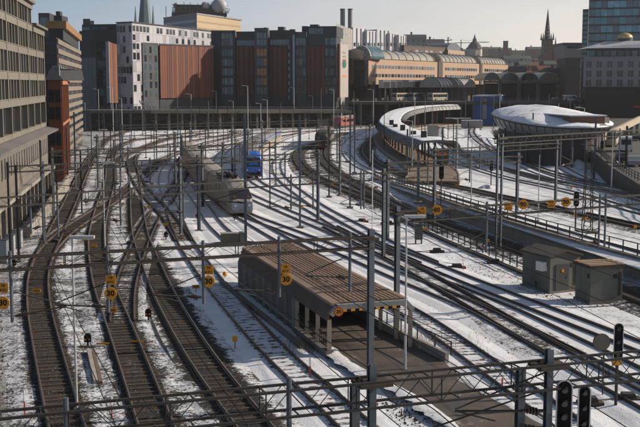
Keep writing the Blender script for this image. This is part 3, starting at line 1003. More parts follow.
for lb, a, b, z, ps, dr in far_p:
    portal(lb, a, b, z, posts=[(p, 0) for p in ps], drops=[(d, 2.4) for d in dr], arms=[(d, 2.3, -1) for d in dr], dep=.55, wid=.5, bar=.095, pitch=1.6, lace=True)

# ================================================================ MASTS AND LAMPS
def mast(label, base, top_py, r=.16, kind='tube', upper=False, arm=None, name='mast', mat=None, group='masts of the yard', head=None):
    p = gu(*base) if upper else gr(*base)
    zb = up_z(p.y) if upper else 0
    zt = zat(top_py, p.y)
    mat = mat or STEEL
    root = thing(name, label, 'lamp post' if head else 'mast', Vector((p.x, p.y, zb)), group)
    q = Vector((p.x, p.y, 0))
    Z = Vector((0, 0, 1))
    if kind == 'tube':
        MB().tube(q + Z * (zb - .1), q + Z * zt, r, r * .6, 10).build('pole', mat, root, sm=False)
    elif kind == 'h':
        m = MB(); ipost(m, q, zb - .1, zt, r * 1.25); m.build('pole', mat, root)
    else:                                       # lattice
        m = MB()
        c = [Vector((sx, sy, 0)) for sx, sy in ((-1, -1), (1, -1), (1, 1), (-1, 1))]
        for k in c: m.bar(q + k * r + Z * (zb - .1), q + k * r * .6 + Z * zt, .07)
        m.build('corner_angle', mat, root)
        m = MB()
        nn = int((zt - zb) / .8)
        for i in range(nn):
            f0, f1 = i / nn, (i + 1) / nn
            r0, r1 = r * (1 - .4 * f0), r * (1 - .4 * f1)
            for j in range(4):
                a_, b_ = c[j] * r0, c[(j + 1) % 4] * r1
                m.bar(q + a_ + Z * (zb + (zt - zb) * f0), q + b_ + Z * (zb + (zt - zb) * f1), .035)
        m.build('lattice', mat, root)
    MB().box(p.x - r * 2.2, p.x + r * 2.2, p.y - r * 2.2, p.y + r * 2.2, zb - .1, zb + .18).build('footing', CONC_D, root)
    if head == 'flat':                          # long flat luminaire on top
        MB().obox(q, Vector((1, .05, 0)), Vector((-.05, 1, 0)), -.12, 1.0, -.16, .16, zt - .02, zt + .1).build('lamp_head', LAMPW, root)
        MB().obox(q, Vector((1, .05, 0)), Vector((-.05, 1, 0)), .15, .95, -.12, .12, zt - .05, zt - .021).build('lens', WHITE, root)
    elif head == 'arm':                         # short arm and luminaire
        MB().tube(q + Z * (zt - .05), q + Vector((-1.1, 0, zt + .12)), .05, n=6).build('lamp_arm', LAMPW, root)
        MB().obox(q, Vector((1, 0, 0)), Vector((0, 1, 0)), -1.7, -.95, -.16, .16, zt + .06, zt + .22).build('lamp_head', LAMPW, root)
    elif head == 'double':
        MB().obox(q, Vector((1, 0, 0)), Vector((0, 1, 0)), -.9, .9, -.15, .15, zt - .02, zt + .12).build('lamp_head', LAMPW, root)
    if arm:
        for z, s in arm: arm_parts(root, q, Vector((1, .35, 0)).normalized(), z + zb, s, 2.6, .05)
    return root
L = dict(name='lamp_post', mat=LAMPW, group='lamp posts of the yard')
mast('slim pale lamp post with a flat head between the two nearest left tracks', (77, 412), 238, .065, head='flat', **L)
mast('slim pale lamp post rising from the driveway beside the roof', (405, 372), 217, .07, head='flat', **L)
mast('pale lamp post behind the double crossing on the left', (105, 250), 163, .07, head='flat', **L)
mast('pale lamp post with a flat head further back among the left tracks', (101, 196), 130, .07, head='flat', **L)
mast('lamp post with a square bracket in front of the curved canopy', (412, 172), 121, .1, head='arm', **L)
mast('lamp post right of the curved platform end', (457, 172), 119, .1, head='arm', upper=True, **L)
mast('thin pale lamp post at the foot of the right embankment', (611, 194), 126, .08, head='arm', upper=True, **L)
mast('thin lamp post right of the oval building near the bushes', (583, 160), 108, .1, head='arm', upper=True, **L)
mast('slim white pole rising behind the mast at the roof corner', (372, 262), 150, .05, mat=WHITE, group='masts of the yard')
mast('slim white pole on the raised yard left of the twin posts', (471, 207), 131, .06, mat=LAMPW, upper=True)
mast('slim pale pole in the middle of the raised yard', (538, 222), 155, .06, mat=LAMPW, upper=True)
mast('tall dark mast between the buffer stop and the brown roof', (246, 272), 117, .17, 'h', arm=((5.6, -1),))
mast('grey mast standing alone on the snow in front of the blue train', (300, 228), 115, .17, 'h', arm=((5.6, 1),))
mast('brownish mast by the upper end of the low railing', (329, 197), 118, .17, 'h', mat=STEEL_B, arm=((5.6, 1),))
mast('grey mast beside the low railing behind the lattice boom', (350, 208), 112, .17, 'h', arm=((5.6, -1),))
mast('grey mast at the bend of the curved tracks by the dark locomotive', (337, 163), 117, .18, 'h', arm=((5.6, -1),))
mast('grey mast on the snow inside the curved tracks', (354.5, 173), 112, .18, 'h', arm=((5.6, 1),))
mast('blue grey mast in front of the curved platform', (407, 181), 129, .2, 'h', arm=((5.6, -1),))
mast('grey twin mast at the wide end of the curved platform', (442, 181), 130, .2, 'h', upper=True)
mast('thick blue grey stub mast left of the orange boards', (418, 203), 152, .22, 'h', upper=True)
mast('broad lattice mast on the raised yard by the signal', (587, 232), 150, .42, 'lattice', mat=STEEL_D, upper=True)
mast('grey mast on the snow left of the oval building', (532, 164), 113, .19, 'h', upper=True)
mast('dark mast left of the oval building near the snow heap', (524, 160), 114, .19, 'h', mat=STEEL_D, upper=True)
mast('mast at the foot of the right embankment', (594, 180), 118, .2, 'h', upper=True, arm=((5.4, -1),))
mast('mast near the right edge beside the parked vehicles', (625, 187), 126, .2, 'h', mat=STEEL_D, upper=True)
mast('dark mast by the relay cabinets on the far left', (19, 262), 165, .13, 'h', mat=STEEL_D)
mast('second dark mast on the far left beside the stone base', (11, 268), 162, .11, 'h', mat=STEEL_D)
mast('grey mast standing before the brick building', (42, 205), 140, .16, 'h')
mast('grey mast between the two leftmost tracks at mid distance', (76, 190), 112, .16, 'h', arm=((5.6, 1),))
mast('thin mast near the far end of the leftmost tracks', (121, 182), 112, .15, 'h')
mast('mast close to the nose of the grey express train', (183, 219), 135, .14, 'h', arm=((5.6, 1),))
# the forest of far masts under the viaduct and in front of the facades, sorted from left to right
random.seed(11)
far_l = []
for i in range(23):
    px = 86 + i * 13.2 + random.uniform(-4, 4)
    py = random.uniform(123, 136)
    far_l.append((px, py, random.uniform(86, 104), random.random() < .55))
for i, (px, py, ty, lamp) in enumerate(sorted(far_l)):
    mast('thin far %s below the dark facades, %s from left' % ('lamp post' if lamp else 'mast', nth(i)), (px, py), ty, .13, 'tube',
         name='lamp_post' if lamp else 'mast', mat=LAMPW if lamp else STEEL, head='arm' if lamp else None, group='far masts before the viaduct')
far_r = sorted([(386 + i * 9.6 + random.uniform(-3, 3), random.uniform(120, 134), random.uniform(92, 104)) for i in range(20)])
for i, (px, py, ty) in enumerate(far_r):
    mast('thin far mast near the blue hut, %s from left' % nth(i), (px, py), ty, .13, 'tube', mat=STEEL if i % 3 else LAMPW, group='far masts on the right')
mid_l = sorted([(132, 152, 112), (178, 144, 108), (200, 141, 104), (228, 143, 106), (251, 141, 104), (293, 147, 108), (340, 149, 110), (366, 140, 108), (384, 152, 112), (104, 152, 116), (115, 200, 140), (270, 209, 142), (318, 221, 150), (206, 186, 128), (82, 214, 150), (168, 160, 118), (192, 149, 100), (208, 146, 112), (218, 152, 104), (236, 147, 110), (262, 150, 105), (280, 141, 101), (309, 139, 103), (276, 185, 128), (157, 172, 124), (146, 158, 120), (68, 178, 128), (92, 165, 120), (58, 226, 165)])
random.seed(31)
mid_l = sorted(mid_l + [(random.uniform(100, 470), random.uniform(138, 176), 0) for _ in range(30)])
mid_l = [(a, b, c or b - 8.2 * (b - 84) / 15.0) for a, b, c in mid_l]
for i, (px, py, ty) in enumerate(mid_l):
    mast('catenary mast among the middle tracks, %s from left' % nth(i), (px, py), ty, .12, 'h', mat=STEEL if i % 2 else STEEL_D, arm=((5.5, -1 if i % 2 else 1),), group='mid distance masts')

# ================================================================ BOARDS AND SIGNALS
TXT = {}
def lettering(root, parent, txt, size, p, bold=.0):
    k = (txt, round(size, 3))
    if k not in TXT: TXT[k] = text_mesh(txt, size, BLACK, bold)
    mw = Matrix.Translation(p) @ Matrix.Rotation(math.pi / 2, 4, 'X')
    return inst(TXT[k], 'lettering', parent, mw)
def board_square(label, c, w, h, lines, thick=.03):
    r = thing('sign', label, 'sign', c - Vector((0, 0, h / 2)), 'orange line boards')
    f = MB().box(c.x - w / 2, c.x + w / 2, c.y, c.y + thick, c.z - h / 2, c.z + h / 2).build('plate', YEL, r)
    for i, (t, s) in enumerate(lines):
        lettering(r, f, t, s, Vector((c.x, c.y - .005, c.z + h * (.24 - .48 * i / max(1, len(lines) - 1)) if len(lines) > 1 else c.z)), s * .02)
    return r
def board_round(label, c, rad_, txt, size, thick=.03, ring=None):
    r = thing('sign', label, 'sign', c - Vector((0, 0, rad_)), 'orange line boards')
    y = Vector((0, 1, 0))
    if ring:
        MB().tube(c + y * .012, c + y * (thick + .012), rad_, n=28).build('rim', ring, r)
        f = MB().tube(c, c + y * .010, rad_ * .78, n=28).build('plate', YEL, r)
    else:
        f = MB().tube(c, c + y * thick, rad_, n=28).build('plate', YEL, r)
    if txt: lettering(r, f, txt, size, c - y * .006, size * .03)
    return r
def pix(px, py, on, dy=-.12):
    """a point in front of a portal's hanging post at a pixel"""
    p = on(px)
    return at(px, py, p.y + dy)
for (sx, sy), (rx, ry), on, what in (((3, 288), (3, 303), onA, 'at the left edge of the picture'), ((110.5, 280), (110.5, 293.5), onA, 'above the second track from the left'),
                                     ((208.5, 270), (208.5, 281.5), onA, 'above the wide brown track'), ((285.5, 269), (286, 279.5), onA, 'above the brown roof')):
    c = pix(sx, sy, on)
    board_square('square orange board lettered ATC hanging %s' % what, c, .42, .40, (('10', .17), ('ATC', .15)))
    c = pix(rx, ry, on)
    board_round('round orange speed board reading 30 hanging %s' % what, c, .265, '30', .33)
for (px, py), rnd, what in (((422, 211), 0, 'left end'), ((437, 210), 1, 'left end'), ((508.5, 206.5), 0, 'middle'), ((523.3, 204.5), 1, 'middle'), ((551.5, 204), 0, 'right'), ((566, 202), 1, 'right')):
    p = onC(px)
    c = at(px, py, p.y - .35)
    if rnd: board_round('round orange speed board reading 30 at the %s of the right hand portal' % what, c, .31, '30', .36)
    else: board_square('square orange board lettered ATC at the %s of the right hand portal' % what, c, .5, .48, (('10', .2), ('ATC', .17)))
# 20 speed sign on the portal of the roofed driveway
c = at(338.6, 311.8, off(-.02, 0, 0).y - .25)
board_round('round yellow speed limit 20 sign with red rim on the driveway portal', c, .27, '20', .26, ring=REDP)
c = at(366, 307, off(-.02, 0, 0).y - .3)
r = thing('mirror', 'round dark traffic mirror hanging from the driveway portal beam', 'mirror', c)
MB().tube(c, c + Vector((0, .05, 0)), .24, n=24).build('disc', GREYP, r)
MB().tube(c + Vector((0, .05, 0)), c + Vector((0, .12, .5)), .025, n=6).build('bracket', STEEL_D, r)

def oval(w, h, n=10):
    """rounded-end upright outline"""
    r_ = w / 2
    P = []
    for i in range(n + 1):
        t = math.pi * i / n
        P.append((r_ * math.cos(t), h / 2 - r_ + r_ * math.sin(t)))
    for i in range(n + 1):
        t = math.pi + math.pi * i / n
        P.append((r_ * math.cos(t), -h / 2 + r_ + r_ * math.sin(t)))
    return P
def signal(label, c, w, h, lamps, pole_to=None, lit=None):
    r = thing('railway_signal', label, 'signal', c if pole_to is None else Vector((c.x, c.y, pole_to)), 'main signals')
    X, Z, Yv = Vector((1, 0, 0)), Vector((0, 0, 1)), Vector((0, 1, 0))
    MB().slab(c, X, Z, Yv, oval(w, h), .0, .03).build('rim', WHITE, r)
    MB().slab(c, X, Z, Yv, oval(w - .07, h - .07), -.02, -.002).build('backboard', BLACK, r)
    for i in range(lamps):
        z = h / 2 - w * .62 - i * (h - w * 1.2) / max(1, lamps - 1)
        k = c + Vector((0, 0, z))
        m = MB()
        n = 10
        ring = []
        for y, rr_ in ((-.02, w * .25), (-.11, w * .23)):
            ring.append([k + Vector((rr_ * math.cos(math.pi * j / n), y, rr_ * math.sin(math.pi * j / n))) for j in range(n + 1)] +
                        [k + Vector(((rr_ - .012) * math.cos(math.pi * j / n), y, (rr_ - .012) * math.sin(math.pi * j / n))) for j in range(n, -1, -1)])
        m.loft(ring)
        m.build('hood', BLACK, r)
        MB().tube(k + Vector((0, -.035, 0)), k + Vector((0, -.021, 0)), w * .2, n=14).build('lens', glass('dark_lens', (.02, .025, .022), .1), r)
    if pole_to is not None:
        MB().tube(Vector((c.x, c.y + .1, pole_to)), Vector((c.x, c.y + .1, c.z + h * .3)), .075, n=8).build('pole', STEEL_D, r)
    return r
p = onB(565); c = at(565, 380, p.y - .3); c.z -= .95
signal('bigger of the two black oval signals hanging from the nearest portal', c, .42, 1.9, 5)
p = onB(585); c = at(585, 385, p.y - .3); c.z -= .8
signal('black oval signal with pale rim right of the bigger one on the nearest portal', c, .335, 1.6, 4)
sb = gr(618, 407)
ct_ = at(618.5, 342, sb.y)
signal('tall black signal on a post near the right edge', ct_, .46, 1.8, 3, 0)
MB().box(ct_.x - .32, ct_.x + .12, sb.y - .18, sb.y - .14, 3.05 - 1.0, 3.35 - 1.0).build('number_plate', YEL, bpy.data.objects['railway_signal.002'])
db = gr(602.5, 396)
dc = at(601.5, 342, db.y)
r = thing('disc_sign', 'round grey disc on a thin pole beside the tall black signal', 'sign', Vector((db.x, db.y, 0)))
MB().tube(Vector((db.x, db.y, -.1)), Vector((db.x, db.y, dc.z)), .035, n=8).build('pole', STEEL_D, r)
MB().tube(dc + Vector((0, -.06, 0)), dc + Vector((0, -.03, 0)), .4, n=28).build('disc', M('disc_back', (.16, .13, .105), .6, .1, .1), r)
MB().tube(dc + Vector((0, -.03, 0)), dc + Vector((0, -.01, 0)), .425, n=28).build('rim', STEEL_D, r)
# signals on the raised yard
def yard_signal(label, base, top, upper=True, w=.55, h=1.5):
    p = gu(*base) if upper else gr(*base)
    zb = up_z(p.y) if upper else 0
    zt = zat(top, p.y)
    return signal(label, Vector((p.x, p.y, zt - h / 2)), w, h, 3, zb)
yard_signal('dark signal on a post between the orange boards and the lattice mast', (575.5, 230), 191)
yard_signal('dark signal post by the wide end of the curved platform', (441, 204), 163, True, .6, 1.9)
yard_signal('dark signal on the raised yard left of the twin posts', (491, 188), 160, True, .6, 1.6)
yard_signal('dark signal beyond the oval building near the right embankment', (601, 176), 140, True, .6, 1.6)
# grey switch cabinet in mid yard
p = gr(418.5, 243)
r = thing('relay_cabinet', 'dark grey cabinet on a stand beside the points in mid yard', 'cabinet', Vector((p.x, p.y, 0)))
MB().box(p.x - .36, p.x + .36, p.y - .25, p.y + .25, .35, 1.75).build('body', M('dark_grey_cabinet', (.06, .06, .06), .6, .1, .15, 2, .2), r)
MB().box(p.x - .4, p.x + .4, p.y - .3, p.y + .3, 1.755, 1.82).build('lid', STEEL_D, r)
for s in (-1, 1): MB().box(p.x + s * .28 - .05, p.x + s * .28 + .05, p.y - .2, p.y + .2, -.1, .345).build('leg', STEEL_D, r)
MB().box(p.x - .3, p.x + .3, p.y - .275, p.y - .252, .45, 1.65).build('door', M('dark_grey_cabinet_door', (.075, .075, .073), .6, .1, .15, 2, .2), r)

# ================================================================ EQUIPMENT SHEDS
GRN = M('grey_green_render', (.135, .14, .115), .85, 0, .14, 1.2, .3, .2)
FELT = M('roofing_felt', (.075, .06, .048), .9, 0, .3, 1.5, .35)
ROOFW = M('weathered_roof_boards', (.30, .19, .115), .85, 0, .3, 1.4, .4)
DOORG = M('dark_door', (.06, .064, .062), .6, .1, .12, 2, .2)
def shed(label, c_px, l_px, r_px, h, kind):
    """c_px near bottom corner, l_px left far bottom corner, r_px right bottom corner"""
    C, L_, R_ = gr(*c_px), gr(*l_px), gr(*r_px)
    u, a = unit(C, R_)
    v0, b = unit(C, L_)
    v = Vector((-u.y, u.x, 0))
    if v.dot(v0) < 0: v = -v
    b = b * max(.6, v.dot(v0))
    C = Vector((C.x, C.y, 0))
    r = thing('equipment_shed', label, 'shed', C)
    MB().obox(C, u, v, 0, a, 0, b, .12, h).build('wall', GRN, r)
    MB().obox(C, u, v, -.08, a + .08, -.08, b + .08, -.1, .118).build('plinth', CONC_D, r)
    if kind == 'gable':
        m = MB()
        Z = Vector((0, 0, 1))
        P = lambda x, y, z: C + u * x + v * y + Z * z
        e = .18
        # low ridge running along v (away from the door front)
        for x0, x1, z0, z1 in ((-e, a / 2, h + .02, h + .42), (a / 2, a + e, h + .42, h + .02)):
            MB().hexa([P(x0, -e, z0), P(x1, -e, z1), P(x1, b + e, z1), P(x0, b + e, z0), P(x0, -e, z0 + .13), P(x1, -e, z1 + .13), P(x1, b + e, z1 + .13), P(x0, b + e, z0 + .13)]).build('roof', FELT, r)
        MB().slab(C, u, Vector((0, 0, 1)), v, [(0.01, h), (a - .01, h), (a / 2, h + .4)], .01, .1).build('gable', GRN, r)
        d = MB().obox(C, u, v, a * .18, a * .62, -.05, -.002, .14, 2.05).build('door', DOORG, r)
        MB().obox(C, u, v, a * .55, a * .59, -.09, -.052, 1.05, 1.12).build('handle', STEEL, d)
        MB().obox(C, u, v, a * .37, a * .45, -.075, -.052, 1.45, 1.66).build('warning_label', YEL, d)
        MB().obox(C, u, v, -.42, -.002, .35, 1.15, 1.55, 2.2).build('air_conditioner', WHITE, r)
        MB().obox(C, u, v, -.03, -.002, 1.5, 1.75, .2, .6).build('vent', STEEL_D, r)
    else:
        MB().obox(C, u, v, -.15, a + .15, -.15, b + .15, h + .002, h + .22).build('roof_edge', FELT, r)
        k = 7
        for i in range(k):
            MB().obox(C, u, v, -.14, a + .14, -.14 + (b + .28) * i / k + .02, -.14 + (b + .28) * (i + 1) / k - .02, h + .222, h + .25 + .03 * (i % 2)).build('roof_board', ROOFW, r)
    MB().obox(C, u, v, a * .86, a * .94, -.06, -.002, .5, h - .3).build('cable_duct', STEEL_D, r)
    MB().obox(C, u, v, a * .70, a * .82, -.03, -.002, h - .75, h - .45).build('vent_grille', STEEL_D, r)
    MB().obox(C, u, v, -.05, -.002, b * .1, b * .2, h - .7, h - .4).build('vent_grille', STEEL_D, r)
    for k_ in range(14):                                   # stained foot of the wall
        MB().obox(C, u, v, a * k_ / 14, a * (k_ + .9) / 14, -.004, -.001, .14, .2 + random.random() * .3).build('stain', CONC_D, r)
    for f in (.33, .66):
        MB().obox(C, u, v, -.006, -.001, b * f - .012, b * f + .012, .15, h - .02).build('joint', DOORG, r)
shed('left grey green equipment shed with low gable roof, door and air conditioner', (549.5, 293), (523.5, 285), (579, 290), 2.55, 'gable')
shed('right grey green equipment shed with flat roof of weathered boards', (590, 304), (569.5, 298.5), (622, 302), 2.45, 'flat')

# ================================================================ SMALL THINGS ON THE GROUND
def dwarf(label, px, py):
    p = gr(px, py)
    r = thing('dwarf_signal', label, 'signal', Vector((p.x, p.y, 0)), 'dwarf signals')
    MB().box(p.x - .05, p.x + .05, p.y - .05, p.y + .05, -.05, .3).build('stand', STEEL_D, r)
    MB().slab(Vector((p.x, p.y, .55)), Vector((1, 0, 0)), Vector((0, 0, 1)), Vector((0, 1, 0)), [(-.19, -.24), (.19, -.24), (.19, .14), (.1, .25), (-.1, .25), (-.19, .14)], -.12, .1).build('housing', BLACK, r)
    for s in (-1, 1):
        MB().tube(Vector((p.x + s * .1, p.y - .14, .47)), Vector((p.x + s * .1, p.y - .122, .47)), .05, n=10).build('lens', ORA, r)
    MB().box(p.x - .5, p.x + .5, p.y - .12, p.y + .12, -.05, .07).build('base', CONC_D, r)
for lb, px, py in (('small black dwarf signal by the long white beam on the left', 88, 347), ('small black dwarf signal right of the second track', 148.5, 321),
                   ('black dwarf signal left of the shaded snowy track', 26 + 140, 240), ('dwarf signal on the snow before the grey express train', 197.5, 221),
                   ('dwarf signal just ahead of the grey express train nose', 234.5, 221), ('dwarf signal by the relay cabinets on the far left', 14, 269),
                   ('dwarf signal between the leftmost tracks beyond the crossover', 86, 205)):
    dwarf(lb, px, py)
def tagplate(label, px, py, upper=False, kind=0):
    p = gu(px, py) if upper else gr(px, py)
    zb = up_z(p.y) if upper else 0
    r = thing('marker_plate', label, 'marker', Vector((p.x, p.y, zb)), 'yellow marker plates')
    h = (.4, .6, .16)[kind]
    MB().box(p.x - .025, p.x + .025, p.y - .02, p.y + .02, zb - .05, zb + h - .1).build('stake', STEEL_D, r)
    w = (.27, .14, .36)[kind]; hh = (.13, .16, .05)[kind]
    b = MB().box(p.x - w, p.x + w, p.y - .055, p.y - .022, zb + h - hh, zb + h + hh).build('plate', YEL, r)
    if py > 250 and kind == 0:
        lettering(r, b, random.choice(('A302', 'A306', 'A310', 'A314')), .17, Vector((p.x, p.y - .06, zb + h)), .004)
MK = [(37, 296, 0), (113, 316, 0), (235, 349, 1), (196, 292, 0), (85, 243, 0), (94, 250, 0), (62, 264, 2), (88, 205, 1), (122, 207, 0), (149, 210, 0), (152, 186, 0), (64, 237, 2), (203, 205, 0),
      (166, 228, 0), (103, 346, 2), (137, 344, 2), (302, 212, 1), (275, 184, 1), (333, 189, 1), (343, 179, 1), (311, 186, 1), (425, 233, 0), (376, 190, 0), (333, 271, 0), (263, 280, 0), (340, 172, 0), (372, 170, 0), (98, 167, 1),
      (175, 178, 0), (181, 183, 0), (255, 165, 1), (497, 238, 0), (488, 247, 1), (432, 208, 0), (293, 172, 1), (180, 176, 1)]
UPM = [(573, 184, 1), (571, 192, 1), (567, 169, 0), (635, 233, 1), (620, 167, 0), (598, 172, 0), (498, 158, 0), (520, 158, 1), (437, 197, 0), (457, 188, 0), (585, 222, 0), (575, 220, 1)]
for i, (px, py, k) in enumerate(sorted(MK)):
    tagplate('small yellow marker plate among the lower tracks, %s from left' % nth(i), px, py, False, k)
for i, (px, py, k) in enumerate(sorted(UPM)):
    tagplate('small yellow marker plate on the raised right hand yard, %s from the left' % nth(i), px, py, True, k)
def marker_post(label, px, py, mat=REDP, h=1.0, upper=False):
    p = gr(px, py)
    r = thing('marker_post', label, 'marker post', Vector((p.x, p.y, 0)), 'thin marker posts')
    MB().tube(Vector((p.x, p.y, -.05)), Vector((p.x, p.y, h * .6)), .04, n=6).build('stake', mat, r)
    MB().tube(Vector((p.x, p.y, h * .6)), Vector((p.x, p.y, h)), .042, n=6).build('top_band', WHITE if mat is REDP else REDP, r)
marker_post('red and white marker post by the open side of the roofed driveway', 310, 378, h=1.1)
marker_post('orange tipped marker post beside the points in mid yard', 463.5, 270, h=.6)
marker_post('orange tipped marker post on the snow behind the points', 364, 223, h=.8)
marker_post('blue and white marker post on the snow at the foot of the nearest portal', 502, 396, M('blue_paint', (.05, .12, .4)), .9)
marker_post('thin red marker post in the lower left corner', 25, 418, h=1.3)
marker_post('thin red marker post between the leftmost track and the pale beam', 112, 418, h=1.0)
# yellow balise and yellow ball lamp
p = gr(225, 278)
r = thing('ball_marker', 'round yellow ball marker on the snow by the shaded track', 'marker', Vector((p.x, p.y, 0)))
m = MB()
rings = []
for i in range(1, 8):
    t = math.pi * i / 8
    rings.append([Vector((p.x + .19 * math.sin(t) * math.cos(2 * math.pi * j / 12), p.y + .19 * math.sin(t) * math.sin(2 * math.pi * j / 12), .32 - .19 * math.cos(t))) for j in range(12)])
m.loft(rings); m.build('ball', YEL, r, sm=True)
MB().box(p.x - .03, p.x + .03, p.y - .03, p.y + .03, -.05, .14).build('stake', STEEL_D, r)
# long pale beam lying between the left tracks
a, b = gr(89, 352), gr(96, 384)
r = thing('beam', 'long pale timber beam lying between the two left tracks', 'beam', Vector((a.x, a.y, 0)))
MB().bar(Vector((a.x, a.y, .1)), Vector((b.x, b.y, .1)), .22, .2).build('timber', M('pale_timber', (.36, .32, .28), .8, 0, .2, 2, .3), r)
MB().bar(Vector((a.x + .25, a.y, .07)), Vector((b.x + .25, b.y, .07)), .18, .14).build('timber', M('brown_timber', (.15, .10, .07), .8, 0, .2, 2, .3), r)
# relay cabinets and stone blocks by the left building
CABG = M('grey_cabinet', (.30, .31, .31), .6, .1, .12, 2, .3)
for lb, px, py, w, h in (('tall grey relay cabinet at the left edge', 3, 263, .7, 1.9), ('grey relay cabinet second from the left edge', 10, 256, .7, 1.8), ('grey relay cabinet third from the left edge', 17, 248, .8, 1.6)):
    p = gr(px, py)
    r = thing('relay_cabinet', lb, 'cabinet', Vector((p.x, p.y, 0)), 'relay cabinets by the left building')
    MB().box(p.x - w / 2, p.x + w / 2, p.y, p.y + .6, .06, h).build('body', CABG, r)
    MB().box(p.x - w / 2 - .05, p.x + w / 2 + .05, p.y - .05, p.y + .65, h + .002, h + .08).build('lid', STEEL, r)
    MB().box(p.x - w / 2 + .06, p.x + w / 2 - .06, p.y - .025, p.y - .002, .16, h - .1).build('door', M('grey_cabinet_door', (.26, .27, .27), .6, .1, .12, 2, .3), r)
    MB().box(p.x - w / 2, p.x + w / 2, p.y + .02, p.y + .58, -.1, .058).build('plinth', CONC_D, r)
# point machines
for i, (px, py, w) in enumerate(sorted([(388, 224, 1.6), (457, 268, 1.4), (362, 222, 1.4), (437, 237 + 15, 1.3), (232, 345 + 8, .0), (55, 243, 1.2), (130, 245, 1.1), (105, 262, 1.3), (590, 404, 1.2), (628, 400, 1.2), (495, 263, 1.3), (186, 250, 1.0)])):
    if not w: continue
    p = gr(px, py)
    r = thing('point_machine', 'low dark point machine lying beside the rails, %s from the left' % nth(i), 'point machine', Vector((p.x, p.y, 0)), 'point machines')
    MB().box(p.x - w / 2, p.x + w / 2, p.y - .3, p.y + .3, -.05, .14).build('base', STEEL_B, r)
    MB().slab(Vector((p.x, p.y, .141)), Vector((1, 0, 0)), Vector((0, 0, 1)), Vector((0, 1, 0)), [(-w * .3, 0), (w * .3, 0), (w * .24, .22), (-w * .24, .22)], -.22, .22).build('casing', STEEL_D, r)
    MB().tube(Vector((p.x - w / 2, p.y - .1, .12)), Vector((p.x - w / 2 - 1.2, p.y - .5, .12)), .03, n=6).build('rod', STEEL_D, r)
# clods and stones poking through the snow
def clods(label, c, n, sx, sy, mat, smax=.12, cat='stones'):
    m = MB()
    for i in range(n):
        x, y = random.gauss(0, sx), random.gauss(0, sy)
        s = random.uniform(.03, smax)
        q = Vector((c.x + x, c.y + y, 0))
        pts = [q + Vector((random.uniform(.6, 1.2) * s * math.cos(t), random.uniform(.6, 1.2) * s * math.sin(t), -.05)) for t in (0, 1.3, 2.5, 3.8, 5.0)]
        m.add(pts + [q + Vector((s * .3, 0, s * .35)), q + Vector((-s * .3, .02, s * .3))], [(0, 1, 5), (1, 2, 6, 5), (2, 3, 6), (3, 4, 5, 6), (4, 0, 5)])
    tag(m.build('stones', mat), label, cat, kind='stuff')
STONE = M('brown_stone', (.075, .055, .04), .9, 0, .3, 3, .3)
clods('dark clods on the snow below the nearest portal', gr(395, 412), 260, 1.1, 1.4, STONE, .07)
clods('dark stones and dead weeds at the driveway wall', gr(440, 352), 120, 1.5, 1.0, STONE, .1)
clods('loose dark stones in the rough snow at the left edge', gr(22, 350), 600, 1.6, 9, STONE, .1)
clods('loose dark stones in the snow between the two left tracks', gr(88, 330), 700, .9, 9, STONE, .09)
clods('loose dark stones beside the wide brown track', gr(150, 340), 500, .9, 8, STONE, .08)
clods('dark stones scattered around the points in mid yard', gr(440, 275), 900, 6, 4, STONE, .06)
clods('dark stones scattered on the snow in front of the sheds', gr(520, 300), 500, 4, 2, STONE, .06)
clods('dark specks on the snow right of the roofed driveway', gr(445, 330), 400, 3.5, 4, STONE, .07)
# dry weeds by the driveway wall
def weeds(label, c, n, sx, sy, h=.6):
    m = MB()
    for i in range(n):
        b = Vector((c.x + random.gauss(0, sx), c.y + random.gauss(0, sy), -.02))
        t = b + Vector((random.uniform(-.25, .25), random.uniform(-.25, .25), random.uniform(.3, 1) * h))
        m.add([b + Vector((-.012, 0, 0)), b + Vector((.012, 0, 0)), t, b + Vector((0, .015, 0))], [(0, 1, 2), (1, 3, 2), (3, 0, 2)])
    tag(m.build('dry_weeds', M('dry_weed', (.16, .105, .06), .9, 0, .3, 3, .3)), label, 'weeds', kind='stuff')
weeds('dry brown weeds along the foot of the driveway wall', gr(425, 345), 350, 1.2, 1.2)
weeds('dry brush on the ground by the open bays of the roofed driveway', gr(303, 345), 900, .75, 1.2, .35)
# ================================================================ TRAINS
def path_len(path):
    s = [0]
    for a, b in zip(path, path[1:]): s.append(s[-1] + (b - a).length)
    return s
def path_at(path, S_, s):
    i = 0
    while i < len(S_) - 2 and S_[i + 1] < s: i += 1
    t = (s - S_[i]) / max(1e-6, S_[i + 1] - S_[i])
    a, b = path[i], path[i + 1]
    d = (b - a).normalized()
    a2 = path[max(0, i - 2)]; b2 = path[min(len(path) - 1, i + 3)]
    d = Vector((b2.x - a2.x, b2.y - a2.y, 0)).normalized()
    return a + (b - a) * t, d
def nearest_s(path, S_, q):
    k = min(range(len(path)), key=lambda i: (path[i].x - q.x) ** 2 + (path[i].y - q.y) ** 2)
    return S_[k]
def ring(p, n, w, zb, zt, rnd=.28):
    """car cross-section, counter-clockwise"""
    h = zt - zb
    pts = [(-w * .93, zb), (-w, zb + h * .12), (-w, zb + h * .62), (-w * .95, zb + h * .8), (-w * .76, zb + h * .94), (-w * .4, zt), (w * .4, zt), (w * .76, zb + h * .94), (w * .95, zb + h * .8), (w, zb + h * .62), (w, zb + h * .12), (w * .93, zb)]
    return [p + n * a + Vector((0, 0, b)) for a, b in pts]
def side_n(d): return Vector((d.y, -d.x, 0))
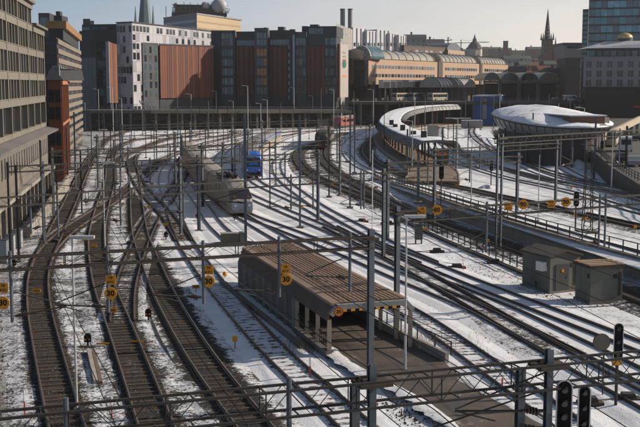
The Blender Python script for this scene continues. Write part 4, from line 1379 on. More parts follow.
def rail_car(root, key, s0, s1, mats, w=1.5, zb=.75, zt=3.9, nose=None, win=None, bogie=True, top_mat=None, z_off=0, stripe=None):
    """car body between arc lengths s0 (near) and s1 (far). nose: list of (ds, width factor, top, bottom) from the tip"""
    path, S_ = PATHS[key], path_len(PATHS[key])
    rings = []
    if nose:
        for ds, fw, top, bot in nose:
            p, d = path_at(path, S_, s0 + ds)
            rings.append(ring(p, side_n(d), w * fw, bot + z_off, top + z_off))
        a = s0 + nose[-1][0] + 1.0
    else: a = s0
    k = max(2, int((s1 - a) / 2.5))
    for i in range(k + 1):
        p, d = path_at(path, S_, a + (s1 - a) * i / k)
        rings.append(ring(p, side_n(d), w, zb + z_off, zt + z_off))
    MB().loft([list(reversed(r)) for r in rings]).build('body', mats['body'], root, sm=False)
    # roof cover
    rr = []
    for i in range(k + 1):
        p, d = path_at(path, S_, a + .3 + (s1 - a - .6) * i / k)
        n = side_n(d)
        h = zt - zb
        pr = [(-w * .97, zb + h * .82), (-w * .77, zb + h * .955), (-w * .4, zt + .03), (w * .4, zt + .03), (w * .77, zb + h * .955), (w * .97, zb + h * .82)]
        rr.append([p + n * x + Vector((0, 0, z + z_off)) for x, z in reversed(pr)])
    MB().loft(rr, cap=False, closed=False).build('roof', top_mat or mats['roof'], root)
    m = MB()
    for i in range(k):
        p, d = path_at(path, S_, a + (s1 - a) * i / k + .4); q, d2 = path_at(path, S_, a + (s1 - a) * (i + 1) / k - .3)
        m.bar(p + Vector((0, 0, zb - .12 + z_off)), q + Vector((0, 0, zb - .12 + z_off)), w * 1.5, .5)
    m.build('underframe', mats['under'], root)
    if bogie:
        for s in (s0 + 3.2, s1 - 3.2):
            p, d = path_at(path, S_, s)
            n = side_n(d)
            b = MB().obox(p, n, d, -.95, .95, -1.4, 1.4, .45, .72).build('bogie', mats['under'], root)
            for ds in (-1.05, 1.05):
                for sg in (-1, 1):
                    c = p + d * ds + n * (sg * .74) + Vector((0, 0, .58))
                    MB().tube(c - n * .06, c + n * .06, .42, n=14).build('wheel', RAIL, b)
    if win:
        z0, z1, ww, pitch = win
        for sg in (-1, 1):
            s = a + 2.0
            while s < s1 - 2.0:
                p, d = path_at(path, S_, s)
                n = side_n(d) * sg
                m = MB().obox(p + Vector((0, 0, z_off)), d, n, -ww / 2, ww / 2, w - .02, w + .02, z0, z1)
                m.build('window', mats['glass'], root)
                s += pitch
    if stripe:
        z0, z1, mt = stripe
        for sg in (-1, 1):
            m = MB()
            for i in range(k):
                p, d = path_at(path, S_, a + (s1 - a) * i / k); q, d2 = path_at(path, S_, a + (s1 - a) * (i + 1) / k)
                P = [p + side_n(d) * sg * (w - .01), p + side_n(d) * sg * (w + .012), q + side_n(d2) * sg * (w + .012), q + side_n(d2) * sg * (w - .01)]
                m.hexa([x + Vector((0, 0, z0 + z_off)) for x in P] + [x + Vector((0, 0, z1 + z_off)) for x in P])
            m.build('stripe', mt, root)
    return path, S_
TG = glass('train_glass', (.018, .022, .026), .12)
XS = dict(body=M('dirty_grey_train', (.28, .265, .235), .55, .15, .16, 1.2, .35), roof=M('dusty_lit_train_roof', (.31, .285, .245), .75, .05, .22, 1.0, .4), under=M('underframe_black', (.025, .022, .02), .8, 0, .2, 2, .2), glass=TG)  # roof lighter than the body: dirt, plus sunlight painted into the beige
path, S_ = PATHS['TX'], path_len(PATHS['TX'])
sf = nearest_s(path, S_, gr(239, 217.5))
tr = thing('express_train', 'dirty grey express train standing nose towards the camera by the buffer stop', 'train', path_at(path, S_, sf)[0])
NOSE = [(0, .76, 1.45, .55), (.2, .84, 1.9, .45), (.9, .93, 2.3, .42), (1.9, .97, 2.95, .45), (3.2, .99, 3.5, .55), (4.8, 1.0, 3.8, .65), (6, 1, 3.88, .7)]
rail_car(tr, 'TX', sf, sf + 17.5, XS, 1.52, nose=NOSE, stripe=(1.2, 1.35, M('train_blue_grey_stripe', (.12, .14, .2), .5, .1)))
s = sf + 18.2
for i in range(3):
    rail_car(tr, 'TX', s, s + 24.2, XS, 1.52, win=(2.0, 2.75, 1.5, 2.3)); s += 25
def front_panel(root, key, s, w, pts, name, mat, lift=.04):
    p, d = path_at(PATHS[key], path_len(PATHS[key]), s)
    n = side_n(d)
    return [p + n * a + Vector((0, 0, b)) + d * c for a, b, c in pts], n, d
P, n_, d_ = front_panel(tr, 'TX', sf, 1.5, [(-1.3, 2.1, .45), (1.3, 2.1, .45), (1.15, 3.1, 2.0), (-1.15, 3.1, 2.0)], 'x', TG)
MB().hexa([q for q in P[:2]] + [q + d_ * .3 for q in P[1::-1]] + [q for q in P[3:1:-1]] + [q + d_ * .3 for q in P[2:4]]).build('windscreen', TG, tr)
P, n_, d_ = front_panel(tr, 'TX', sf, 1.5, [(-1.22, .78, -.1), (1.22, .78, -.1), (1.2, 1.75, .0), (-1.2, 1.75, .0)], 'x', TG)
MB().hexa([q for q in P[:2]] + [q + d_ * .25 for q in P[1::-1]] + [q for q in P[3:1:-1]] + [q + d_ * .25 for q in P[2:4]]).build('front_panel', M('pale_blue_front', (.19, .22, .29), .45, .1, .12, 2, .25), tr)
for sg in (-1, 1):
    p, d = path_at(path, S_, sf)
    c = p + side_n(d) * (sg * .8) + Vector((0, 0, 1.35)) - d * .16
    MB().tube(c, c + d * .1, .11, n=12).build('headlight', WHITE, tr)
    c = c + Vector((0, 0, 1.0)) + d * .5
    MB().tube(c, c + d * .1, .09, n=12).build('tail_light', emit_mat('red_tail_light', (.5, .03, .015), .25) if sg < 0 else MATS['red_tail_light'], tr)
def pantograph(root, key, s, z, fold=.55):
    p, d = path_at(PATHS[key], path_len(PATHS[key]), s)
    n = side_n(d)
    Z = Vector((0, 0, 1))
    m = MB()
    for sg in (-1, 1):
        m.bar(p + n * .5 * sg + Z * z - d * 1.0, p + n * .5 * sg + Z * z + d * 1.0, .1)
        m.tube(p + n * .4 * sg + Z * (z + .05) + d * .9, p + n * .3 * sg + Z * (z + fold) - d * .9, .04, n=6)
        m.tube(p + n * .3 * sg + Z * (z + fold) - d * .9, p + n * .3 * sg + Z * (z + fold * 1.5) + d * .6, .035, n=6)
    m.bar(p - n * .9 + Z * (z + fold * 1.5) + d * .6, p + n * .9 + Z * (z + fold * 1.5) + d * .6, .07)
    m.bar(p - n * .9 + Z * (z + fold * 1.5) + d * .9, p + n * .9 + Z * (z + fold * 1.5) + d * .9, .07)
    for a in (-.8, 0, .8):
        m.tube(p + d * a + Z * (z - .05) + n * .45, p + d * a + Z * (z + .3) + n * .45, .08, n=8)
        m.tube(p + d * a + Z * (z - .05) - n * .45, p + d * a + Z * (z + .3) - n * .45, .08, n=8)
    m.build('pantograph', BLACK, root)
pantograph(tr, 'TX', sf + 7, 3.98)
p, d = path_at(path, S_, sf + 10.5)
MB().obox(p, side_n(d), d, -1.0, 1.0, -2.4, 2.4, 3.93, 4.12).build('roof_equipment', STEEL_D, tr)
for i in range(6):
    p, d = path_at(path, S_, sf + 5.6 + i * 1.2)
    MB().obox(p, side_n(d), d, -.12, .12, -.2, .2, 3.9, 4.35).build('roof_insulator', INSUL, tr)

BS = dict(body=M('cream_train_side', (.42, .35, .28), .55, .05, .15, 1.2, .3), roof=M('grey_train_roof', (.20, .19, .18), .75, .05, .2, 1.0, .35), under=MATS['underframe_black'], glass=TG)
BLUE = M('train_blue', (.025, .13, .55), .4, .05, .15, 1.2, .2)
BF = dict(BS, body=BLUE)
pathb, Sb = PATHS['RB'], path_len(PATHS['RB'])
sb_ = nearest_s(pathb, Sb, gr(253, 179))
tb = thing('commuter_train', 'commuter train with bright blue front and cream carriages on the curve', 'train', path_at(pathb, Sb, sb_)[0])
rail_car(tb, 'RB', sb_, sb_ + 5.5, BF, 1.52, nose=[(0, .88, 2.3, .5), (.3, .95, 3.4, .45), (.8, .98, 4.0, .45), (1.6, 1.0, 4.25, .5)], bogie=False, zt=4.25)
rail_car(tb, 'RB', sb_ + 5.52, sb_ + 25, BS, 1.515, win=(1.9, 2.85, 1.6, 2.2), stripe=(3.0, 3.3, BLUE))
s = sb_ + 25.6
for i in range(3):
    rail_car(tb, 'RB', s, s + 24, BS, 1.515, win=(1.9, 2.85, 1.6, 2.2), stripe=(3.0, 3.3, BLUE)); s += 24.7
p, d = path_at(pathb, Sb, sb_)
n = side_n(d)
P = [p + n * a + Vector((0, 0, b)) + d * c for a, b, c in ((-1.12, 1.95, -.07), (1.12, 1.95, -.07), (1.12, 3.35, .26), (-1.12, 3.35, .26))]
MB().hexa([P[0], P[1], P[1] + d * .3, P[0] + d * .3, P[3], P[2], P[2] + d * .35, P[3] + d * .35]).build('windscreen', TG, tb)
for sg in (-1, 1):
    c = p + n * (sg * .95) + Vector((0, 0, 1.4)) - d * .08
    MB().tube(c, c + d * .1, .13, n=12).build('headlight', WHITE, tb)
MB().obox(p, n, d, -1.1, 1.1, -.35, .2, .45, .95).build('coupler_skirt', BLACK, tb)
for sg in (-1, 1):
    c = p + n * (sg * .9) + Vector((0, 0, 1.05)) - d * .1
    MB().tube(c - d * .4, c + d * .1, .16, n=12).build('buffer', BLACK, tb)

DK = dict(body=M('dark_train_side', (.035, .033, .034), .5, .1, .2, 1.2, .2), roof=M('dark_train_roof', (.07, .066, .062), .7, .05, .2, 1.0, .3), under=MATS['underframe_black'], glass=TG)
pd, Sd = PATHS['RE'], path_len(PATHS['RE'])
s_d = nearest_s(pd, Sd, gr(321, 150))
td = thing('locomotive', 'dark locomotive facing the camera at the head of the curved track', 'locomotive', path_at(pd, Sd, s_d)[0])
rail_car(td, 'RE', s_d, s_d + 15, DK, 1.55, nose=[(0, .94, 2.3, .6), (.35, .98, 3.3, .6), (1.2, 1.0, 4.0, .7)], zt=4.1)
p, d = path_at(pd, Sd, s_d); n = side_n(d)
for sg in (-1, 1):
    MB().obox(p, n, d, sg * .65 - .5, sg * .65 + .5, -.02, .3, 2.35, 3.1).build('windscreen', glass('pale_windscreen', (.05, .06, .07), .08), td)
    MB().tube(p + n * sg * .9 + Vector((0, 0, 1.3)) - d * .1, p + n * sg * .9 + Vector((0, 0, 1.3)), .12, n=10).build('headlight', WHITE, td)
    MB().tube(p + n * sg * .9 + Vector((0, 0, .95)) - d * .45, p + n * sg * .9 + Vector((0, 0, .95)), .18, n=10).build('buffer', BLACK, td)
MB().obox(p, n, d, -1.3, 1.3, -.06, .0, .62, .9).build('red_skirt', REDP, td)
# wagons beyond it: grey one and pink-red one
GW = dict(DK, body=M('grey_wagon', (.16, .155, .15), .6, .1), roof=M('grey_wagon_roof', (.22, .21, .20), .75, 0))
tw = thing('grey_railcar', 'grey railcar partly hidden behind the dark locomotive', 'railcar', path_at(pd, Sd, s_d + 17)[0])
rail_car(tw, 'RE', s_d + 17, s_d + 40, GW, 1.5, win=(1.9, 2.8, 1.4, 2.2))
pr_ = gr(340, 127)
rw = thing('railcar', 'faded red railcar side on beyond the dark locomotive', 'railcar', Vector((pr_.x, pr_.y, 0)))
a = gr(341, 128.5); b = gr(355, 126.5)
u, Lr = unit(a, b); v = Vector((-u.y, u.x, 0))
a = Vector((a.x, a.y, 0))
RR = M('faded_red', (.27, .07, .055), .6, 0, .15, 1, .25)
MB().obox(a, u, v, 0, Lr, 0, 3, .8, 3.7).build('body', RR, rw)
MB().slab(a + Vector((0, 0, 3.701)), v, Vector((0, 0, 1)), u, [(0, 0), (3, 0), (2.6, .4), (.4, .4)], 0, Lr).build('roof', BS['roof'], rw)
MB().obox(a, u, v, .2, Lr - .2, .3, 2.7, .3, .798).build('underframe', DK['under'], rw)
for i in range(3): MB().obox(a, u, v, Lr * (.15 + .28 * i), Lr * (.32 + .28 * i), -.03, -.002, 2.0, 2.9).build('window', TG, rw)

_m, _nt, _b = nodes_of('patchy_roof_snow')
_pp = pos(_nt)
_k = maprange(_nt, math_n(_nt, 'ADD', math_n(_nt, 'MULTIPLY', noise(_nt, .35, 4, .6, _pp), .7), math_n(_nt, 'MULTIPLY', noise(_nt, 2.2, 6, .7, _pp), .3)), .36, .44)
_nt.links.new(mixc(_nt, _k, (.17, .165, .155), (.74, .75, .78)), _b.inputs['Base Color'])
_b.inputs['Roughness'].default_value = .8
_bn = nd(_nt, 'ShaderNodeBump'); _bn.inputs['Strength'].default_value = .6; _bn.inputs['Distance'].default_value = .15
_nt.links.new(noise(_nt, 1.2, 6, .65, _pp), _bn.inputs['Height']); _nt.links.new(_bn.outputs[0], _b.inputs['Normal'])
ROOFSNOW = _m
# ================================================================ CURVED PLATFORM WITH CANOPY
CP = spline([Vector((x, y, 0)) for x, y in ((20.8, 186), (18.8, 218), (18.2, 256), (19.4, 295), (24.5, 334), (34, 362), (47, 381))], 2.2)
def cz(p): return 2.5 * smooth((p.y - 285) / 95)
NP = normals(CP)
PB_ = spline([Vector((x, y, 0)) for x, y in ((16.5, 156), (18.6, 175), (18.6, 200), (17.6, 230), (17.6, 262), (19.4, 297), (24.5, 334), (34, 362), (47, 381))], 2.5)
NB_ = normals(PB_)
pf = thing('platform', 'curved brown asphalt platform under the snowy canopy', 'platform', PB_[0])
def strip(path, N, a, b, z0, z1):
    rings = [[p + N[i] * a + Vector((0, 0, z0)), p + N[i] * b + Vector((0, 0, z0)), p + N[i] * b + Vector((0, 0, z1)), p + N[i] * a + Vector((0, 0, z1))] for i, p in enumerate(path)]
    return MB().loft([list(reversed(r)) for r in rings])
hw = lambda i: 1
strip(PB_, NB_, -3.9, 3.9, -.1, .78).build('deck', M('platform_asphalt', (.19, .135, .095), .9, 0, .25, .6, .35, .2), pf)
strip(PB_, NB_, -4.1, -3.902, .3, .86).build('edge_kerb', CONC, pf)
strip(PB_, NB_, 3.902, 4.1, .3, .86).build('edge_kerb', CONC, pf)
can = thing('platform_canopy', 'curved platform canopy with snow on its roof and rounded grey fascia', 'canopy', CP[0])
rings = []
for i, p in enumerate(CP):
    n = NP[i]
    pr = [(-3.9, 3.55), (-3.75, 4.2), (-3.35, 4.75), (-2.7, 5.05), (0, 5.15), (2.7, 5.05), (3.35, 4.75), (3.75, 4.2), (3.9, 3.55), (3.7, 3.55), (3.5, 4.2), (2.9, 4.7), (0, 4.85), (-2.9, 4.7), (-3.5, 4.2), (-3.7, 3.55)]
    rings.append([p + n * x + Vector((0, 0, z + cz(p))) for x, z in pr])
MB().loft(rings).build('roof_shell', M('canopy_grey_metal', (.17, .175, .17), .55, .25, .15, .6, .3), can)
rings = []
for i, p in enumerate(CP):
    n = NP[i]
    j = .12 * mnoise.noise(Vector((p.x * .4, p.y * .4, 1)))
    pr = [(-3.0 + j, 4.99), (-2.7 + j, 5.14), (0, 5.27), (2.7 + j, 5.14), (3.0 + j, 4.99)]
    rings.append([p + n * x + Vector((0, 0, z + cz(p))) for x, z in pr])
MB().loft(rings, cap=False, closed=False).build('snow_cover', ROOFSNOW, can)
for i in range(len(CP)):
    p, n = CP[i], NP[i]
    for sg in (-1, 1):
        pr = [(3.93, 3.5), (3.79, 4.22), (3.39, 4.79), (2.75, 5.09)]
        P = [p + n * (sg * x) + Vector((0, 0, z + cz(p))) for x, z in pr]
        m = MB()
        for a_, b_ in zip(P, P[1:]): m.bar(a_, b_, .09)
        m.build('fascia_rib', STEEL_D, can)
for i in range(2, len(CP) - 2, 3):
    for s in (-1.6, 1.6):
        p = CP[i] + NP[i] * s
        MB().box(p.x - .17, p.x + .17, p.y - .17, p.y + .17, .7, 4.8 + cz(p)).build('column', M('rusty_column', (.13, .07, .045), .7, 0, .2, 2, .3), can)
for i in (4, 9, 16, 23, 28):
    if i < len(CP):
        p = CP[i] + NP[i] * (-1.0)
        MB().box(p.x - .5, p.x + .5, p.y - .5, p.y + .5, 5.1 + cz(p), 6.4 + cz(p) - (i % 2) * .5).build('roof_vent', STEEL_D, can)
p = CP[6]
MB().box(p.x + .6, p.x + 2.4, p.y - 1, p.y + 1, 5.1, 7.3).build('roof_housing', M('housing_grey', (.26, .25, .23), .8), can)
p = CP[0]
r = thing('kiosk', 'small dark kiosk under the near end of the curved canopy', 'kiosk', p + Vector((1, 4, .78)))
MB().box(p.x - .3, p.x + 2.2, p.y + 3, p.y + 5.5, .78, 3.3).build('wall', M('kiosk_brown', (.10, .06, .045), .7), r)
MB().box(p.x - .5, p.x + 2.4, p.y + 2.8, p.y + 5.7, 3.302, 3.45).build('roof', STEEL_D, r)
MB().box(p.x + .2, p.x + 1.7, p.y + 2.97, p.y + 2.998, 2.3, 2.9).build('orange_sign', ORA, r)
MB().box(p.x + .1, p.x + .95, p.y + 2.97, p.y + 2.998, .85, 2.2).build('door', DOORG, r)

# ================================================================ OVAL BUILDING WITH SNOWY ROOF
ob = Vector((xat(549, 215), 218, 0))
ov = thing('oval_building', 'low oval pavilion with snow covered roof and curved glazed underside', 'building', ob)
def oring(sx, sy, z, tip=0, n=44, dz=0):
    out = []
    for i in range(n):
        t = 2 * math.pi * i / n
        c, s_ = math.cos(t), math.sin(t)
        x = sx * math.copysign(abs(c) ** .85, c)
        if c > 0: x += tip * c ** 4
        out.append(ob + Vector((x, sy * math.copysign(abs(s_) ** .9, s_), z + dz * s_)))
    return out
GLZ = M('ribbed_grey_glazing', (.30, .31, .30), .4, .2, .2, .4, .3)
MB().loft([oring(8.4, 26.5, 5.6, 0), oring(9.0, 28, 6.3, .3, dz=.2), oring(9.5, 29.2, 7.1, .6, dz=.5), oring(9.8, 30, 7.9, .8, dz=.9)]).build('fascia', GLZ, ov)
for i in range(0, 44):
    a1, a2, a3 = oring(9.05, 28.1, 6.3, .3, dz=.2)[i], oring(9.56, 29.3, 7.1, .6, dz=.5)[i], oring(9.86, 30.1, 7.85, .8, dz=.9)[i]
    MB().bar(a1, a2, .12).bar(a2, a3, .12).build('fascia_rib', STEEL, ov)
MB().loft([oring(10.0, 30.4, 7.91, .8, dz=.9), oring(10.05, 30.5, 8.15, .8, dz=.9)]).build('roof_edge', STEEL_D, ov)
RO = [oring(9.9, 30.3, 8.155, .8, dz=.9), oring(9.4, 28.6, 8.6, .6, dz=.9), oring(8.2, 25, 9.0, .5, dz=.9), oring(6.6, 20, 9.5, .3, dz=.8), oring(4.6, 14, 9.9, 0, dz=.6), oring(2.6, 8, 10.2, 0, dz=.3), oring(.6, 3, 10.35, 0, dz=.1)]
for k_, rg_ in enumerate(RO):
    if k_:
        for v_ in rg_: v_.z += .45 * mnoise.noise(Vector((v_.x * .22, v_.y * .10, 4)))
MB().loft(RO).build('snow_cover', ROOFSNOW, ov, sm=True)
# sunken roof terrace and brown wall on the right of the roof
MB().obox(ob, Vector((1, .12, 0)).normalized(), Vector((-.12, 1, 0)).normalized(), -4.2, 2.2, -25.5, -21, 7.6, 9.2).build('roof_box', M('brown_clad', (.13, .06, .04), .7), ov)
MB().obox(ob, Vector((1, .12, 0)).normalized(), Vector((-.12, 1, 0)).normalized(), -4.5, 2.5, -25.8, -8, 9.203, 9.4).build('roof_box_snow', SNOWM, ov)
MB().obox(ob, Vector((1, .12, 0)).normalized(), Vector((-.12, 1, 0)).normalized(), 2.9, 3.9, -23.5, 2, 7.6, 8.9).build('curved_rim', M('pale_rim', (.45, .40, .33), .6), ov)
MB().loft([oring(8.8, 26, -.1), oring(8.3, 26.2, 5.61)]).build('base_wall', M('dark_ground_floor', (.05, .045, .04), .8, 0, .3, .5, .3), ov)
for i in range(12):
    t = math.pi + math.pi * (i + .5) / 12
    q = ob + Vector((9.2 * math.cos(t), 28 * math.sin(t), 0))
    MB().tube(q + Vector((0, 0, -.1)), q + Vector((0, 0, 6.2)), .22, n=8).build('column', STEEL, ov)

# ================================================================ SNOW HEAPS
def heap(label, px, py, w, d, h, upper=True):
    p = gu(px, py) if upper else gr(px, py)
    zb = up_z(p.y) if upper else 0
    m = MB()
    nr, na = 9, 28
    rings = []
    sd = random.uniform(0, 99)
    for i in range(nr):
        f = i / (nr - 1)
        rr = 1 - f
        rg = []
        for j in range(na):
            t = 2 * math.pi * j / na
            nz = mnoise.noise(Vector((math.cos(t) * rr * 2.2 + sd, math.sin(t) * rr * 2.2, sd)))
            rg.append(Vector((p.x + w * (rr + .02) * math.cos(t) * (1 + .25 * nz), p.y + d * (rr + .02) * math.sin(t) * (1 + .25 * nz), zb - .05 + h * (1 - rr ** 1.6) * (1 + .5 * nz) + .12 * mnoise.noise(Vector((j * .9, i * 1.7, sd))))))
        rings.append(rg)
    m.loft(rings)
    tag(m.build('snow_heap', M('ploughed_snow', (.55, .55, .57), .85, 0, .25, 1.2, .45, .6), base=Vector((p.x, p.y, zb)), sm=True), label, 'snow heap', 'ploughed snow heaps')
heap('grey ploughed snow heap left of the oval building', 544, 159, 3.2, 6, 1.9)
heap('ploughed snow heap at the foot of the right embankment', 580, 167, 2.4, 5, 1.5)
heap('small snow heap behind the lattice mast', 583, 213, 1.6, 2, .7)
heap('small snow heap near the left edge of the raised yard', 487, 188, 1.2, 2, .5)
# ================================================================ BUILDINGS
def YK(Y):                          # the facades round the yard stand a good way behind its far edge
    return Y * 1.2 if 270 <= Y <= 388 else Y
_zat = zat
def zat(py, Y):
    return _zat(py, YK(Y))
def V(px, Y, py=70):
    p = at(px, py, YK(Y))
    return Vector((p.x, p.y, 0))
WM = {}
def wmesh(w, h, mat, proud):
    k = (round(w, 2), round(h, 2), mat.name, proud)
    if k not in WM:
        WM[k] = MB().box(-w / 2, w / 2, -proud, .03, 0, h).mesh('window', mat)
    return WM[k]
def rows(parent, P0, P1, zs, h, w, cols, mats, proud=.05, name='window', skip=0.0, a0=0.0, a1=1.0, stag=0):
    """grid of windows on the face P0 (left) to P1 (right)"""
    u, L = unit(P0, P1)
    v = Vector((-u.y, u.x, 0))
    for j, z in enumerate(zs):
        for i in range(cols):
            if random.random() < skip: continue
            t = a0 + (a1 - a0) * (i + .5 + (stag * random.uniform(-.3, .3))) / cols
            mt = random.choice(mats) if isinstance(mats, (list, tuple)) else mats
            inst(wmesh(w, h, mt, proud), name, parent, frame(P0 + u * (L * t) + Vector((0, 0, z)), u, v))
def face_box(P0, P1, a0, a1, d0, d1, z0, z1):
    """box on a face: along 0..1, outward d (positive = towards the viewer side)"""
    u, L = unit(P0, P1)
    n = Vector((u.y, -u.x, 0))
    return MB().obox(P0, u, n, a0 * L, a1 * L, d0, d1, z0, z1)
def block(parent, pts, z0, z1, mat, name='wall', roof=None):
    MB().prism([(p.x, p.y) for p in pts], z0, z1).build(name, mat, parent)
    if roof:
        c = sum((Vector(p) for p in pts), Vector()) / len(pts)
        MB().prism([(c.x + (p.x - c.x) * 1.015, c.y + (p.y - c.y) * 1.015) for p in pts], z1 + .002, z1 + .5).build('parapet', roof, parent)
GD = glass('dark_window', (.020, .026, .034), .15)
GB = glass('blue_window', (.075, .105, .14), .1)
GT = glass('teal_window', (.07, .12, .14), .1)
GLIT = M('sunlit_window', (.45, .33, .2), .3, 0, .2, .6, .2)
STONE_ = M('beige_stone', (.168, .150, .124), .8, 0, .12, .6, .3)
STONE_D = M('beige_stone_base', (.15, .132, .108), .85, 0, .15, .5, .35)
CHAR = M('charcoal_cladding', (.026, .029, .035), .5, .1, .18, .4, .2)
CHAR2 = M('charcoal_cladding_light', (.045, .050, .058), .5, .1, .18, .4, .2)

# ---- stone office building along the left edge
U = Vector((-.151, .9885, 0)).normalized()
N_ = Vector((U.y, -U.x, 0))
E = Vector((-38.6, 150, 0))
LB0 = E - U * 56
lb = thing('stone_office_building', 'tall beige stone office building with rows of narrow windows at the left edge', 'building', LB0)
LEN1, LEN = 42.3, 56.0
ZB = 9.2
MB().obox(LB0, U, N_, 0, LEN1, -18, -.62, -.1, 24.6).build('wall', STONE_, lb)
MB().obox(LB0, U, N_, LEN1 + .01, LEN, -18, -.62, -.1, 22.0).build('wall', STONE_, lb)
fl = [10.0, 12.95, 15.9, 18.95, 22.0]
def bandbox(a0, a1, z0, z1, d0=-.62, d1=0, name='spandrel', mat=STONE_):
    return MB().obox(LB0, U, N_, a0, a1, d0, d1, z0, z1).build(name, mat, lb)
for i, z in enumerate(fl):
    a1 = LEN if z < 21.9 else LEN1
    if i == 0: continue
    bandbox(0, a1 - .003, z - .42, z + .38, -.619, -.02)
    bandbox(0, a1, z + .382, z + .46, -.619, .05, 'sill')
bandbox(0, LEN1, 24.3, 24.95, -.7, .12, 'cornice')
bandbox(0, LEN1, 24.96, 25.3, -.7, .5, 'cornice', STONE_D)
bandbox(LEN1 - .01, LEN, 21.6, 22.4, -.7, .14, 'cornice')
bandbox(LEN1, LEN + .5, 22.41, 22.7, -.7, .55, 'cornice', STONE_D)
# piers and recessed windows
pitch = 2.35
nW = int(LEN / pitch)
for i in range(nW + 1):
    a = LEN - i * pitch
    wide = (i % 4 == 0)
    w = .62 if wide else .34
    ztop = 21.6 if a > LEN1 - .3 else 24.3
    if a - w < 0: continue
    MB().obox(LB0, U, N_, a - w / 2 if i else a - w, a + w / 2 if i else a, -.618, .03 if wide else -.06, fl[1] + .2, ztop).build('pier', STONE_, lb)
gm = {}
for j in range(1, 5):
    z0 = fl[j] + .46
    z1 = (fl[j + 1] - .42) if j < 4 else 24.3
    for i in range(nW):
        a = LEN - i * pitch
        if j == 4 and a > LEN1: continue
        if a - pitch < 0: continue
        k = round(z1 - z0, 2)
        if k not in gm:
            gm[k] = (MB().box(.15, pitch - .15, -.05, 0, 0, k).mesh('window', GD), MB().box(.15, pitch - .15, -.05, 0, 0, k).mesh('window', GB), MB().box(.15, pitch - .15, -.05, 0, 0, k).mesh('window', M('window_with_blind', (.17, .16, .145), .35)),
                     MB().box(pitch / 2 - .06, pitch / 2 + .06, -.14, -.051, 0, k).box(.15, pitch - .15, -.13, -.052, k * .62, k * .62 + .08).mesh('glazing_bar', STONE_D))
        mw = frame(LB0 + U * (a - pitch) + N_ * (-.5) + Vector((0, 0, z0)), U, Vector((-U.y, U.x, 0)))
        w = inst(gm[k][random.choice((0, 0, 0, 1, 1, 2))], 'window', lb, mw)
        inst(gm[k][3], 'glazing_bar', w, mw)
# big glazed storey
for i in range(8):
    a1 = LEN - i * 7.05
    a0 = a1 - 7.05
    if a0 < -.5: break
    MB().obox(LB0, U, N_, a1 - .45, a1, -.61, .02, ZB + .05, fl[1] - .42).build('pier', STONE_, lb)
    MB().obox(LB0, U, N_, max(0, a0 + .3), a1 - .75, -.5, -.45, ZB + .5, fl[1] - .55).build('window', GD, lb)
    for f in (.33, .66): MB().obox(LB0, U, N_, a0 + 6.4 * f, a0 + 6.4 * f + .1, -.449, -.4, ZB + .5, fl[1] - .55).build('glazing_bar', STONE_D, lb)
bandbox(0, LEN, ZB - .1, ZB + .45, -.615, .0)
# sloping ledge, then the plain lower wall with small windows
m = MB().slab(LB0, N_, Vector((0, 0, 1)), U, [(-.6, ZB - .75), (1.5, ZB - .75), (1.55, ZB - .5), (-.6, ZB - .12)], 0, LEN + 1.2)
m.build('ledge', M('ledge_lead', (.16, .15, .14), .7, .1, .15, .8, .3), lb)
bandbox(0, LEN, -.1, ZB - .76, -.61, .1, 'lower_wall', STONE_D)
for i in range(24):
    a = LEN - 1.6 - i * 2.3
    if a < .5: break
    MB().obox(LB0, U, N_, a - .42, a + .42, .101, .14, 5.6, 7.5).build('small_window', GD, lb)
    MB().obox(LB0, U, N_, a - .5, a + .5, .141, .24, 5.45, 5.59).build('small_sill', STONE_, lb)
bandbox(0, LEN + .2, 3.2, 3.6, .1, 1.1, 'string_course', CONC)
bandbox(0, LEN + .2, -.1, 3.19, .1, .6, 'base', M('stained_base', (.17, .145, .12), .9, 0, .2, .4, .4))
for i in range(14):
    a = 2 + i * 4
    if a > LEN: break
    bandbox(a - .3, a + .3, -.1, 3.15, .601, 1.0, 'buttress', CONC_D)
# ramp wall in front of it
r = thing('ramp_wall', 'pale concrete ramp wall at the foot of the stone building', 'wall', LB0 + N_ * 3)
for i in range(12):
    a0 = 8 + i * 4.0
    MB().obox(LB0, U, N_, a0, a0 + 3.96, 2.6, 2.95, -.1, 1.1 + i * .09).build('wall_panel', CONC, r)

# ---- brick annex
def simple(name, label, cat='building', loc=None, group=None):
    return thing(name, label, cat, loc, group)
BRICK = M('red_orange_brick', (.17, .058, .025), .85, 0, .2, 1.5, .35)
q0, q1, q2 = V(49, 163, 120), V(61.5, 163, 120), V(69, 190, 120)
ba = simple('brick_building', 'narrow orange brick building between the stone and striped buildings', loc=q1)
block(ba, [q0, q1, q2, q0 + (q2 - q1)], -.1, 15.6, BRICK)
zr = 15.6
MB().hexa([Vector((q0.x - .4, q0.y - .4, zr + .002)), Vector((q1.x + .5, q1.y - .4, zr + .002)), Vector((q2.x + .5, q2.y, zr + .002)), Vector((q0.x - .4, q2.y, zr + .002)),
           Vector((q0.x - .3, q0.y + 3, zr + 1.8)), Vector((q1.x - 1.6, q1.y + 3, zr + 1.8)), Vector((q2.x - 1.6, q2.y - 2, zr + 1.8)), Vector((q0.x - .3, q2.y - 2, zr + 1.8))]).build('roof', M('dark_slate', (.03, .032, .036), .6, 0, .2, 1, .2), ba)
face_box(q1, q2, 0, 1, .01, .35, 14.9, 15.5).build('cornice', M('brick_trim', (.36, .14, .06), .85), ba)
face_box(q1, q2, 0, 1, .01, .25, 8.6, 9.0).build('string_course', MATS['brick_trim'], ba)
for k in range(6): face_box(q1, q2, k / 6 + .01, k / 6 + .045, .01, .22, .3, 14.8).build('pilaster', BRICK, ba)
rows(ba, q1, q2, [2.5, 5.6, 9.6, 12.2], 1.9, 1.5, 6, GD)
rows(ba, q0, q1, [2.5, 5.6, 9.6, 12.2], 1.9, .8, 2, GD)
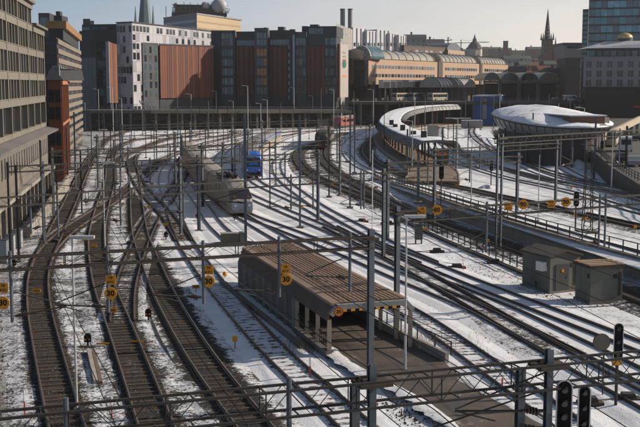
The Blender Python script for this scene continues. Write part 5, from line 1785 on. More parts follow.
for k in range(3): face_box(q1, q2, .2 + .25 * k, .32 + .25 * k, -1.5, -.4, 16.2, 17.9).build('dormer', M('dormer_metal', (.2, .2, .2), .6, .2), ba)

# ---- striped beige building with copper attic
s0 = V(57, 190, 60); s1 = V(80.5, 263, 70)
sL = V(44, 190, 60)
ST = M('beige_louvre_cladding', (.19, .158, .122), .8, 0, .1, .6, .25)
DKF = M('dark_brown_cladding', (.055, .046, .042), .7, 0, .2, .6, .2)
COP = M('copper_cladding', (.28, .145, .055), .55, .2, .15, .5, .25)
sbk = simple('striped_office_building', 'beige office building with dark horizontal window bands and copper coloured attic', loc=s0)
block(sbk, [sL, s0, s1, sL + (s1 - s0)], -.1, 23.2, DKF)
for k in range(13):
    z = 22.2 - k * 1.7
    face_box(s0, s1, 0, 1, .01, .3, z - .1, z + .78).build('spandrel', ST, sbk)
    for c in range(14):
        face_box(s0, s1, (c + .04) / 14, (c + .96) / 14, .01, .08, z - .85, z - .15).build('window', GD if (c + k) % 3 else GB, sbk)
    face_box(sL, s0, .05, 1, .01, .06, z - .3, z + .2).build('band', CHAR2, sbk)
c0, c1, cL = V(63, 200, 30), V(78.5, 258, 40), V(49, 200, 30)
block(sbk, [cL, c0, c1, cL + (c1 - c0)], 23.21, 25.2, CHAR, 'attic_wall')
block(sbk, [cL + Vector((-.5, -.5, 0)), c0 + Vector((.8, -.8, 0)), c1 + Vector((.8, 0, 0)), cL + (c1 - c0)], 25.21, 26.6, COP, 'attic_fascia')
m = MB()
q = c0 + (c1 - c0) * .25
m.box(q.x - 2.2, q.x - .6, q.y - 2, q.y + 3, 26.602, 28.4).box(q.x - 2.0, q.x - 1.2, q.y - 1, q.y + 1, 28.402, 29.3)
m.build('roof_plant', CHAR, sbk)
# dark glass tower top behind
t0, t1 = V(38.5, 290, 20), V(49.5, 290, 20)
dt = simple('dark_roof_tower', 'dark glazed tower top rising behind the striped building', loc=t0)
block(dt, [t0, t1, t1 + Vector((-1, 12, 0)), t0 + Vector((-1, 12, 0))], -.1, zat(13, 290), CHAR)
rows(dt, t0, t1, [zat(26, 290)], 2.6, 2.4, 1, GT, a0=.05, a1=.95)
face_box(t0, t1, .05, .95, .02, .08, zat(27, 290), zat(20, 290)).build('window', GT, dt)

# ---- dark and white block
WH = M('white_panel', (.40, .39, .415), .6, .05, .1, .4, .15)
WG = M('grey_panel', (.26, .26, .29), .6, .05, .12, .4, .15)
Wc = V(132, 300, 40); Wr = V(212, 352, 40); Wf = V(117, 303.5, 40); Wd = V(79.5, 309, 40)
zW = zat(22.5, 300)
wb = simple('white_panel_building', 'white and grey panelled building wing with scattered dark windows', loc=Wc)
back = Vector((-6, 30, 0))
block(wb, [Wf, Wc, Wr, Wf + (Wr - Wc)], -.1, zW, WG)
random.seed(5)
def panels(root, P0, P1, cols, z0, z1, rws, wprob, a0=0, a1=1):
    u, L = unit(P0, P1)
    v = Vector((-u.y, u.x, 0))
    hh = (z1 - z0) / rws
    ww = L * (a1 - a0) / cols
    for j in range(rws):
        for i in range(cols):
            mt = WH if random.random() < .72 else WG
            p = P0 + u * (L * a0 + ww * (i + .5)) + Vector((0, 0, z0 + hh * j))
            k = ('pan', round(ww, 2), round(hh, 2), mt.name)
            if k not in WM: WM[k] = MB().box(-ww / 2 + .03, ww / 2 - .03, -.1, .03, .03, hh - .03).mesh('facade_panel', mt)
            inst(WM[k], 'facade_panel', root, frame(p, u, v))
            if random.random() < wprob:
                k = ('pw', round(ww, 2), round(hh, 2))
                if k not in WM: WM[k] = MB().box(-ww * .36, ww * .36, -.16, -.101, hh * .16, hh * .80).mesh('window', GD)
                inst(WM[k], 'window', root, frame(p, u, v))
panels(wb, Wf, Wc, 5, 1, zW - .3, 10, .55)
panels(wb, Wc, Wr, 26, zW - 9.2, zW - .3, 3, .55)
panels(wb, Wc, Wr, 5, 1, zW - 9.2, 7, .5, 0, .2)
MB().prism([(Wf.x - .3, Wf.y - .3), (Wc.x + .3, Wc.y - .4), (Wr.x + .3, Wr.y), (Wf.x + (Wr - Wc).x, Wf.y + (Wr - Wc).y)], zW + .002, zW + .35).build('parapet', CHAR2, wb)
db_ = simple('dark_clad_building', 'black clad building with stepped roof left of the white panels', loc=Wd)
zD = zat(31, 309)
block(db_, [Wd, Wf + Vector((-.02, 0, 0)), Wf + back, Wd + back], -.1, zD, CHAR)
d1_, d2_ = V(82, 312, 30), V(117, 309, 30)
block(db_, [d1_, d2_, d2_ + back, d1_ + back], zD + .002, zat(24, 309), CHAR, 'upper_storey')
rows(db_, d1_, d2_, [zD + .5], 1.0, 2.6, 4, [GD, GB])
a_, b_2 = V(83, 314, 20), V(90, 314, 20)
block(db_, [a_, b_2, b_2 + back * .4, a_ + back * .4], zat(24, 309) + .002, zat(18, 310), CHAR2, 'roof_plant')
a_, b_2 = V(90.2, 316, 20), V(94, 316, 20)
block(db_, [a_, b_2, b_2 + back * .3, a_ + back * .3], zat(24, 309) + .002, zat(19.5, 310), WG, 'roof_plant')
rows(db_, Wd, Wf, [zD - 6 - 3.2 * k for k in range(7)], 2.2, 2.3, 3, [GD, GB, GT], a0=.47, a1=.85)
face_box(Wd, Wf, .04, .44, .02, .5, -.1, zat(58, 309)).build('grey_wall', M('blank_grey_wall', (.155, .165, .19), .7, 0, .08, .2, .15), db_)
for k in range(4): face_box(Wd, Wf, .04 + .1 * k, .045 + .1 * k, .502, .52, -.1, zat(58, 309)).build('joint', CHAR2, db_)
# orange fin slab left
o0, o1 = V(109.5, 296, 70), V(117.3, 298, 70)
OR = [M('rust_orange_a', (.19, .056, .024), .6, .1, .12, .5, .2), M('rust_orange_b', (.135, .037, .02), .6, .1, .12, .5, .2), M('rust_orange_c', (.25, .09, .03), .6, .1, .12, .5, .2), M('rust_plum', (.10, .034, .028), .6, .1, .12, .5, .2)]
fs_ = simple('orange_facade_slab', 'tall narrow rust orange slab standing before the dark building', 'facade slab', loc=o0)
u, Ls = unit(o0, o1)
for i in range(5):
    face_box(o0, o1, i / 5 + .005, (i + 1) / 5 - .005, -1.2, 0, zat(103, 296), zat(42 + i * .5, 296)).build('facade_panel', OR[(i * 2) % 3], fs_)
face_box(o0, o1, -.1, -.01, -1.4, .3, zat(103, 296), zat(41.5, 296)).build('edge_strip', WG, fs_)
for a in (.15, .8): face_box(o0, o1, a, a + .1, -.8, -.3, -.1, zat(103, 296) - .01).build('leg', STEEL, fs_)
# dark glass block in front of the white wing
g0, g1 = V(143, 305, 70), V(158.5, 311, 70)
gb = simple('dark_glass_block', 'dark glass block between the white corner and the orange panelled screen', loc=g0)
block(gb, [g0, g1, g1 + Vector((-3, 14, 0)), g0 + Vector((-3, 14, 0))], -.1, zat(44.5, 308), CHAR2, roof=CHAR)
rows(gb, g0, g1, [zat(44.5, 308) - 2.9 - 3.0 * k for k in range(6)], 2.2, 1.15, 3, [GT, GB, GD])
# slanting struts at its foot
for k in range(4):
    p = V(139 + 3 * k, 298, 100)
    MB().bar(p + Vector((0, 0, 9.5)), p + Vector((4.0, 1, 3.5)), .35).build('strut', WH, gb)
# orange panelled screen
p0, p1 = V(160.3, 311, 70), V(213.5, 325, 70)
sc = simple('orange_panelled_screen', 'broad screen of vertical rust orange panels facing the yard', 'facade screen', loc=p0)
zb_, zt_ = zat(98, 316), zat(45.5, 316)
npn = 24
for i in range(npn):
    j = random.choice((0, 0, 1, 1, 2, 3))
    face_box(p0, p1, i / npn + .002, (i + 1) / npn - .002, -.5, random.choice((0, .06, .12)), zb_, zt_).build('facade_panel', OR[j], sc)
face_box(p0, p1, 0, 1, -8, -.51, -.1, zt_ - .2).build('wall', CHAR, sc)
rows(sc, p0, p1, [zb_ - 3.0], 2.0, 1.1, 14, [GD, GB], proud=.0 + .6) if False else None
face_box(p0, p1, 0, 1, -.5, .2, zt_ + .002, zt_ + .4).build('coping', CHAR2, sc)
# ---- the long dark block with rust fins
zTop = zat(31.5, 335)
B0, B1 = V(212.5, 331, 70), V(336, 325, 70)
db2 = simple('dark_block_with_fins', 'long charcoal office block with rust red fins and glazed bays', loc=B0)
uB_, LB_ = unit(B0, B1)
nBk = Vector((-uB_.y, uB_.x, 0))
block(db2, [B0, B1, B1 + nBk * 24, B0 + nBk * 24], -.1, zat(38, 333), CHAR)
def px2a(px): return (V(px, 333, 70).x - B0.x) / (B1.x - B0.x)
def seg(px0, px1, d0, d1, y0, y1, name, mat):
    return face_box(B0, B1, px2a(px0), px2a(px1), d0, d1, zat(y1, 333), zat(y0, 333)).build(name, mat, db2)
seg(213, 222, .01, 1.2, 31, 108, 'wall', CHAR); seg(222.02, 235, .01, .8, 31, 108, 'bay', CHAR2); seg(235.02, 237, .01, 1.3, 31, 108, 'wall', CHAR)
seg(237.02, 257, -20, -.5, 32, 38, 'attic', CHAR); seg(257.02, 270, .01, 2.5, 29, 105, 'bay', CHAR2)
seg(270.02, 291, -20, -.4, 31, 38, 'attic', CHAR); seg(291.02, 296, .01, 1.6, 30.5, 108, 'wall', CHAR)
seg(296.02, 307, .01, .6, 33, 106, 'bay', CHAR2); seg(307.02, 336, -18, -.2, 27.5, 38, 'attic', CHAR)
zs_ = [zat(y, 333) for y in (46, 56.5, 66, 75.5, 85, 94)]
def wcol(px0, px1, cols, mats, d, zs=zs_, h=2.5, pad=.08):
    a0, a1 = px2a(px0), px2a(px1)
    w = (a1 - a0) * LB_ / cols * (1 - pad * 2)
    for z in zs:
        for i in range(cols):
            q = B0 + uB_ * (LB_ * (a0 + (a1 - a0) * (i + .5) / cols)) - nBk * d + Vector((0, 0, z))
            inst(wmesh(w, h, random.choice(mats), .06), 'window', db2, frame(q, uB_, nBk))
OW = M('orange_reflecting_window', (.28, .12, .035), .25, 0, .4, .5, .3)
wcol(223, 234.5, 4, [GD, GD, GB], .8); wcol(223, 234.5, 3, [GB, GT], .8, [zat(39.5, 333)], 2.0)
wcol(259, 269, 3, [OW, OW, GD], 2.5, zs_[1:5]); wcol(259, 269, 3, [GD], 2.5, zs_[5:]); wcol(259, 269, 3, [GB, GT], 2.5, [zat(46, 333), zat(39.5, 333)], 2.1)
wcol(238, 256.5, 8, [GB, GT], 0, [zat(46, 333)], 1.9); wcol(271, 290, 8, [GB, GT], 0, [zat(45.5, 333)], 1.9)
wcol(296.5, 306.5, 3, [GD, GT], .6); wcol(325, 335.5, 4, [GD, GT, GD], 0); wcol(309, 323, 5, [GB, GT], -.2, [zat(35, 333)], 2.0)
wcol(288.5, 290.8, 1, [M('pale_window', (.3, .33, .36), .3)], 0, [zat(y, 333) for y in range(50, 100, 7)], 1.4)
seg(294.2, 296, 1.61, 1.75, 36, 104, 'glass_strip', M('light_blue_glass', (.25, .36, .42), .15))
FIN = [M('shaded_rust_a', (.095, .032, .02), .6, .1), M('shaded_rust_b', (.06, .024, .02), .6, .1), M('shaded_rust_c', (.13, .048, .024), .6, .1)]  # darker copies of the rust orange, with the face's shade painted in
def fins(px0, px1, n):
    a0, a1 = px2a(px0), px2a(px1)
    for i in range(n):
        a = a0 + (a1 - a0) * (i + .5) / n
        w = .42 / LB_
        face_box(B0, B1, a - w, a + w, .02, .45, zat(96, 333), zat(47.5, 333)).build('fin', FIN[i % 3], db2)
fins(213.5, 221.5, 4); fins(238, 256.5, 11); fins(271, 288, 10); fins(308, 324, 9)
for px0, px1, yt in ((276, 282, 27), (300, 305, 26.5), (308, 316, 25), (262, 264, 27.5)):
    seg(px0, px1, -9, -5, yt, 32, 'roof_plant', CHAR2)
# lit end wing, grey with small lit windows, and the white panel with logo
e0, e1 = V(336.1, 326, 70), V(352.5, 362, 60)
ew = simple('grey_end_wing', 'grey office wing with small golden windows at the right end of the dark block', loc=e0)
GEW = M('grey_end_wall', (.27, .265, .26), .7, 0, .08, .4, .15)
block(ew, [e0, e1, e1 + Vector((-12, 4, 0)), e0 + nBk * 20], -.1, zat(26, 340), GEW)
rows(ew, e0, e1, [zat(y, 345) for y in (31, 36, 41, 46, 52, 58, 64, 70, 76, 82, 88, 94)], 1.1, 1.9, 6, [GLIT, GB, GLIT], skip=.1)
wp0, wp1 = V(340.3, 324, 70), V(348.3, 328.5, 70)
pn = simple('white_sign_panel', 'tall white sign panel with green disc and orange mark on the end wing', 'sign', loc=wp0)
pbo = face_box(wp0, wp1, 0, 1, -.8, 0, zat(97, 332), zat(45, 332)).build('panel', M('cream_panel', (.40, .36, .325), .6, 0, .05, .3, .1), pn)
u, Lp = unit(wp0, wp1); nn_ = Vector((u.y, -u.x, 0))
cc = wp0 + u * (Lp * .48) + nn_ * .01 + Vector((0, 0, zat(64.5, 332)))
MB().tube(cc, cc + nn_ * .12, .55 * Lp * .42, n=20).build('green_disc', M('logo_green', (.01, .16, .09), .5), pn)
for y0, mt, a0, a1 in ((76.0, ORA, .3, .75), (60.5, REDP, .3, .7), (57, M('logo_grey', (.25, .25, .25)), .3, .7), (53, MATS['logo_grey'], .32, .66)):
    face_box(wp0, wp1, a0, a1, .005, .08, zat(y0 + .9, 332), zat(y0 - .7, 332)).build('emblem', mt, pn)
face_box(wp0, wp1, -.12, -.01, -.9, .1, zat(97, 332), zat(45, 332)).build('edge', OR[3], pn)

# ---- far office tower with sign on its roof
q0, q1, q2 = V(164, 640, 20), V(197, 600, 20), V(241, 655, 20)
ft = simple('far_office_tower', 'far office tower with pale sunlit face and lattice works on its roof', loc=q1)
TAN = M('tan_far_facade', (.46, .35, .22), .8, 0, .08, .2, .15)
GRF = M('grey_far_facade', (.20, .225, .26), .7, 0, .1, .2, .15)
zt_f = zat(14.5, 600)
block(ft, [q0, q1, q2, q0 + (q2 - q1)], -.1, zt_f, TAN)
face_box(q0, q1, 0, 1, .02, .3, -.1, zt_f - .5).build('grey_face', GRF, ft)
for k in range(4):
    z = zt_f - 4.2 - 3.6 * k
    face_box(q0, q1, .02, .98, .302, .45, z, z + 1.5).build('window_band', GB, ft)
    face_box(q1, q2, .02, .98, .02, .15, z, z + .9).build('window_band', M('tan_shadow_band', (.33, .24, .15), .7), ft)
MB().prism([(q0.x - .5, q0.y), (q1.x, q1.y - .8), (q2.x + .8, q2.y), ((q0 + (q2 - q1)).x, (q0 + (q2 - q1)).y)], zt_f + .002, zt_f + .8).build('parapet', WG, ft)
c0_, c1_ = V(172, 625, 10), V(228, 632, 10)
face_box(c0_, c1_, .02, .98, -12, 0, zt_f + .81, zt_f + 3).build('roof_base', DKF, ft)
m = MB()
uF, LF = unit(c0_, c1_)
for i in range(60):
    a = c0_ + uF * (LF * i / 59)
    m.bar(a + Vector((0, -.4, zt_f + 2.5)), a + Vector((random.uniform(-1, 1), -.4, zt_f + random.uniform(4.5, 9))), .28)
for z in (3.5, 5.5, 7.2): m.bar(c0_ + Vector((0, -.5, zt_f + z)), c1_ + Vector((0, -.5, zt_f + z)), .35)
m.build('sign_lattice', M('lattice_brown', (.12, .095, .075), .8), ft)
face_box(c0_, c1_, .08, .92, -10, -1.5, zt_f + 3.01, zt_f + 7.5).build('plant_room', DKF, ft)
for px0, px1 in ((173, 180), (201, 210), (211, 227)):
    a, b = V(px0, 630, 5), V(px1, 630, 5)
    r_ = (b - a).length / 2
    rg = [[(a + b) / 2 + Vector((r_ * math.cos(t) * math.sin(f), r_ * .8 * math.sin(t) * math.sin(f), zt_f + 7 - r_ * .85 * math.cos(f))) for t in [2 * math.pi * j / 14 for j in range(14)]] for f in [.15 + (math.pi - .3) * k / 7 for k in range(8)]]
    MB().loft(rg).build('roof_dome', WH, ft, sm=True)
MB().bar(V(166, 620, 10) + Vector((0, 0, zt_f)), V(166, 620, 10) + Vector((0, 0, zt_f + 6)), .3).build('antenna', STEEL_D, ft)

# ---- green church spires at upper left
GRNC = M('verdigris_copper', (.10, .15, .16), .6, .1, .15, .3, .2)
cs = simple('church_spire', 'green copper church spire with two pinnacles behind the white building', 'church', loc=V(145, 720, 20))
def spire(px, Y, w, y_base, y_top, name, mat, n=8):
    c = V(px, Y, 20)
    MB().tube(c + Vector((0, 0, -.1)), c + Vector((0, 0, zat(y_base, Y))), w / 2, n=n).build('tower', STONE_D, cs) if name == 'main' else None
    MB().tube(c + Vector((0, 0, zat(y_base, Y))), c + Vector((0, 0, zat(y_top, Y))), w / 2, .15, n).build('spire' if name == 'main' else 'pinnacle', mat, cs)
spire(145, 720, 9.5, 27, -38, 'main', GRNC)
spire(135.6, 715, 2.4, 26, 6, 'p', GRNC, 6); spire(153.2, 725, 2.4, 28, 6, 'p', GRNC, 6)
# ---- pair of chimneys and silver plant
for lb, px in (('left round steel chimney of the pair behind the end wing', 342.6), ('right round steel chimney of the pair behind the end wing', 350.2)):
    c = V(px, 600, 20)
    r = simple('chimney', lb, 'chimney', c, 'twin steel chimneys')
    MB().tube(c, c + Vector((0, 0, zat(10, 600))), 1.3, n=16).build('stack', M('chimney_steel', (.22, .21, .22), .5, .3), r)
    MB().tube(c + Vector((0, 0, zat(10, 600))), c + Vector((0, 0, zat(8.8, 600))), 1.45, n=16).build('rim', CHAR2, r)
SIL = M('silver_cladding', (.46, .47, .50), .5, .2, .08, .2, .15)
plant = [(353, 366, 27.5, 560, 'nearest the chimneys'), (367, 376, 30.5, 566, 'second from the chimneys'), (377, 389, 29.5, 590, 'third from the chimneys'), (390, 398, 33, 596, 'fourth from the chimneys'), (399, 406, 35, 600, 'farthest from the chimneys')]
for px0, px1, yt, Y, w in plant:
    a, b = V(px0, Y, 40), V(px1, Y + 8, 40)
    r = simple('silver_plant_block', 'silver clad plant block with rounded corner tower, %s' % w, loc=a, group='silver plant blocks')
    n = unit(a, b)[0]; bk = Vector((-n.y, n.x, 0)) * 14
    block(r, [a, b, b + bk, a + bk], -.1, zat(yt, Y), SIL)
    for f in (.3, .62, .95):
        c = a + (b - a) * f
        MB().tube(c, c + Vector((0, 0, zat(yt + .6, Y))), .45, n=12).build('round_pipe', WH, r)
    rows(r, a, b, [zat(46, Y)], 1.8, 1.0, 4, GD, proud=.3)
# ---- tan bus terminal building with glazed vault roofs
TANB = M('peach_facade', (.40, .265, .18), .8, 0, .07, .3, .15)
t0, t1 = V(368.5, 420, 70), V(508, 560, 70)
tb0 = V(354.5, 424, 70)
tn = simple('peach_terminal_building', 'long peach coloured terminal building with window strips and glazed barrel vaults', loc=t0)
zt0 = zat(59, 420)
bk = Vector((-12, 20, 0))
zlow = zat(84.5, 420)
block(tn, [tb0, t0, t1, t1 + bk, tb0 + bk], zlow, zt0, TANB)
face_box(tb0, t0, 0, .98, .02, .6, zlow - 1, zt0 - .3).build('dark_glass_front', GD, tn)
for k in range(4): face_box(tb0, t0, .2 * k + .15, .2 * k + .18, .602, .7, zlow - 1, zt0 - .3).build('mullion', CHAR2, tn)
aP = lambda px: (px - 368.5) / (508 - 368.5) * ((560 + 0) / 560) 
segs = [(0, .42), (.46, .74), (.77, 1.0)]
for a0, a1 in ((.425, .455), (.745, .765)):
    face_box(t0, t1, a0, a1, .02, .4, zlow, zt0 + .4).build('recess_glazing', DKF, tn)
uT, LT = unit(t0, t1); vT = Vector((-uT.y, uT.x, 0))
for a0, a1 in segs:
    for z in (zt0 - 3.6, zt0 - 7.0):
        nwin = int((a1 - a0) * LT / 3.2)
        rows(tn, t0, t1, [z], 1.3, 2.3, nwin, [GT, GB, GD], a0=a0 + .015, a1=a1 - .015)
    # vault
    rg = []
    kk = 12
    for e in (a0 + .004, a1 - .004):
        base = t0 + uT * (LT * e)
        rg.append([base + vT * (1.0 + 7 * (1 - math.cos(math.pi * j / kk)) / 2 * 1.6) + Vector((0, 0, zt0 + .3 + 3.7 * math.sin(math.pi * j / kk))) for j in range(kk + 1)])
    MB().loft([list(x) for x in rg]).build('glazed_vault', M('vault_glazing', (.33, .30, .25), .3, .2, .12, .3, .2), tn)
    for g in range(10):
        e = a0 + .01 + (a1 - a0 - .02) * g / 9
        base = t0 + uT * (LT * e)
        m = MB()
        P = [base + vT * (.95 + 7 * (1 - math.cos(math.pi * j / kk)) / 2 * 1.6) + Vector((0, 0, zt0 + .36 + 3.75 * math.sin(math.pi * j / kk))) for j in range(0, 8)]
        for x, y in zip(P, P[1:]): m.bar(x, y, .22)
        m.build('vault_rib', STEEL, tn)
# round glazed gable at the near end
gc = (tb0 + t0) / 2 + Vector((0, .4, zt0))
nG_ = unit(tb0, t0)[0]
MB().slab(gc, nG_, Vector((0, 0, 1)), Vector((-nG_.y, nG_.x, 0)), [(4.4 * math.cos(math.pi * j / 16), 5.2 * math.sin(math.pi * j / 16)) for j in range(17)], 0, 10).build('arched_gable', GT, tn)
m = MB()
for j in range(16):
    a, b = math.pi * j / 16, math.pi * (j + 1) / 16
    m.bar(gc + nG_ * 4.4 * math.cos(a) + Vector((0, -.2, 5.2 * math.sin(a))), gc + nG_ * 4.4 * math.cos(b) + Vector((0, -.2, 5.2 * math.sin(b))), .45)
for j in (3, 5.5, 8, 10.5, 13): m.bar(gc + Vector((0, -.2, 0)), gc + nG_ * 4.4 * math.cos(math.pi * j / 16) + Vector((0, -.2, 5.2 * math.sin(math.pi * j / 16))), .2)
m.build('gable_frame', WH, tn)
rows(tn, t0, t1, [zt0 - 10.2], 1.4, 2.3, 4, [GT, GB], a0=.01, a1=.17)
for i in range(16):
    q = t0 + uT * (LT * (i + .3) / 16) + vT * 1.5
    MB().box(q.x - .5, q.x + .5, q.y - .5, q.y + .5, -.1, zlow).build('column', CONC_D, tn)
face_box(tb0, t0, .1, .9, -6, -2, -.1, zlow - .05).build('core', DKF, tn)
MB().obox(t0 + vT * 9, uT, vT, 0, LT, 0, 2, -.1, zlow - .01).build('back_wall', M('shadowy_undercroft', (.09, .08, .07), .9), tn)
# brown building behind, peach one at its end
a, b = V(404, 600, 60), V(447.5, 640, 60)
r = simple('brown_office_building', 'dark brown office building behind the peach terminal', loc=a)
block(r, [a, b, b + Vector((-10, 24, 0)), a + Vector((-10, 24, 0))], -.1, zat(46, 600), M('dark_brown_brick', (.12, .075, .055), .8, 0, .12, .3, .2), roof=CHAR2)
rows(r, a, b, [zat(y, 610) for y in (52, 58, 64, 70)], 1.2, 3.2, 9, [GB, GD, M('pale_window', (.3, .33, .36), .3)])
a, b = V(448, 636, 60), V(464.5, 668, 60)
r = simple('peach_end_building', 'small peach building with arched attic at the end of the brown one', loc=a)
block(r, [a, b, b + Vector((-10, 20, 0)), a + Vector((-10, 20, 0))], -.1, zat(50.5, 650), TANB)
rows(r, a, b, [zat(y, 650) for y in (56, 62, 68, 74)], 1.6, 2.6, 5, [GT, GD])
u_, l_ = unit(a, b)
MB().slab(a + u_ * 1 + Vector((0, 0, zat(50.5, 650) + .01)), u_, Vector((0, 0, 1)), Vector((-u_.y, u_.x, 0)), [(l_ * .42 * (1 - math.cos(math.pi * j / 10)), 4.6 * math.sin(math.pi * j / 10)) for j in range(11)], 1, 14).build('arched_attic', STEEL, r)
# row of terminal gate canopies below
for i in range(9):
    a = V(383 + 6.2 * i, 402 + 8 * i, 90)
    r = simple('gate_shelter', 'white bus gate shelter under the peach terminal, %s from the left' % nth(i), 'shelter', a, 'bus gate shelters')
    z = zat(81.5, a.y)
    MB().obox(a, Vector((1, .4, 0)).normalized(), Vector((-.4, 1, 0)).normalized(), 0, 3.2, 0, 4, z - 2.4, z + .6).build('hood', WG if i % 2 else WH, r)
    MB().obox(a, Vector((1, .4, 0)).normalized(), Vector((-.4, 1, 0)).normalized(), .4, 2.8, -.06, -.01, z - 2.2, z - .2).build('pane', GD, r)
    MB().obox(a, Vector((1, .4, 0)).normalized(), Vector((-.4, 1, 0)).normalized(), 1.3, 1.8, 1, 1.5, -.1, z - 2.41).build('post', CONC_D, r)

# ================================================================ VIADUCTS
def viaduct(label, pts, y_top, n_sub, depth, rail=True):
    """pts: (px, Y) along the deck edge"""
    P = [V(px, Y, y_top) for px, Y in pts]
    r = thing('viaduct', label, 'viaduct', P[0])
    for k, (a, b) in enumerate(zip(P, P[1:])):
        u, L_ = unit(a, b); v = Vector((-u.y, u.x, 0))
        zt = _zat(y_top, a.y); zb2 = _zat(y_top, b.y)
        Z = lambda p, z: Vector((p.x, p.y, z))
        MB().hexa([Z(a, zt - 1.1), Z(b, zb2 - 1.1), Z(b + v * depth, zb2 - 1.1), Z(a + v * depth, zt - 1.1), Z(a, zt - .1), Z(b, zb2 - .1), Z(b + v * depth, zb2 - .1), Z(a + v * depth, zt - .1)]).build('deck', M('dark_deck', (.075, .068, .06), .9, 0, .3, .5, .4), r)  # deck in one even dark brown-grey
        m = MB()
        nb = int(L_ / 1.6)
        for i in range(nb + 1):
            q = a + u * (L_ * i / nb); zz = zt + (zb2 - zt) * i / nb
            m.bar(Z(q, zz - .1), Z(q, zz + 1.05), .09)
        for h in (.35, 1.0): m.bar(Z(a, zt + h), Z(b, zb2 + h), .1)
        m.build('parapet_rail', STEEL, r)
        nc = max(1, int(L_ / 4.2))
        for i in range(nc):
            q = a + u * (L_ * (i + .5) / nc) + v * 1.2
            zz = zt + (zb2 - zt) * (i + .5) / nc
            MB().obox(q, u, v, -.35, .35, -.35, .35, -.1, zz - 1.11).build('pier', M('viaduct_pier', (.085, .078, .07), .85), r)
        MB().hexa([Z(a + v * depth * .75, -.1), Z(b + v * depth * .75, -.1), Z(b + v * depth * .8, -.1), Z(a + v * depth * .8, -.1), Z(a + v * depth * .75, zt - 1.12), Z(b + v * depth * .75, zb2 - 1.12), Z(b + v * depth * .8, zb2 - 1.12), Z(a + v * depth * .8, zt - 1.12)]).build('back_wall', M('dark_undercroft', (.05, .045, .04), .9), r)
    return r
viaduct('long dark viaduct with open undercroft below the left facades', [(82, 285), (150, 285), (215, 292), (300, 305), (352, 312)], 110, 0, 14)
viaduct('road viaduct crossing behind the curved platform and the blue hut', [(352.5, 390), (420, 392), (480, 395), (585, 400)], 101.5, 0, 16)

# ================================================================ RIGHT SIDE BACKGROUND
# blue hut
a, b = V(473, 330, 100), V(494, 330, 100)
bl = simple('blue_hut', 'bright blue flat roofed hut on the yard beyond the curved platform', 'hut', a)
BLU2 = M('hut_blue', (.025, .10, .30), .6, .1, .12, .5, .2)
block(bl, [a, b, V(504, 352, 100), V(484, 352, 100)], -.1, zat(96.5, 330), BLU2)
MB().prism([(p.x, p.y) for p in (a + Vector((-.3, -.3, 0)), b + Vector((.3, -.3, 0)), V(504, 352, 100) + Vector((.4, .3, 0)), V(484, 352, 100))], zat(96.5, 330) + .002, zat(95.3, 330)).build('roof', LAMPW, bl)
for k in range(6): face_box(a, b, k / 6 + .02, k / 6 + .03, .005, .06, 2, zat(97, 330)).build('rib', M('hut_blue_dark', (.015, .06, .2), .6), bl)
face_box(a, b, .45, .65, .01, .5, 2, zat(98.5, 330)).build('white_panel', WG, bl)
face_box(b, V(504, 352, 100), .1, .5, .01, .1, zat(106, 340), zat(103.8, 340)).build('orange_sign', ORA, bl)
# four arched roofs of the station hall
for i, (px0, px1) in enumerate(((484, 500), (500.8, 519.2), (520, 538.5), (539.3, 558))):
    Y = 470
    a, b = V(px0, Y, 80), V(px1, Y, 80)
    r = simple('arched_station_roof', 'arched station hall roof with glazed end, %s of four from the left' % nth(i), 'station roof', a, 'arched station roofs')
    w = b.x - a.x
    z0 = zat(80.5, Y)
    arch = [(w * (1 - math.cos(math.pi * j / 14)) / 2, 3.6 * math.sin(math.pi * j / 14)) for j in range(15)]
    inner = [(w / 2 + (x - w / 2) * .93, z * .88) for x, z in reversed(arch)]
    MB().slab(a + Vector((0, 0, z0)), Vector((1, 0, 0)), Vector((0, 0, 1)), Vector((0, 1, 0)), arch + inner, 0, 30).build('vault', M('arch_roof_metal', (.34, .32, .29), .5, .2, .1, .3, .2), r)
    MB().slab(a + Vector((0, 1, z0)), Vector((1, 0, 0)), Vector((0, 0, 1)), Vector((0, 1, 0)), [(w / 2 + (x - w / 2) * .92, z * .87) for x, z in arch], 0, .2).build('end_glazing', GD, r)
    m = MB()
    for k in range(1, 8): m.bar(a + Vector((w * k / 8, .9, z0)), a + Vector((w * k / 8, .9, z0 + 3.0 * math.sin(math.pi * k / 8))), .15)
    m.build('glazing_bars', STEEL, r)
    for k in (0.02, .98): MB().box(a.x + w * k - .3, a.x + w * k + .3, Y, Y + .6, -.1, z0).build('column', CONC_D, r)
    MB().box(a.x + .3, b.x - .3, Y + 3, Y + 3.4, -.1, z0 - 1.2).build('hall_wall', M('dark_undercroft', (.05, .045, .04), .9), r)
    MB().box(a.x + .1, b.x - .1, Y - .5, Y + 2.9, z0 - 1.1, z0 - .1).build('eaves_beam', CONC_D, r)
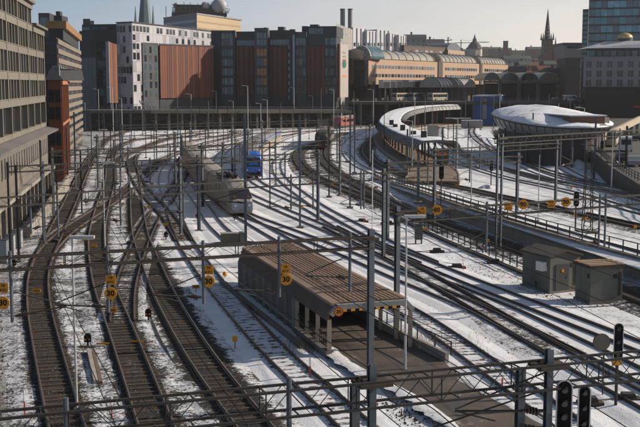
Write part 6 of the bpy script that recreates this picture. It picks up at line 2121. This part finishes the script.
# two barrel roofs near the terminal
for i, (px0, px1, Y) in enumerate(((441, 462, 430), (458, 476, 455))):
    a, b = V(px0, Y, 85), V(px1, Y + 40, 80)
    r = simple('barrel_roof_hall', ('nearer' if i == 0 else 'farther') + ' low barrel roofed hall right of the bus gates', 'station roof', a, 'barrel roofed halls')
    u_, l_ = unit(a, b); v_ = Vector((-u_.y, u_.x, 0))
    z0 = zat(87.5, Y)
    MB().slab(a + Vector((0, 0, z0)), -v_, Vector((0, 0, 1)), u_, [(-9 * (1 - math.cos(math.pi * j / 12)) / 2, 4.0 * math.sin(math.pi * j / 12)) for j in range(13)], 0, l_).build('vault', MATS['arch_roof_metal'], r)
    for g in range(8):
        m = MB()
        P = [a + u_ * (l_ * g / 7.0) + v_ * (9 * (1 - math.cos(math.pi * j / 12)) / 2) + Vector((0, 0, z0 + .1 + 4.0 * math.sin(math.pi * j / 12))) for j in range(9)]
        for x, y in zip(P, P[1:]): m.bar(x, y, .22)
        m.build('rib', STEEL_D, r)
    for k in range(5):
        q = a + u_ * (l_ * k / 4)
        MB().box(q.x - .25, q.x + .25, q.y - .25, q.y + .25, -.1, z0).build('column', CONC_D, r)
    MB().obox(a + v_ * 4, u_, v_, 0, l_, 0, .4, -.1, z0).build('wall', DKF, r)

# grey hotel, glass tower, dark podium at the right
h0, h1 = V(583.5, 330, 70), V(690, 318, 70)
hp = simple('dark_podium', 'long dark podium wall below the grey corner building', loc=h0)
block(hp, [h0 + Vector((0, -3, 0)), h1 + Vector((0, -3, 0)), h1 * 1.07, h0 * 1.07], -.1, zat(87, 328), M('dark_podium', (.014, .013, .014), .7, 0, .15, .3, .15))
u_, l_ = unit(h0, h1); n_h = Vector((u_.y, -u_.x, 0))
for k, (px, s) in enumerate(((612.3, 1.3), (615, 1.3))):
    c = V(px, 326.7, 90)
    MB().box(c.x - .35, c.x + .35, c.y - .2, c.y - .02, zat(92, 327), zat(87.8, 327)).build('white_emblem', WHITE, hp)
face_box(h0 + Vector((0, -3, 0)), h1 + Vector((0, -3, 0)), .47, .56, .01, .1, zat(107, 327), zat(105.5, 327)).build('red_sign', REDP, hp)
hg = simple('grey_corner_building', 'pale grey building with square windows and a golden dome on its snowy roof', loc=h0)
GH = M('pale_grey_render', (.24, .225, .235), .8, 0, .07, .3, .15)
zh = zat(57, 330)
block(hg, [h0, h1, h1 * 1.06, h0 * 1.065], zat(87, 328) + .01, zh, GH)
for k, y in enumerate((67.5, 77, 86)):
    for i in range(11):
        a = 1.9 + i * 3.75
        q = h0 + u_ * a
        zz = zat(y, 329)
        inst(wmesh(1.9, 2.3, GD, .06), 'window', hg, frame(Vector((q.x, q.y, zz)), u_, Vector((-u_.y, u_.x, 0))))
        MB().obox(q, u_, n_h, -.06, .06, .061, .1, zz, zz + 2.3).build('glazing_bar', WG, hg)
        MB().obox(q, u_, n_h, -1.15, 1.15, .005, .25, zz - .22, zz - .03).build('sill', WG, hg)
face_box(h0, h1, 0, 1, .01, .4, zh - .4, zh).build('cornice', WG, hg)
p0_, p1_ = V(589, 336, 50), V(690, 325, 50)
block(hg, [p0_, p1_, p1_ * 1.04, p0_ * 1.045], zh + .002, zat(48.5, 336), CHAR2, 'setback_storey')
rows(hg, p0_, p1_, [zh + .5], 1.9, 1.9, 14, [GB, GD, GT])
MB().hexa([Vector((p0_.x - 1, p0_.y - 1, zat(48.5, 336) + .01)), Vector((p1_.x, p1_.y - 1, zat(48.5, 336) + .01)), Vector((p1_.x, p1_.y + 18, zat(48.5, 336) + .01)), Vector((p0_.x - 1, p0_.y + 18, zat(48.5, 336) + .01)),
           Vector((p0_.x + 9, p0_.y + 5, zat(41.5, 342))), Vector((p1_.x, p1_.y + 5, zat(41.5, 342))), Vector((p1_.x, p1_.y + 12, zat(41.5, 342))), Vector((p0_.x + 9, p0_.y + 12, zat(41.5, 342)))]).build('snowy_roof', M('thin_roof_snow', (.45, .45, .47), .8, 0, .15, .3, .3), hg)
dc_ = V(625, 340, 40)
GOLD = M('gold_dome', (.50, .38, .17), .4, .3, .15, .5, .2)
zd = zat(38.5, 340)
MB().tube(dc_ + Vector((0, 0, zd - 2.5)), dc_ + Vector((0, 0, zd)), 2.9, n=20).build('dome_drum', CHAR2, hg)
MB().loft([[dc_ + Vector((2.9 * math.cos(f) * math.cos(t), 2.9 * math.cos(f) * math.sin(t), zd + .01 + 2.2 * math.sin(f))) for t in [2 * math.pi * j / 20 for j in range(20)]] for f in (0, .3, .6, .9, 1.2, 1.5)]).build('dome', GOLD, hg, sm=True)
g0, g1 = V(588.5, 372, 20), V(690, 362, 20)
gt = simple('glass_tower', 'tall dark teal glass tower at the upper right corner', loc=g0)
TG2 = M('teal_curtain_wall', (.07, .19, .24), .15, .1, .35, .15, .3, 0, .8)
block(gt, [g0, g1, g1 * 1.07, g0 * 1.07], -.1, 52, CHAR)
gl0 = V(582.5, 378, 20)
block(gt, [gl0, g0 * 1.01 + Vector((-.05, 0, 0)), g0 * 1.068 + Vector((-.05, 0, 0)), gl0 * 1.06], -.1, zat(9, 376), CHAR2, 'side_wing')
u_, l_ = unit(g0, g1); v_ = Vector((-u_.y, u_.x, 0))
for k in range(12):
    z = zat(57, 372) + k * 3.35
    for i in range(16):
        MB_ = (i, k)
        w = l_ / 16 - .12
        inst(wmesh(round(w, 2), 2.6, random.choice([TG2, TG2, GT, GB, M('teal_pane_light', (.15, .32, .38), .12, .1, .3, .3, .2)]), .06), 'glass_panel', gt, frame(g0 + u_ * (l_ * (i + .5) / 16) + Vector((0, 0, z)), u_, v_))
    MB().obox(g0, u_, -v_, 0, l_, .01, .18, z + 2.65, z + 3.25).build('floor_band', CHAR2, gt)
for k in range(14):
    z = zat(57, 372) - 2 + k * 1.95
    if z < zat(11, 376): face_box(gl0, g0 * 1.01, .08, .92, .02, .1, z, z + 1.3).build('window_band', GT, gt)
# modern overhanging white building beside it
a, b = V(562, 560, 50), V(581, 560, 50)
r = simple('overhanging_white_building', 'pale building with an overhanging upper storey left of the glass tower', loc=a)
block(r, [a + Vector((2, 0, 0)), b, b + Vector((0, 20, 0)), a + Vector((2, 20, 0))], -.1, zat(58, 560), DKF)
Z = lambda p, z: Vector((p.x, p.y, z))
MB().hexa([Z(a + Vector((2, -1, 0)), zat(58, 560) + .01), Z(b + Vector((0, -1, 0)), zat(58, 560) + .01), Z(b + Vector((0, 22, 0)), zat(58, 560) + .01), Z(a + Vector((2, 22, 0)), zat(58, 560) + .01),
           Z(a + Vector((0, -3, 0)), zat(45.5, 560)), Z(b + Vector((0, -3, 0)), zat(45.5, 560)), Z(b + Vector((0, 22, 0)), zat(45.5, 560)), Z(a + Vector((0, 22, 0)), zat(45.5, 560))]).build('upper_storey', WG, r)
MB().box(a.x - .5, b.x, a.y - 4, a.y + 22, zat(45.5, 560) + .01, zat(43, 560)).build('roof', CHAR2, r)
rows(r, a + Vector((2, -1.5, 0)), b + Vector((0, -1.5, 0)), [zat(48.5, 560)], 1.2, 1.2, 6, GD, proud=1.5)

# ---- far town on the hill
random.seed(21)
TOWN = [M('town_ochre', (.40, .31, .20), .9, 0, .1, .1, .1), M('town_brown', (.24, .17, .14), .9, 0, .1, .1, .1), M('town_grey', (.33, .325, .33), .9, 0, .1, .1, .1), M('town_brick', (.21, .125, .10), .9, 0, .1, .1, .1), M('town_cream', (.48, .43, .36), .9, 0, .1, .1, .1)]  # wall colours lightened, with part of the far haze painted in
TROOF = [M('town_roof_dark', (.055, .055, .062), .8, 0, .1, .1, .1), M('town_roof_red', (.16, .075, .05), .8, 0, .1, .1, .1), M('town_roof_green', (.07, .10, .09), .8, 0, .1, .1, .1)]
town = []
def house(i, px0, px1, yt, Y, mt, rf, lab):
    a, b = V(px0, Y, 60), V(px1, Y, 60)
    r = simple('town_house', lab, loc=a, group='houses of the far town')
    zt = zat(yt, Y)
    w = b.x - a.x
    MB().box(a.x, b.x, Y, Y + 18, -.1, zt).build('wall', mt, r)
    h = 2.2 + .05 * w
    MB().slab(Vector((a.x - .4, Y - .5, zt + .01)), Vector((0, 1, 0)), Vector((0, 0, 1)), Vector((1, 0, 0)), [(0, 0), (19, 0), (14, h), (5, h)], 0, w + .8).build('roof', rf, r)
    MB().box(a.x + w * .3, a.x + w * .3 + 1.2, Y + 8, Y + 10, zt + h * .6, zt + h + 2).build('chimney', TOWN[3], r)
    nw = max(3, int(w / 3.6))
    rows(r, a, b, [zt - 2.6 - 3.6 * k for k in range(3)], 1.8, 1.3, nw, [GD, GB])
hs = []
x = 440.0
while x < 585:
    w = random.uniform(9, 17); hs.append((x, x + w, random.uniform(49, 54), random.uniform(1300, 1500), 2)); x += w - .5
x = 464.0
while x < 560:
    w = random.uniform(10, 18); hs.append((x, x + w, random.uniform(56, 61), random.uniform(900, 1100), 1)); x += w - .3
x = 470.0
while x < 582:
    w = random.uniform(9, 16); hs.append((x, x + w, random.uniform(64, 69), random.uniform(700, 800), 0)); x += w - .3
x = 476.0
while x < 584:
    w = random.uniform(8, 14); hs.append((x, x + w, random.uniform(70, 77), random.uniform(560, 640), 3)); x += w - .3
RN = ['lower', 'middle', 'topmost', 'nearest']
cnt = [0, 0, 0, 0]
for (x0, x1, yt, Y, k) in hs:
    house(0, x0, x1, yt, Y, random.choice(TOWN if k != 1 else TOWN[1:4]), random.choice(TROOF), 'small far town house in the %s row of the hillside, %s from the left' % (RN[k], nth(cnt[k])))
    cnt[k] += 1
# left-hand far blocks behind the plant
for i, (px0, px1, yt, Y, mt) in enumerate(((405, 426, 38.5, 760, 2), (424, 444, 43, 780, 2))):
    house(0, px0, px1, yt, Y, TOWN[mt], TROOF[0], 'pale far block behind the brown office building, %s one' % ('left' if i == 0 else 'right'))
# churches
def church(label, px, Y, y_top, parts):
    c = V(px, Y, 50)
    r = simple('far_church', label, 'church', c)
    for nm, kind, y0, y1, w0, w1, mt in parts:
        z0, z1 = zat(y0, Y) if y0 < 400 else -.1, zat(y1, Y)
        MB().tube(c + Vector((0, 0, z0)), c + Vector((0, 0, z1)), w0, w1, kind).build(nm, mt, r)
    return r
IRON = M('openwork_iron_spire', (.045, .042, .045), .7, .1, .2, .2, .1)
rc = church('brick church with tall openwork iron spire on the skyline', 547, 900, 9,
       [('tower', 4, 999, 40, 5.6, 5.6, M('spire_brick', (.17, .11, .075), .9)), ('crown', 8, 40, 38, 5.6, 3.2, IRON), ('spire', 8, 38, 26, 2.6, 1.7, IRON), ('spire', 8, 26, 9, 1.7, .15, IRON)])
c = V(547, 900, 50)
for dx, dy in ((-4.2, -4), (4.2, -4), (-4.2, 4), (4.2, 4)):
    MB().tube(c + Vector((dx, dy, zat(40, 900))), c + Vector((dx, dy, zat(33, 900))), .9, .1, 6).build('pinnacle', IRON, rc)
for k, y in enumerate((36, 32.5, 29, 26.5)):
    MB().tube(c + Vector((0, 0, zat(y, 900))), c + Vector((0, 0, zat(y - .9, 900))), 2.75 - .3 * k, n=8).build('pale_band', WG, rc)
for k in range(4):
    MB().box(c.x - 4.2 + 2.4 * k, c.x - 3.2 + 2.4 * k, c.y - 4.2, c.y - 4.0, zat(54, 900), zat(46, 900)).build('belfry_opening', GD, rc)
MB().box(c.x + 5, c.x + 9, c.y - 2, c.y + 20, -.1, zat(47, 900)).build('nave', MATS['spire_brick'], rc)
MB().tube(c + Vector((7, 0, zat(47, 900))), c + Vector((7, 0, zat(37, 900))), 1.0, .1, 6).build('pinnacle', IRON, rc)
church('domed church with lantern on the skyline left of the spire', 474.5, 1250, 34,
       [('tower', 8, 999, 49, 9, 9, TOWN[4]), ('dome', 12, 49, 44.5, 9.5, 6.5, TROOF[0]), ('dome', 12, 44.5, 41.5, 6.5, 2.8, TROOF[0]), ('lantern', 8, 41.5, 39, 2.4, 2.4, TROOF[0]), ('spire', 8, 39, 34, 1.6, .1, TROOF[0])])
church('small spired church far left on the skyline', 433.5, 1350, 38, [('tower', 4, 999, 44, 4, 4, TOWN[2]), ('spire', 6, 44, 38, 3.4, .1, TROOF[2])])
church('square red brick tower standing on the skyline', 505.5, 1280, 41, [('tower', 4, 999, 42, 3.6, 3.6, TOWN[3]), ('parapet', 4, 42, 41, 3.9, 3.9, TROOF[0])])
# tower cranes
def crane(label, px, Y, y_jib, px0, px1):
    c = V(px, Y, 45)
    r = simple('tower_crane', label, 'crane', c, 'tower cranes')
    z = zat(y_jib, Y)
    MB().bar(c, c + Vector((0, 0, z + 4)), 1.0).build('mast', STEEL_D, r)
    MB().bar(Z(V(px0, Y, 45), z), Z(V(px1, Y, 45), z + 1), .8).build('jib', STEEL_D, r)
    MB().bar(c + Vector((0, 0, z + 4)), Z(V(px1, Y, 45), z + 1), .25).build('tie_bar', STEEL_D, r)
crane('thin tower crane with long jib above the brown office building', 461, 1400, 43, 455, 489)
crane('thin tower crane above the peach end building', 448, 1100, 41, 440, 452)
# hill behind the town
m = MB()
xs = [-400 + 40 * i for i in range(60)]
vs = []
for yy, f in ((1500, .0), (1600, .75), (1900, 1.0)):
    for x in xs: vs.append((x, yy, -1 + f * (40 + 16 * mnoise.noise(Vector((x * .006, yy * .01, 2)))) * (1.0 if x > 100 else .5)))
n = len(xs)
m.add(vs, [(j * n + i, j * n + i + 1, (j + 1) * n + i + 1, (j + 1) * n + i) for j in range(2) for i in range(n - 1)])
tag(m.build('hill', M('far_hill', (.13, .12, .115), .95, 0, .3, .02, .3)), 'low wooded hill behind the far town', kind='structure')

# ================================================================ VEHICLES AND EMBANKMENT AT THE RIGHT
def vehicle(name, label, cat, p, ang, L_, W_, H_, mat, kind, group, z=0):
    u = Vector((math.cos(ang), math.sin(ang), 0)); v = Vector((-u.y, u.x, 0))
    r = thing(name, label, cat, Vector((p.x, p.y, z)), group)
    o = Vector((p.x, p.y, z))
    if kind == 'car':
        prof = [(0, .3), (L_, .3), (L_, .75), (L_ * .97, .85), (L_ * .72, .95), (L_ * .58, H_), (L_ * .22, H_), (L_ * .06, .98), (0, .9)]
        MB().slab(o, u, Vector((0, 0, 1)), v, prof, -W_ / 2, W_ / 2).build('body', mat, r)
        for s in (-1, 1): MB().slab(o, u, Vector((0, 0, 1)), v, [(L_ * .12, 1.0), (L_ * .66, 1.0), (L_ * .56, H_ - .08), (L_ * .24, H_ - .08)], s * (W_ / 2 + .005) - .01, s * (W_ / 2 + .005) + .01).build('side_window', GD, r)
        MB().bar(o + u * (L_ * .655) + Vector((0, 0, 1.18)) - v * W_ * .4, o + u * (L_ * .655) + Vector((0, 0, 1.18)) + v * W_ * .4, .12, .38).build('windscreen', GD, r)
    else:
        prof = [(0, .35), (L_, .35), (L_, H_ * .5), (L_ - .25, H_ - .15), (L_ - .5, H_), (.2, H_), (0, H_ - .2)]
        MB().slab(o, u, Vector((0, 0, 1)), v, prof, -W_ / 2, W_ / 2).build('body', mat, r)
        for s in (-1, 1):
            n = max(2, int(L_ / 1.7))
            for i in range(n):
                a0 = .4 + (L_ - 1.0) * i / n
                MB().obox(o, u, v, a0, a0 + (L_ - 1.0) / n - .12, s * (W_ / 2 + .01) - .012, s * (W_ / 2 + .01) + .012, H_ * .48, H_ * .84).build('window', GD, r)
        MB().obox(o, u, v, L_ - .12, L_ + .03, -W_ * .42, W_ * .42, H_ * .5, H_ * .86).build('windscreen', GD, r)
        MB().obox(o, u, v, -.03, .05, -W_ * .42, W_ * .42, H_ * .5, H_ * .86).build('rear_window', GD, r)
    wr = .33 if kind == 'car' else .48
    for a in (.18, .82):
        for s in (-1, 1):
            c = o + u * (L_ * a) + v * (s * (W_ / 2 - .08)) + Vector((0, 0, wr))
            MB().tube(c - v * .12, c + v * .12, wr, n=12).build('wheel', BLACK, r)
    return r
CW = M('white_car_paint', (.6, .6, .6), .3, .1, .05, .5, .15); CS = M('silver_car_paint', (.30, .31, .33), .3, .4, .05, .5, .15); CD = M('dark_car_paint', (.03, .032, .04), .3, .2, .05, .5, .15); CB = M('beige_van_paint', (.42, .38, .31), .4, .05, .08, .5, .2)
# dark embankment with wall
e = [V(596, 188, 150), V(612, 155, 170), V(640, 128, 190), V(700, 100, 190)]
m = MB()
EH = 3.4
top, bot = [], []
emb = thing('embankment_wall', 'dark retaining wall of the road embankment at the right edge', 'wall', e[0])
for a, b in zip(e, e[1:]):
    u, L_ = unit(a, b); k = max(1, int(L_ / 4))
    for i in range(k):
        p, q = a + u * (L_ * i / k), a + u * (L_ * (i + .985) / k)
        MB().bar(Vector((p.x, p.y, .9)), Vector((q.x, q.y, .9)), .5, 4.2).build('wall_panel', M('sooty_wall', (.075, .065, .055), .9, 0, .25, .6, .35), emb)
back_ = [V(600, 330, 120), V(720, 330, 120)]
vs = [Vector((p.x + .2, p.y, 2.98)) for p in e] + [Vector((160, 100, 2.98)), Vector((160, 380, 2.98)), Vector((V(596, 322, 120).x, 380, 2.98)), Vector((V(598, 240, 120).x, 240, 2.98))]
m.add(vs, [tuple(reversed(range(len(vs))))])
tag(m.build('street', M('wet_street', (.075, .068, .06), .8, 0, .3, .3, .35)), 'wet street on the embankment at the right edge', kind='structure')
railing('steel fence on top of the right embankment wall', [Vector((p.x + .3, p.y, 0)) for p in e], lambda p: 3.0, 2.0, 1.1, STEEL_D, 3, .09)
def onst(px, py): return gr(px, py, 3.0)
vehicle('bus', 'beige bus parked behind the embankment fence at the right', 'bus', onst(609, 147), 1.25, 11.5, 2.5, 3.2, CB, 'bus', 'vehicles on the embankment', 2.99)
vehicle('van', 'pale van right of the beige bus', 'van', onst(626, 152), 1.3, 6.0, 2.0, 2.6, CW, 'van', 'vehicles on the embankment', 2.99)
vehicle('car', 'dark car in front of the beige bus', 'car', onst(622, 163), 1.35, 4.5, 1.8, 1.5, CD, 'car', 'vehicles on the embankment', 2.99)
vehicle('car', 'silver car near the right edge of the picture', 'car', onst(634, 167), 1.35, 4.5, 1.8, 1.5, CS, 'car', 'vehicles on the embankment', 2.99)
vehicle('car', 'dark car parked beyond the pale van', 'car', onst(636, 141), 1.3, 4.5, 1.8, 1.5, CD, 'car', 'vehicles on the embankment', 2.99)
vehicle('car', 'silver car farthest back on the embankment', 'car', onst(628, 132), 1.3, 4.6, 1.8, 1.5, CS, 'car', 'vehicles on the embankment', 2.99)
# ramp roof (pale slanting beam)
a, b = at(601, 138, 200), at(640, 119, 235)
r = thing('ramp_canopy', 'pale slanting ramp parapet behind the parked vehicles', 'ramp', Vector((a.x, a.y, 3)))
MB().bar(a, b, .6, 1.3).build('parapet', M('pale_ramp', (.40, .34, .26), .8), r)
for k in range(6):
    q = a + (b - a) * ((k + .5) / 6)
    MB().bar(Vector((q.x, q.y, 2.9)), Vector((q.x, q.y, q.z - .6)), .5).build('pier', CONC_D, r)
# road vehicles on the far viaduct
zv = zat(101.5, 396)
for lb, px, kind, mt, cat in (('white van driving on the far viaduct', 563, 'van', CW, 'van'), ('dark car on the far viaduct left of the white van', 551, 'car', CD, 'car'), ('silver car on the far viaduct right of the white van', 573, 'car', CS, 'car')):
    p = V(px, 402, 100)
    vehicle(cat, lb, cat, p, .05, 5.2 if kind == 'van' else 4.4, 1.9, 2.4 if kind == 'van' else 1.5, mt, kind, 'vehicles on the far viaduct', zv - .09)
for i, (px, Y, mt) in enumerate(((394, 404, CB), (411, 408, CS), (421, 410, CD), (430, 404, CB))):
    vehicle('bus', 'bus at the terminal gates on the viaduct, %s from the left' % nth(i), 'bus', V(px, Y, 95), .9, 11, 2.5, 3.1, mt, 'bus', 'buses at the terminal gates', zat(101.5, 392) - .09)
# leafless bushes
def bush(label, p, w, h, n, z=0):
    m = MB()
    for i in range(n):
        t = random.uniform(0, 2 * math.pi); rr = random.random() ** .5 * w
        b0 = Vector((p.x + rr * .4 * math.cos(t), p.y + rr * .4 * math.sin(t), z))
        tip = Vector((p.x + rr * math.cos(t), p.y + rr * math.sin(t), z + h * random.uniform(.5, 1)))
        mid = (b0 + tip) / 2 + Vector((random.uniform(-.3, .3), random.uniform(-.3, .3), .2))
        m.bar(b0, mid, .05).bar(mid, tip, .03)
        for k in range(4):
            q = mid + (tip - mid) * random.random()
            m.bar(q, q + Vector((random.uniform(-.6, .6), random.uniform(-.6, .6), random.uniform(.1, .7))), .022)
    r = thing('bush', label, 'bush', Vector((p.x, p.y, z)), 'leafless bushes')
    m.build('twigs', M('bare_twigs', (.10, .065, .042), .9, 0, .2, 1, .2), r)
for i, (px, py) in enumerate(((594, 148), (603, 144), (612, 141), (622, 138), (588, 152))):
    bush('bare brown bush between the oval building and the podium, %s from the left' % nth(sorted((594, 603, 612, 622, 588)).index(px)), gr(px, py), 2.6, 3.6, 170, 0)

for i, (px, py) in enumerate(((503, 141), (511, 143), (520, 146), (498, 138), (529, 141))):
    bush('bare brown bush left of the oval building, %s from the left' % nth(sorted((503, 511, 520, 498, 529)).index(px)), gr(px, py), 2.2, 2.6, 130, 0)

for i, (px, py) in enumerate(((512, 152), (521, 154), (531, 156), (556, 157), (566, 160), (576, 158), (584, 164))):
    bush('low bare bush at the foot of the oval building, %s from the left' % nth(i), gr(px, py), 2.4, 2.4, 150, .1)
# dark low platform and service wagons beyond the curved canopy
a, b = gr(420, 119.5), gr(500, 117.5)
u, L_ = unit(a, b); v = Vector((-u.y, u.x, 0)); a = Vector((a.x, a.y, 0))
r = thing('far_platform', 'long dark low platform in front of the blue hut', 'platform', a)
MB().obox(a, u, v, 0, L_, 0, 5, -.1, 1.0).build('deck', CONC_D, r)
MB().obox(a, u, v, 0, L_, -.15, -.01, .5, 1.05).build('edge_kerb', STEEL_D, r)
for i in range(14):
    MB().obox(a, u, v, L_ * i / 14 + 1, L_ * i / 14 + 1.25, 2.3, 2.55, 1.0, 4.0).build('post', STEEL_D, r)
MB().obox(a, u, v, 0, L_, .4, 4.6, 4.01, 4.25).build('shelter_roof', M('dusty_shelter_roof', (.12, .105, .09), .8), r)
for i, (px, py, ln, mt) in enumerate(((446, 126, 9, 'dark'), (462, 128.5, 7, 'grey'), (508, 131, 8, 'dark'), (519, 134, 6, 'grey'))):
    a = gr(px, py); a = Vector((a.x, a.y, 0))
    r = thing('storage_container', '%s storage container on the snow near the blue hut, %s from the left' % ('dark' if mt == 'dark' else 'grey', nth(i)), 'container', a, 'storage containers')
    MB().box(a.x, a.x + ln, a.y, a.y + 2.5, .15, 2.7).build('body', DKF if mt == 'dark' else GEW, r)
    for k in range(int(ln * 2)): MB().box(a.x + k * .5 + .1, a.x + k * .5 + .3, a.y - .06, a.y - .002, .3, 2.55).build('rib', DKF if mt == 'dark' else GEW, r)
    MB().box(a.x - .05, a.x + ln + .05, a.y - .1, a.y + 2.55, 2.702, 2.8).build('roof_snow', SNOWM, r)
# ================================================================ HAZE
hz = bpy.data.materials.new('thin_haze')
hz.use_nodes = True
for n_ in list(hz.node_tree.nodes):
    if n_.type == 'BSDF_PRINCIPLED': hz.node_tree.nodes.remove(n_)
pv = hz.node_tree.nodes.new('ShaderNodeVolumePrincipled')
pv.inputs['Color'].default_value = (.93, .93, .95, 1)
pv.inputs['Density'].default_value = 0.00008
pv.inputs['Anisotropy'].default_value = .2
hz.node_tree.links.new(pv.outputs[0], hz.node_tree.nodes['Material Output'].inputs['Volume'])
hb = MB().box(-1800, 1800, -250, 2400, -3, 140).build('haze', hz)
tag(hb, 'thin cold haze over the town', kind='stuff')
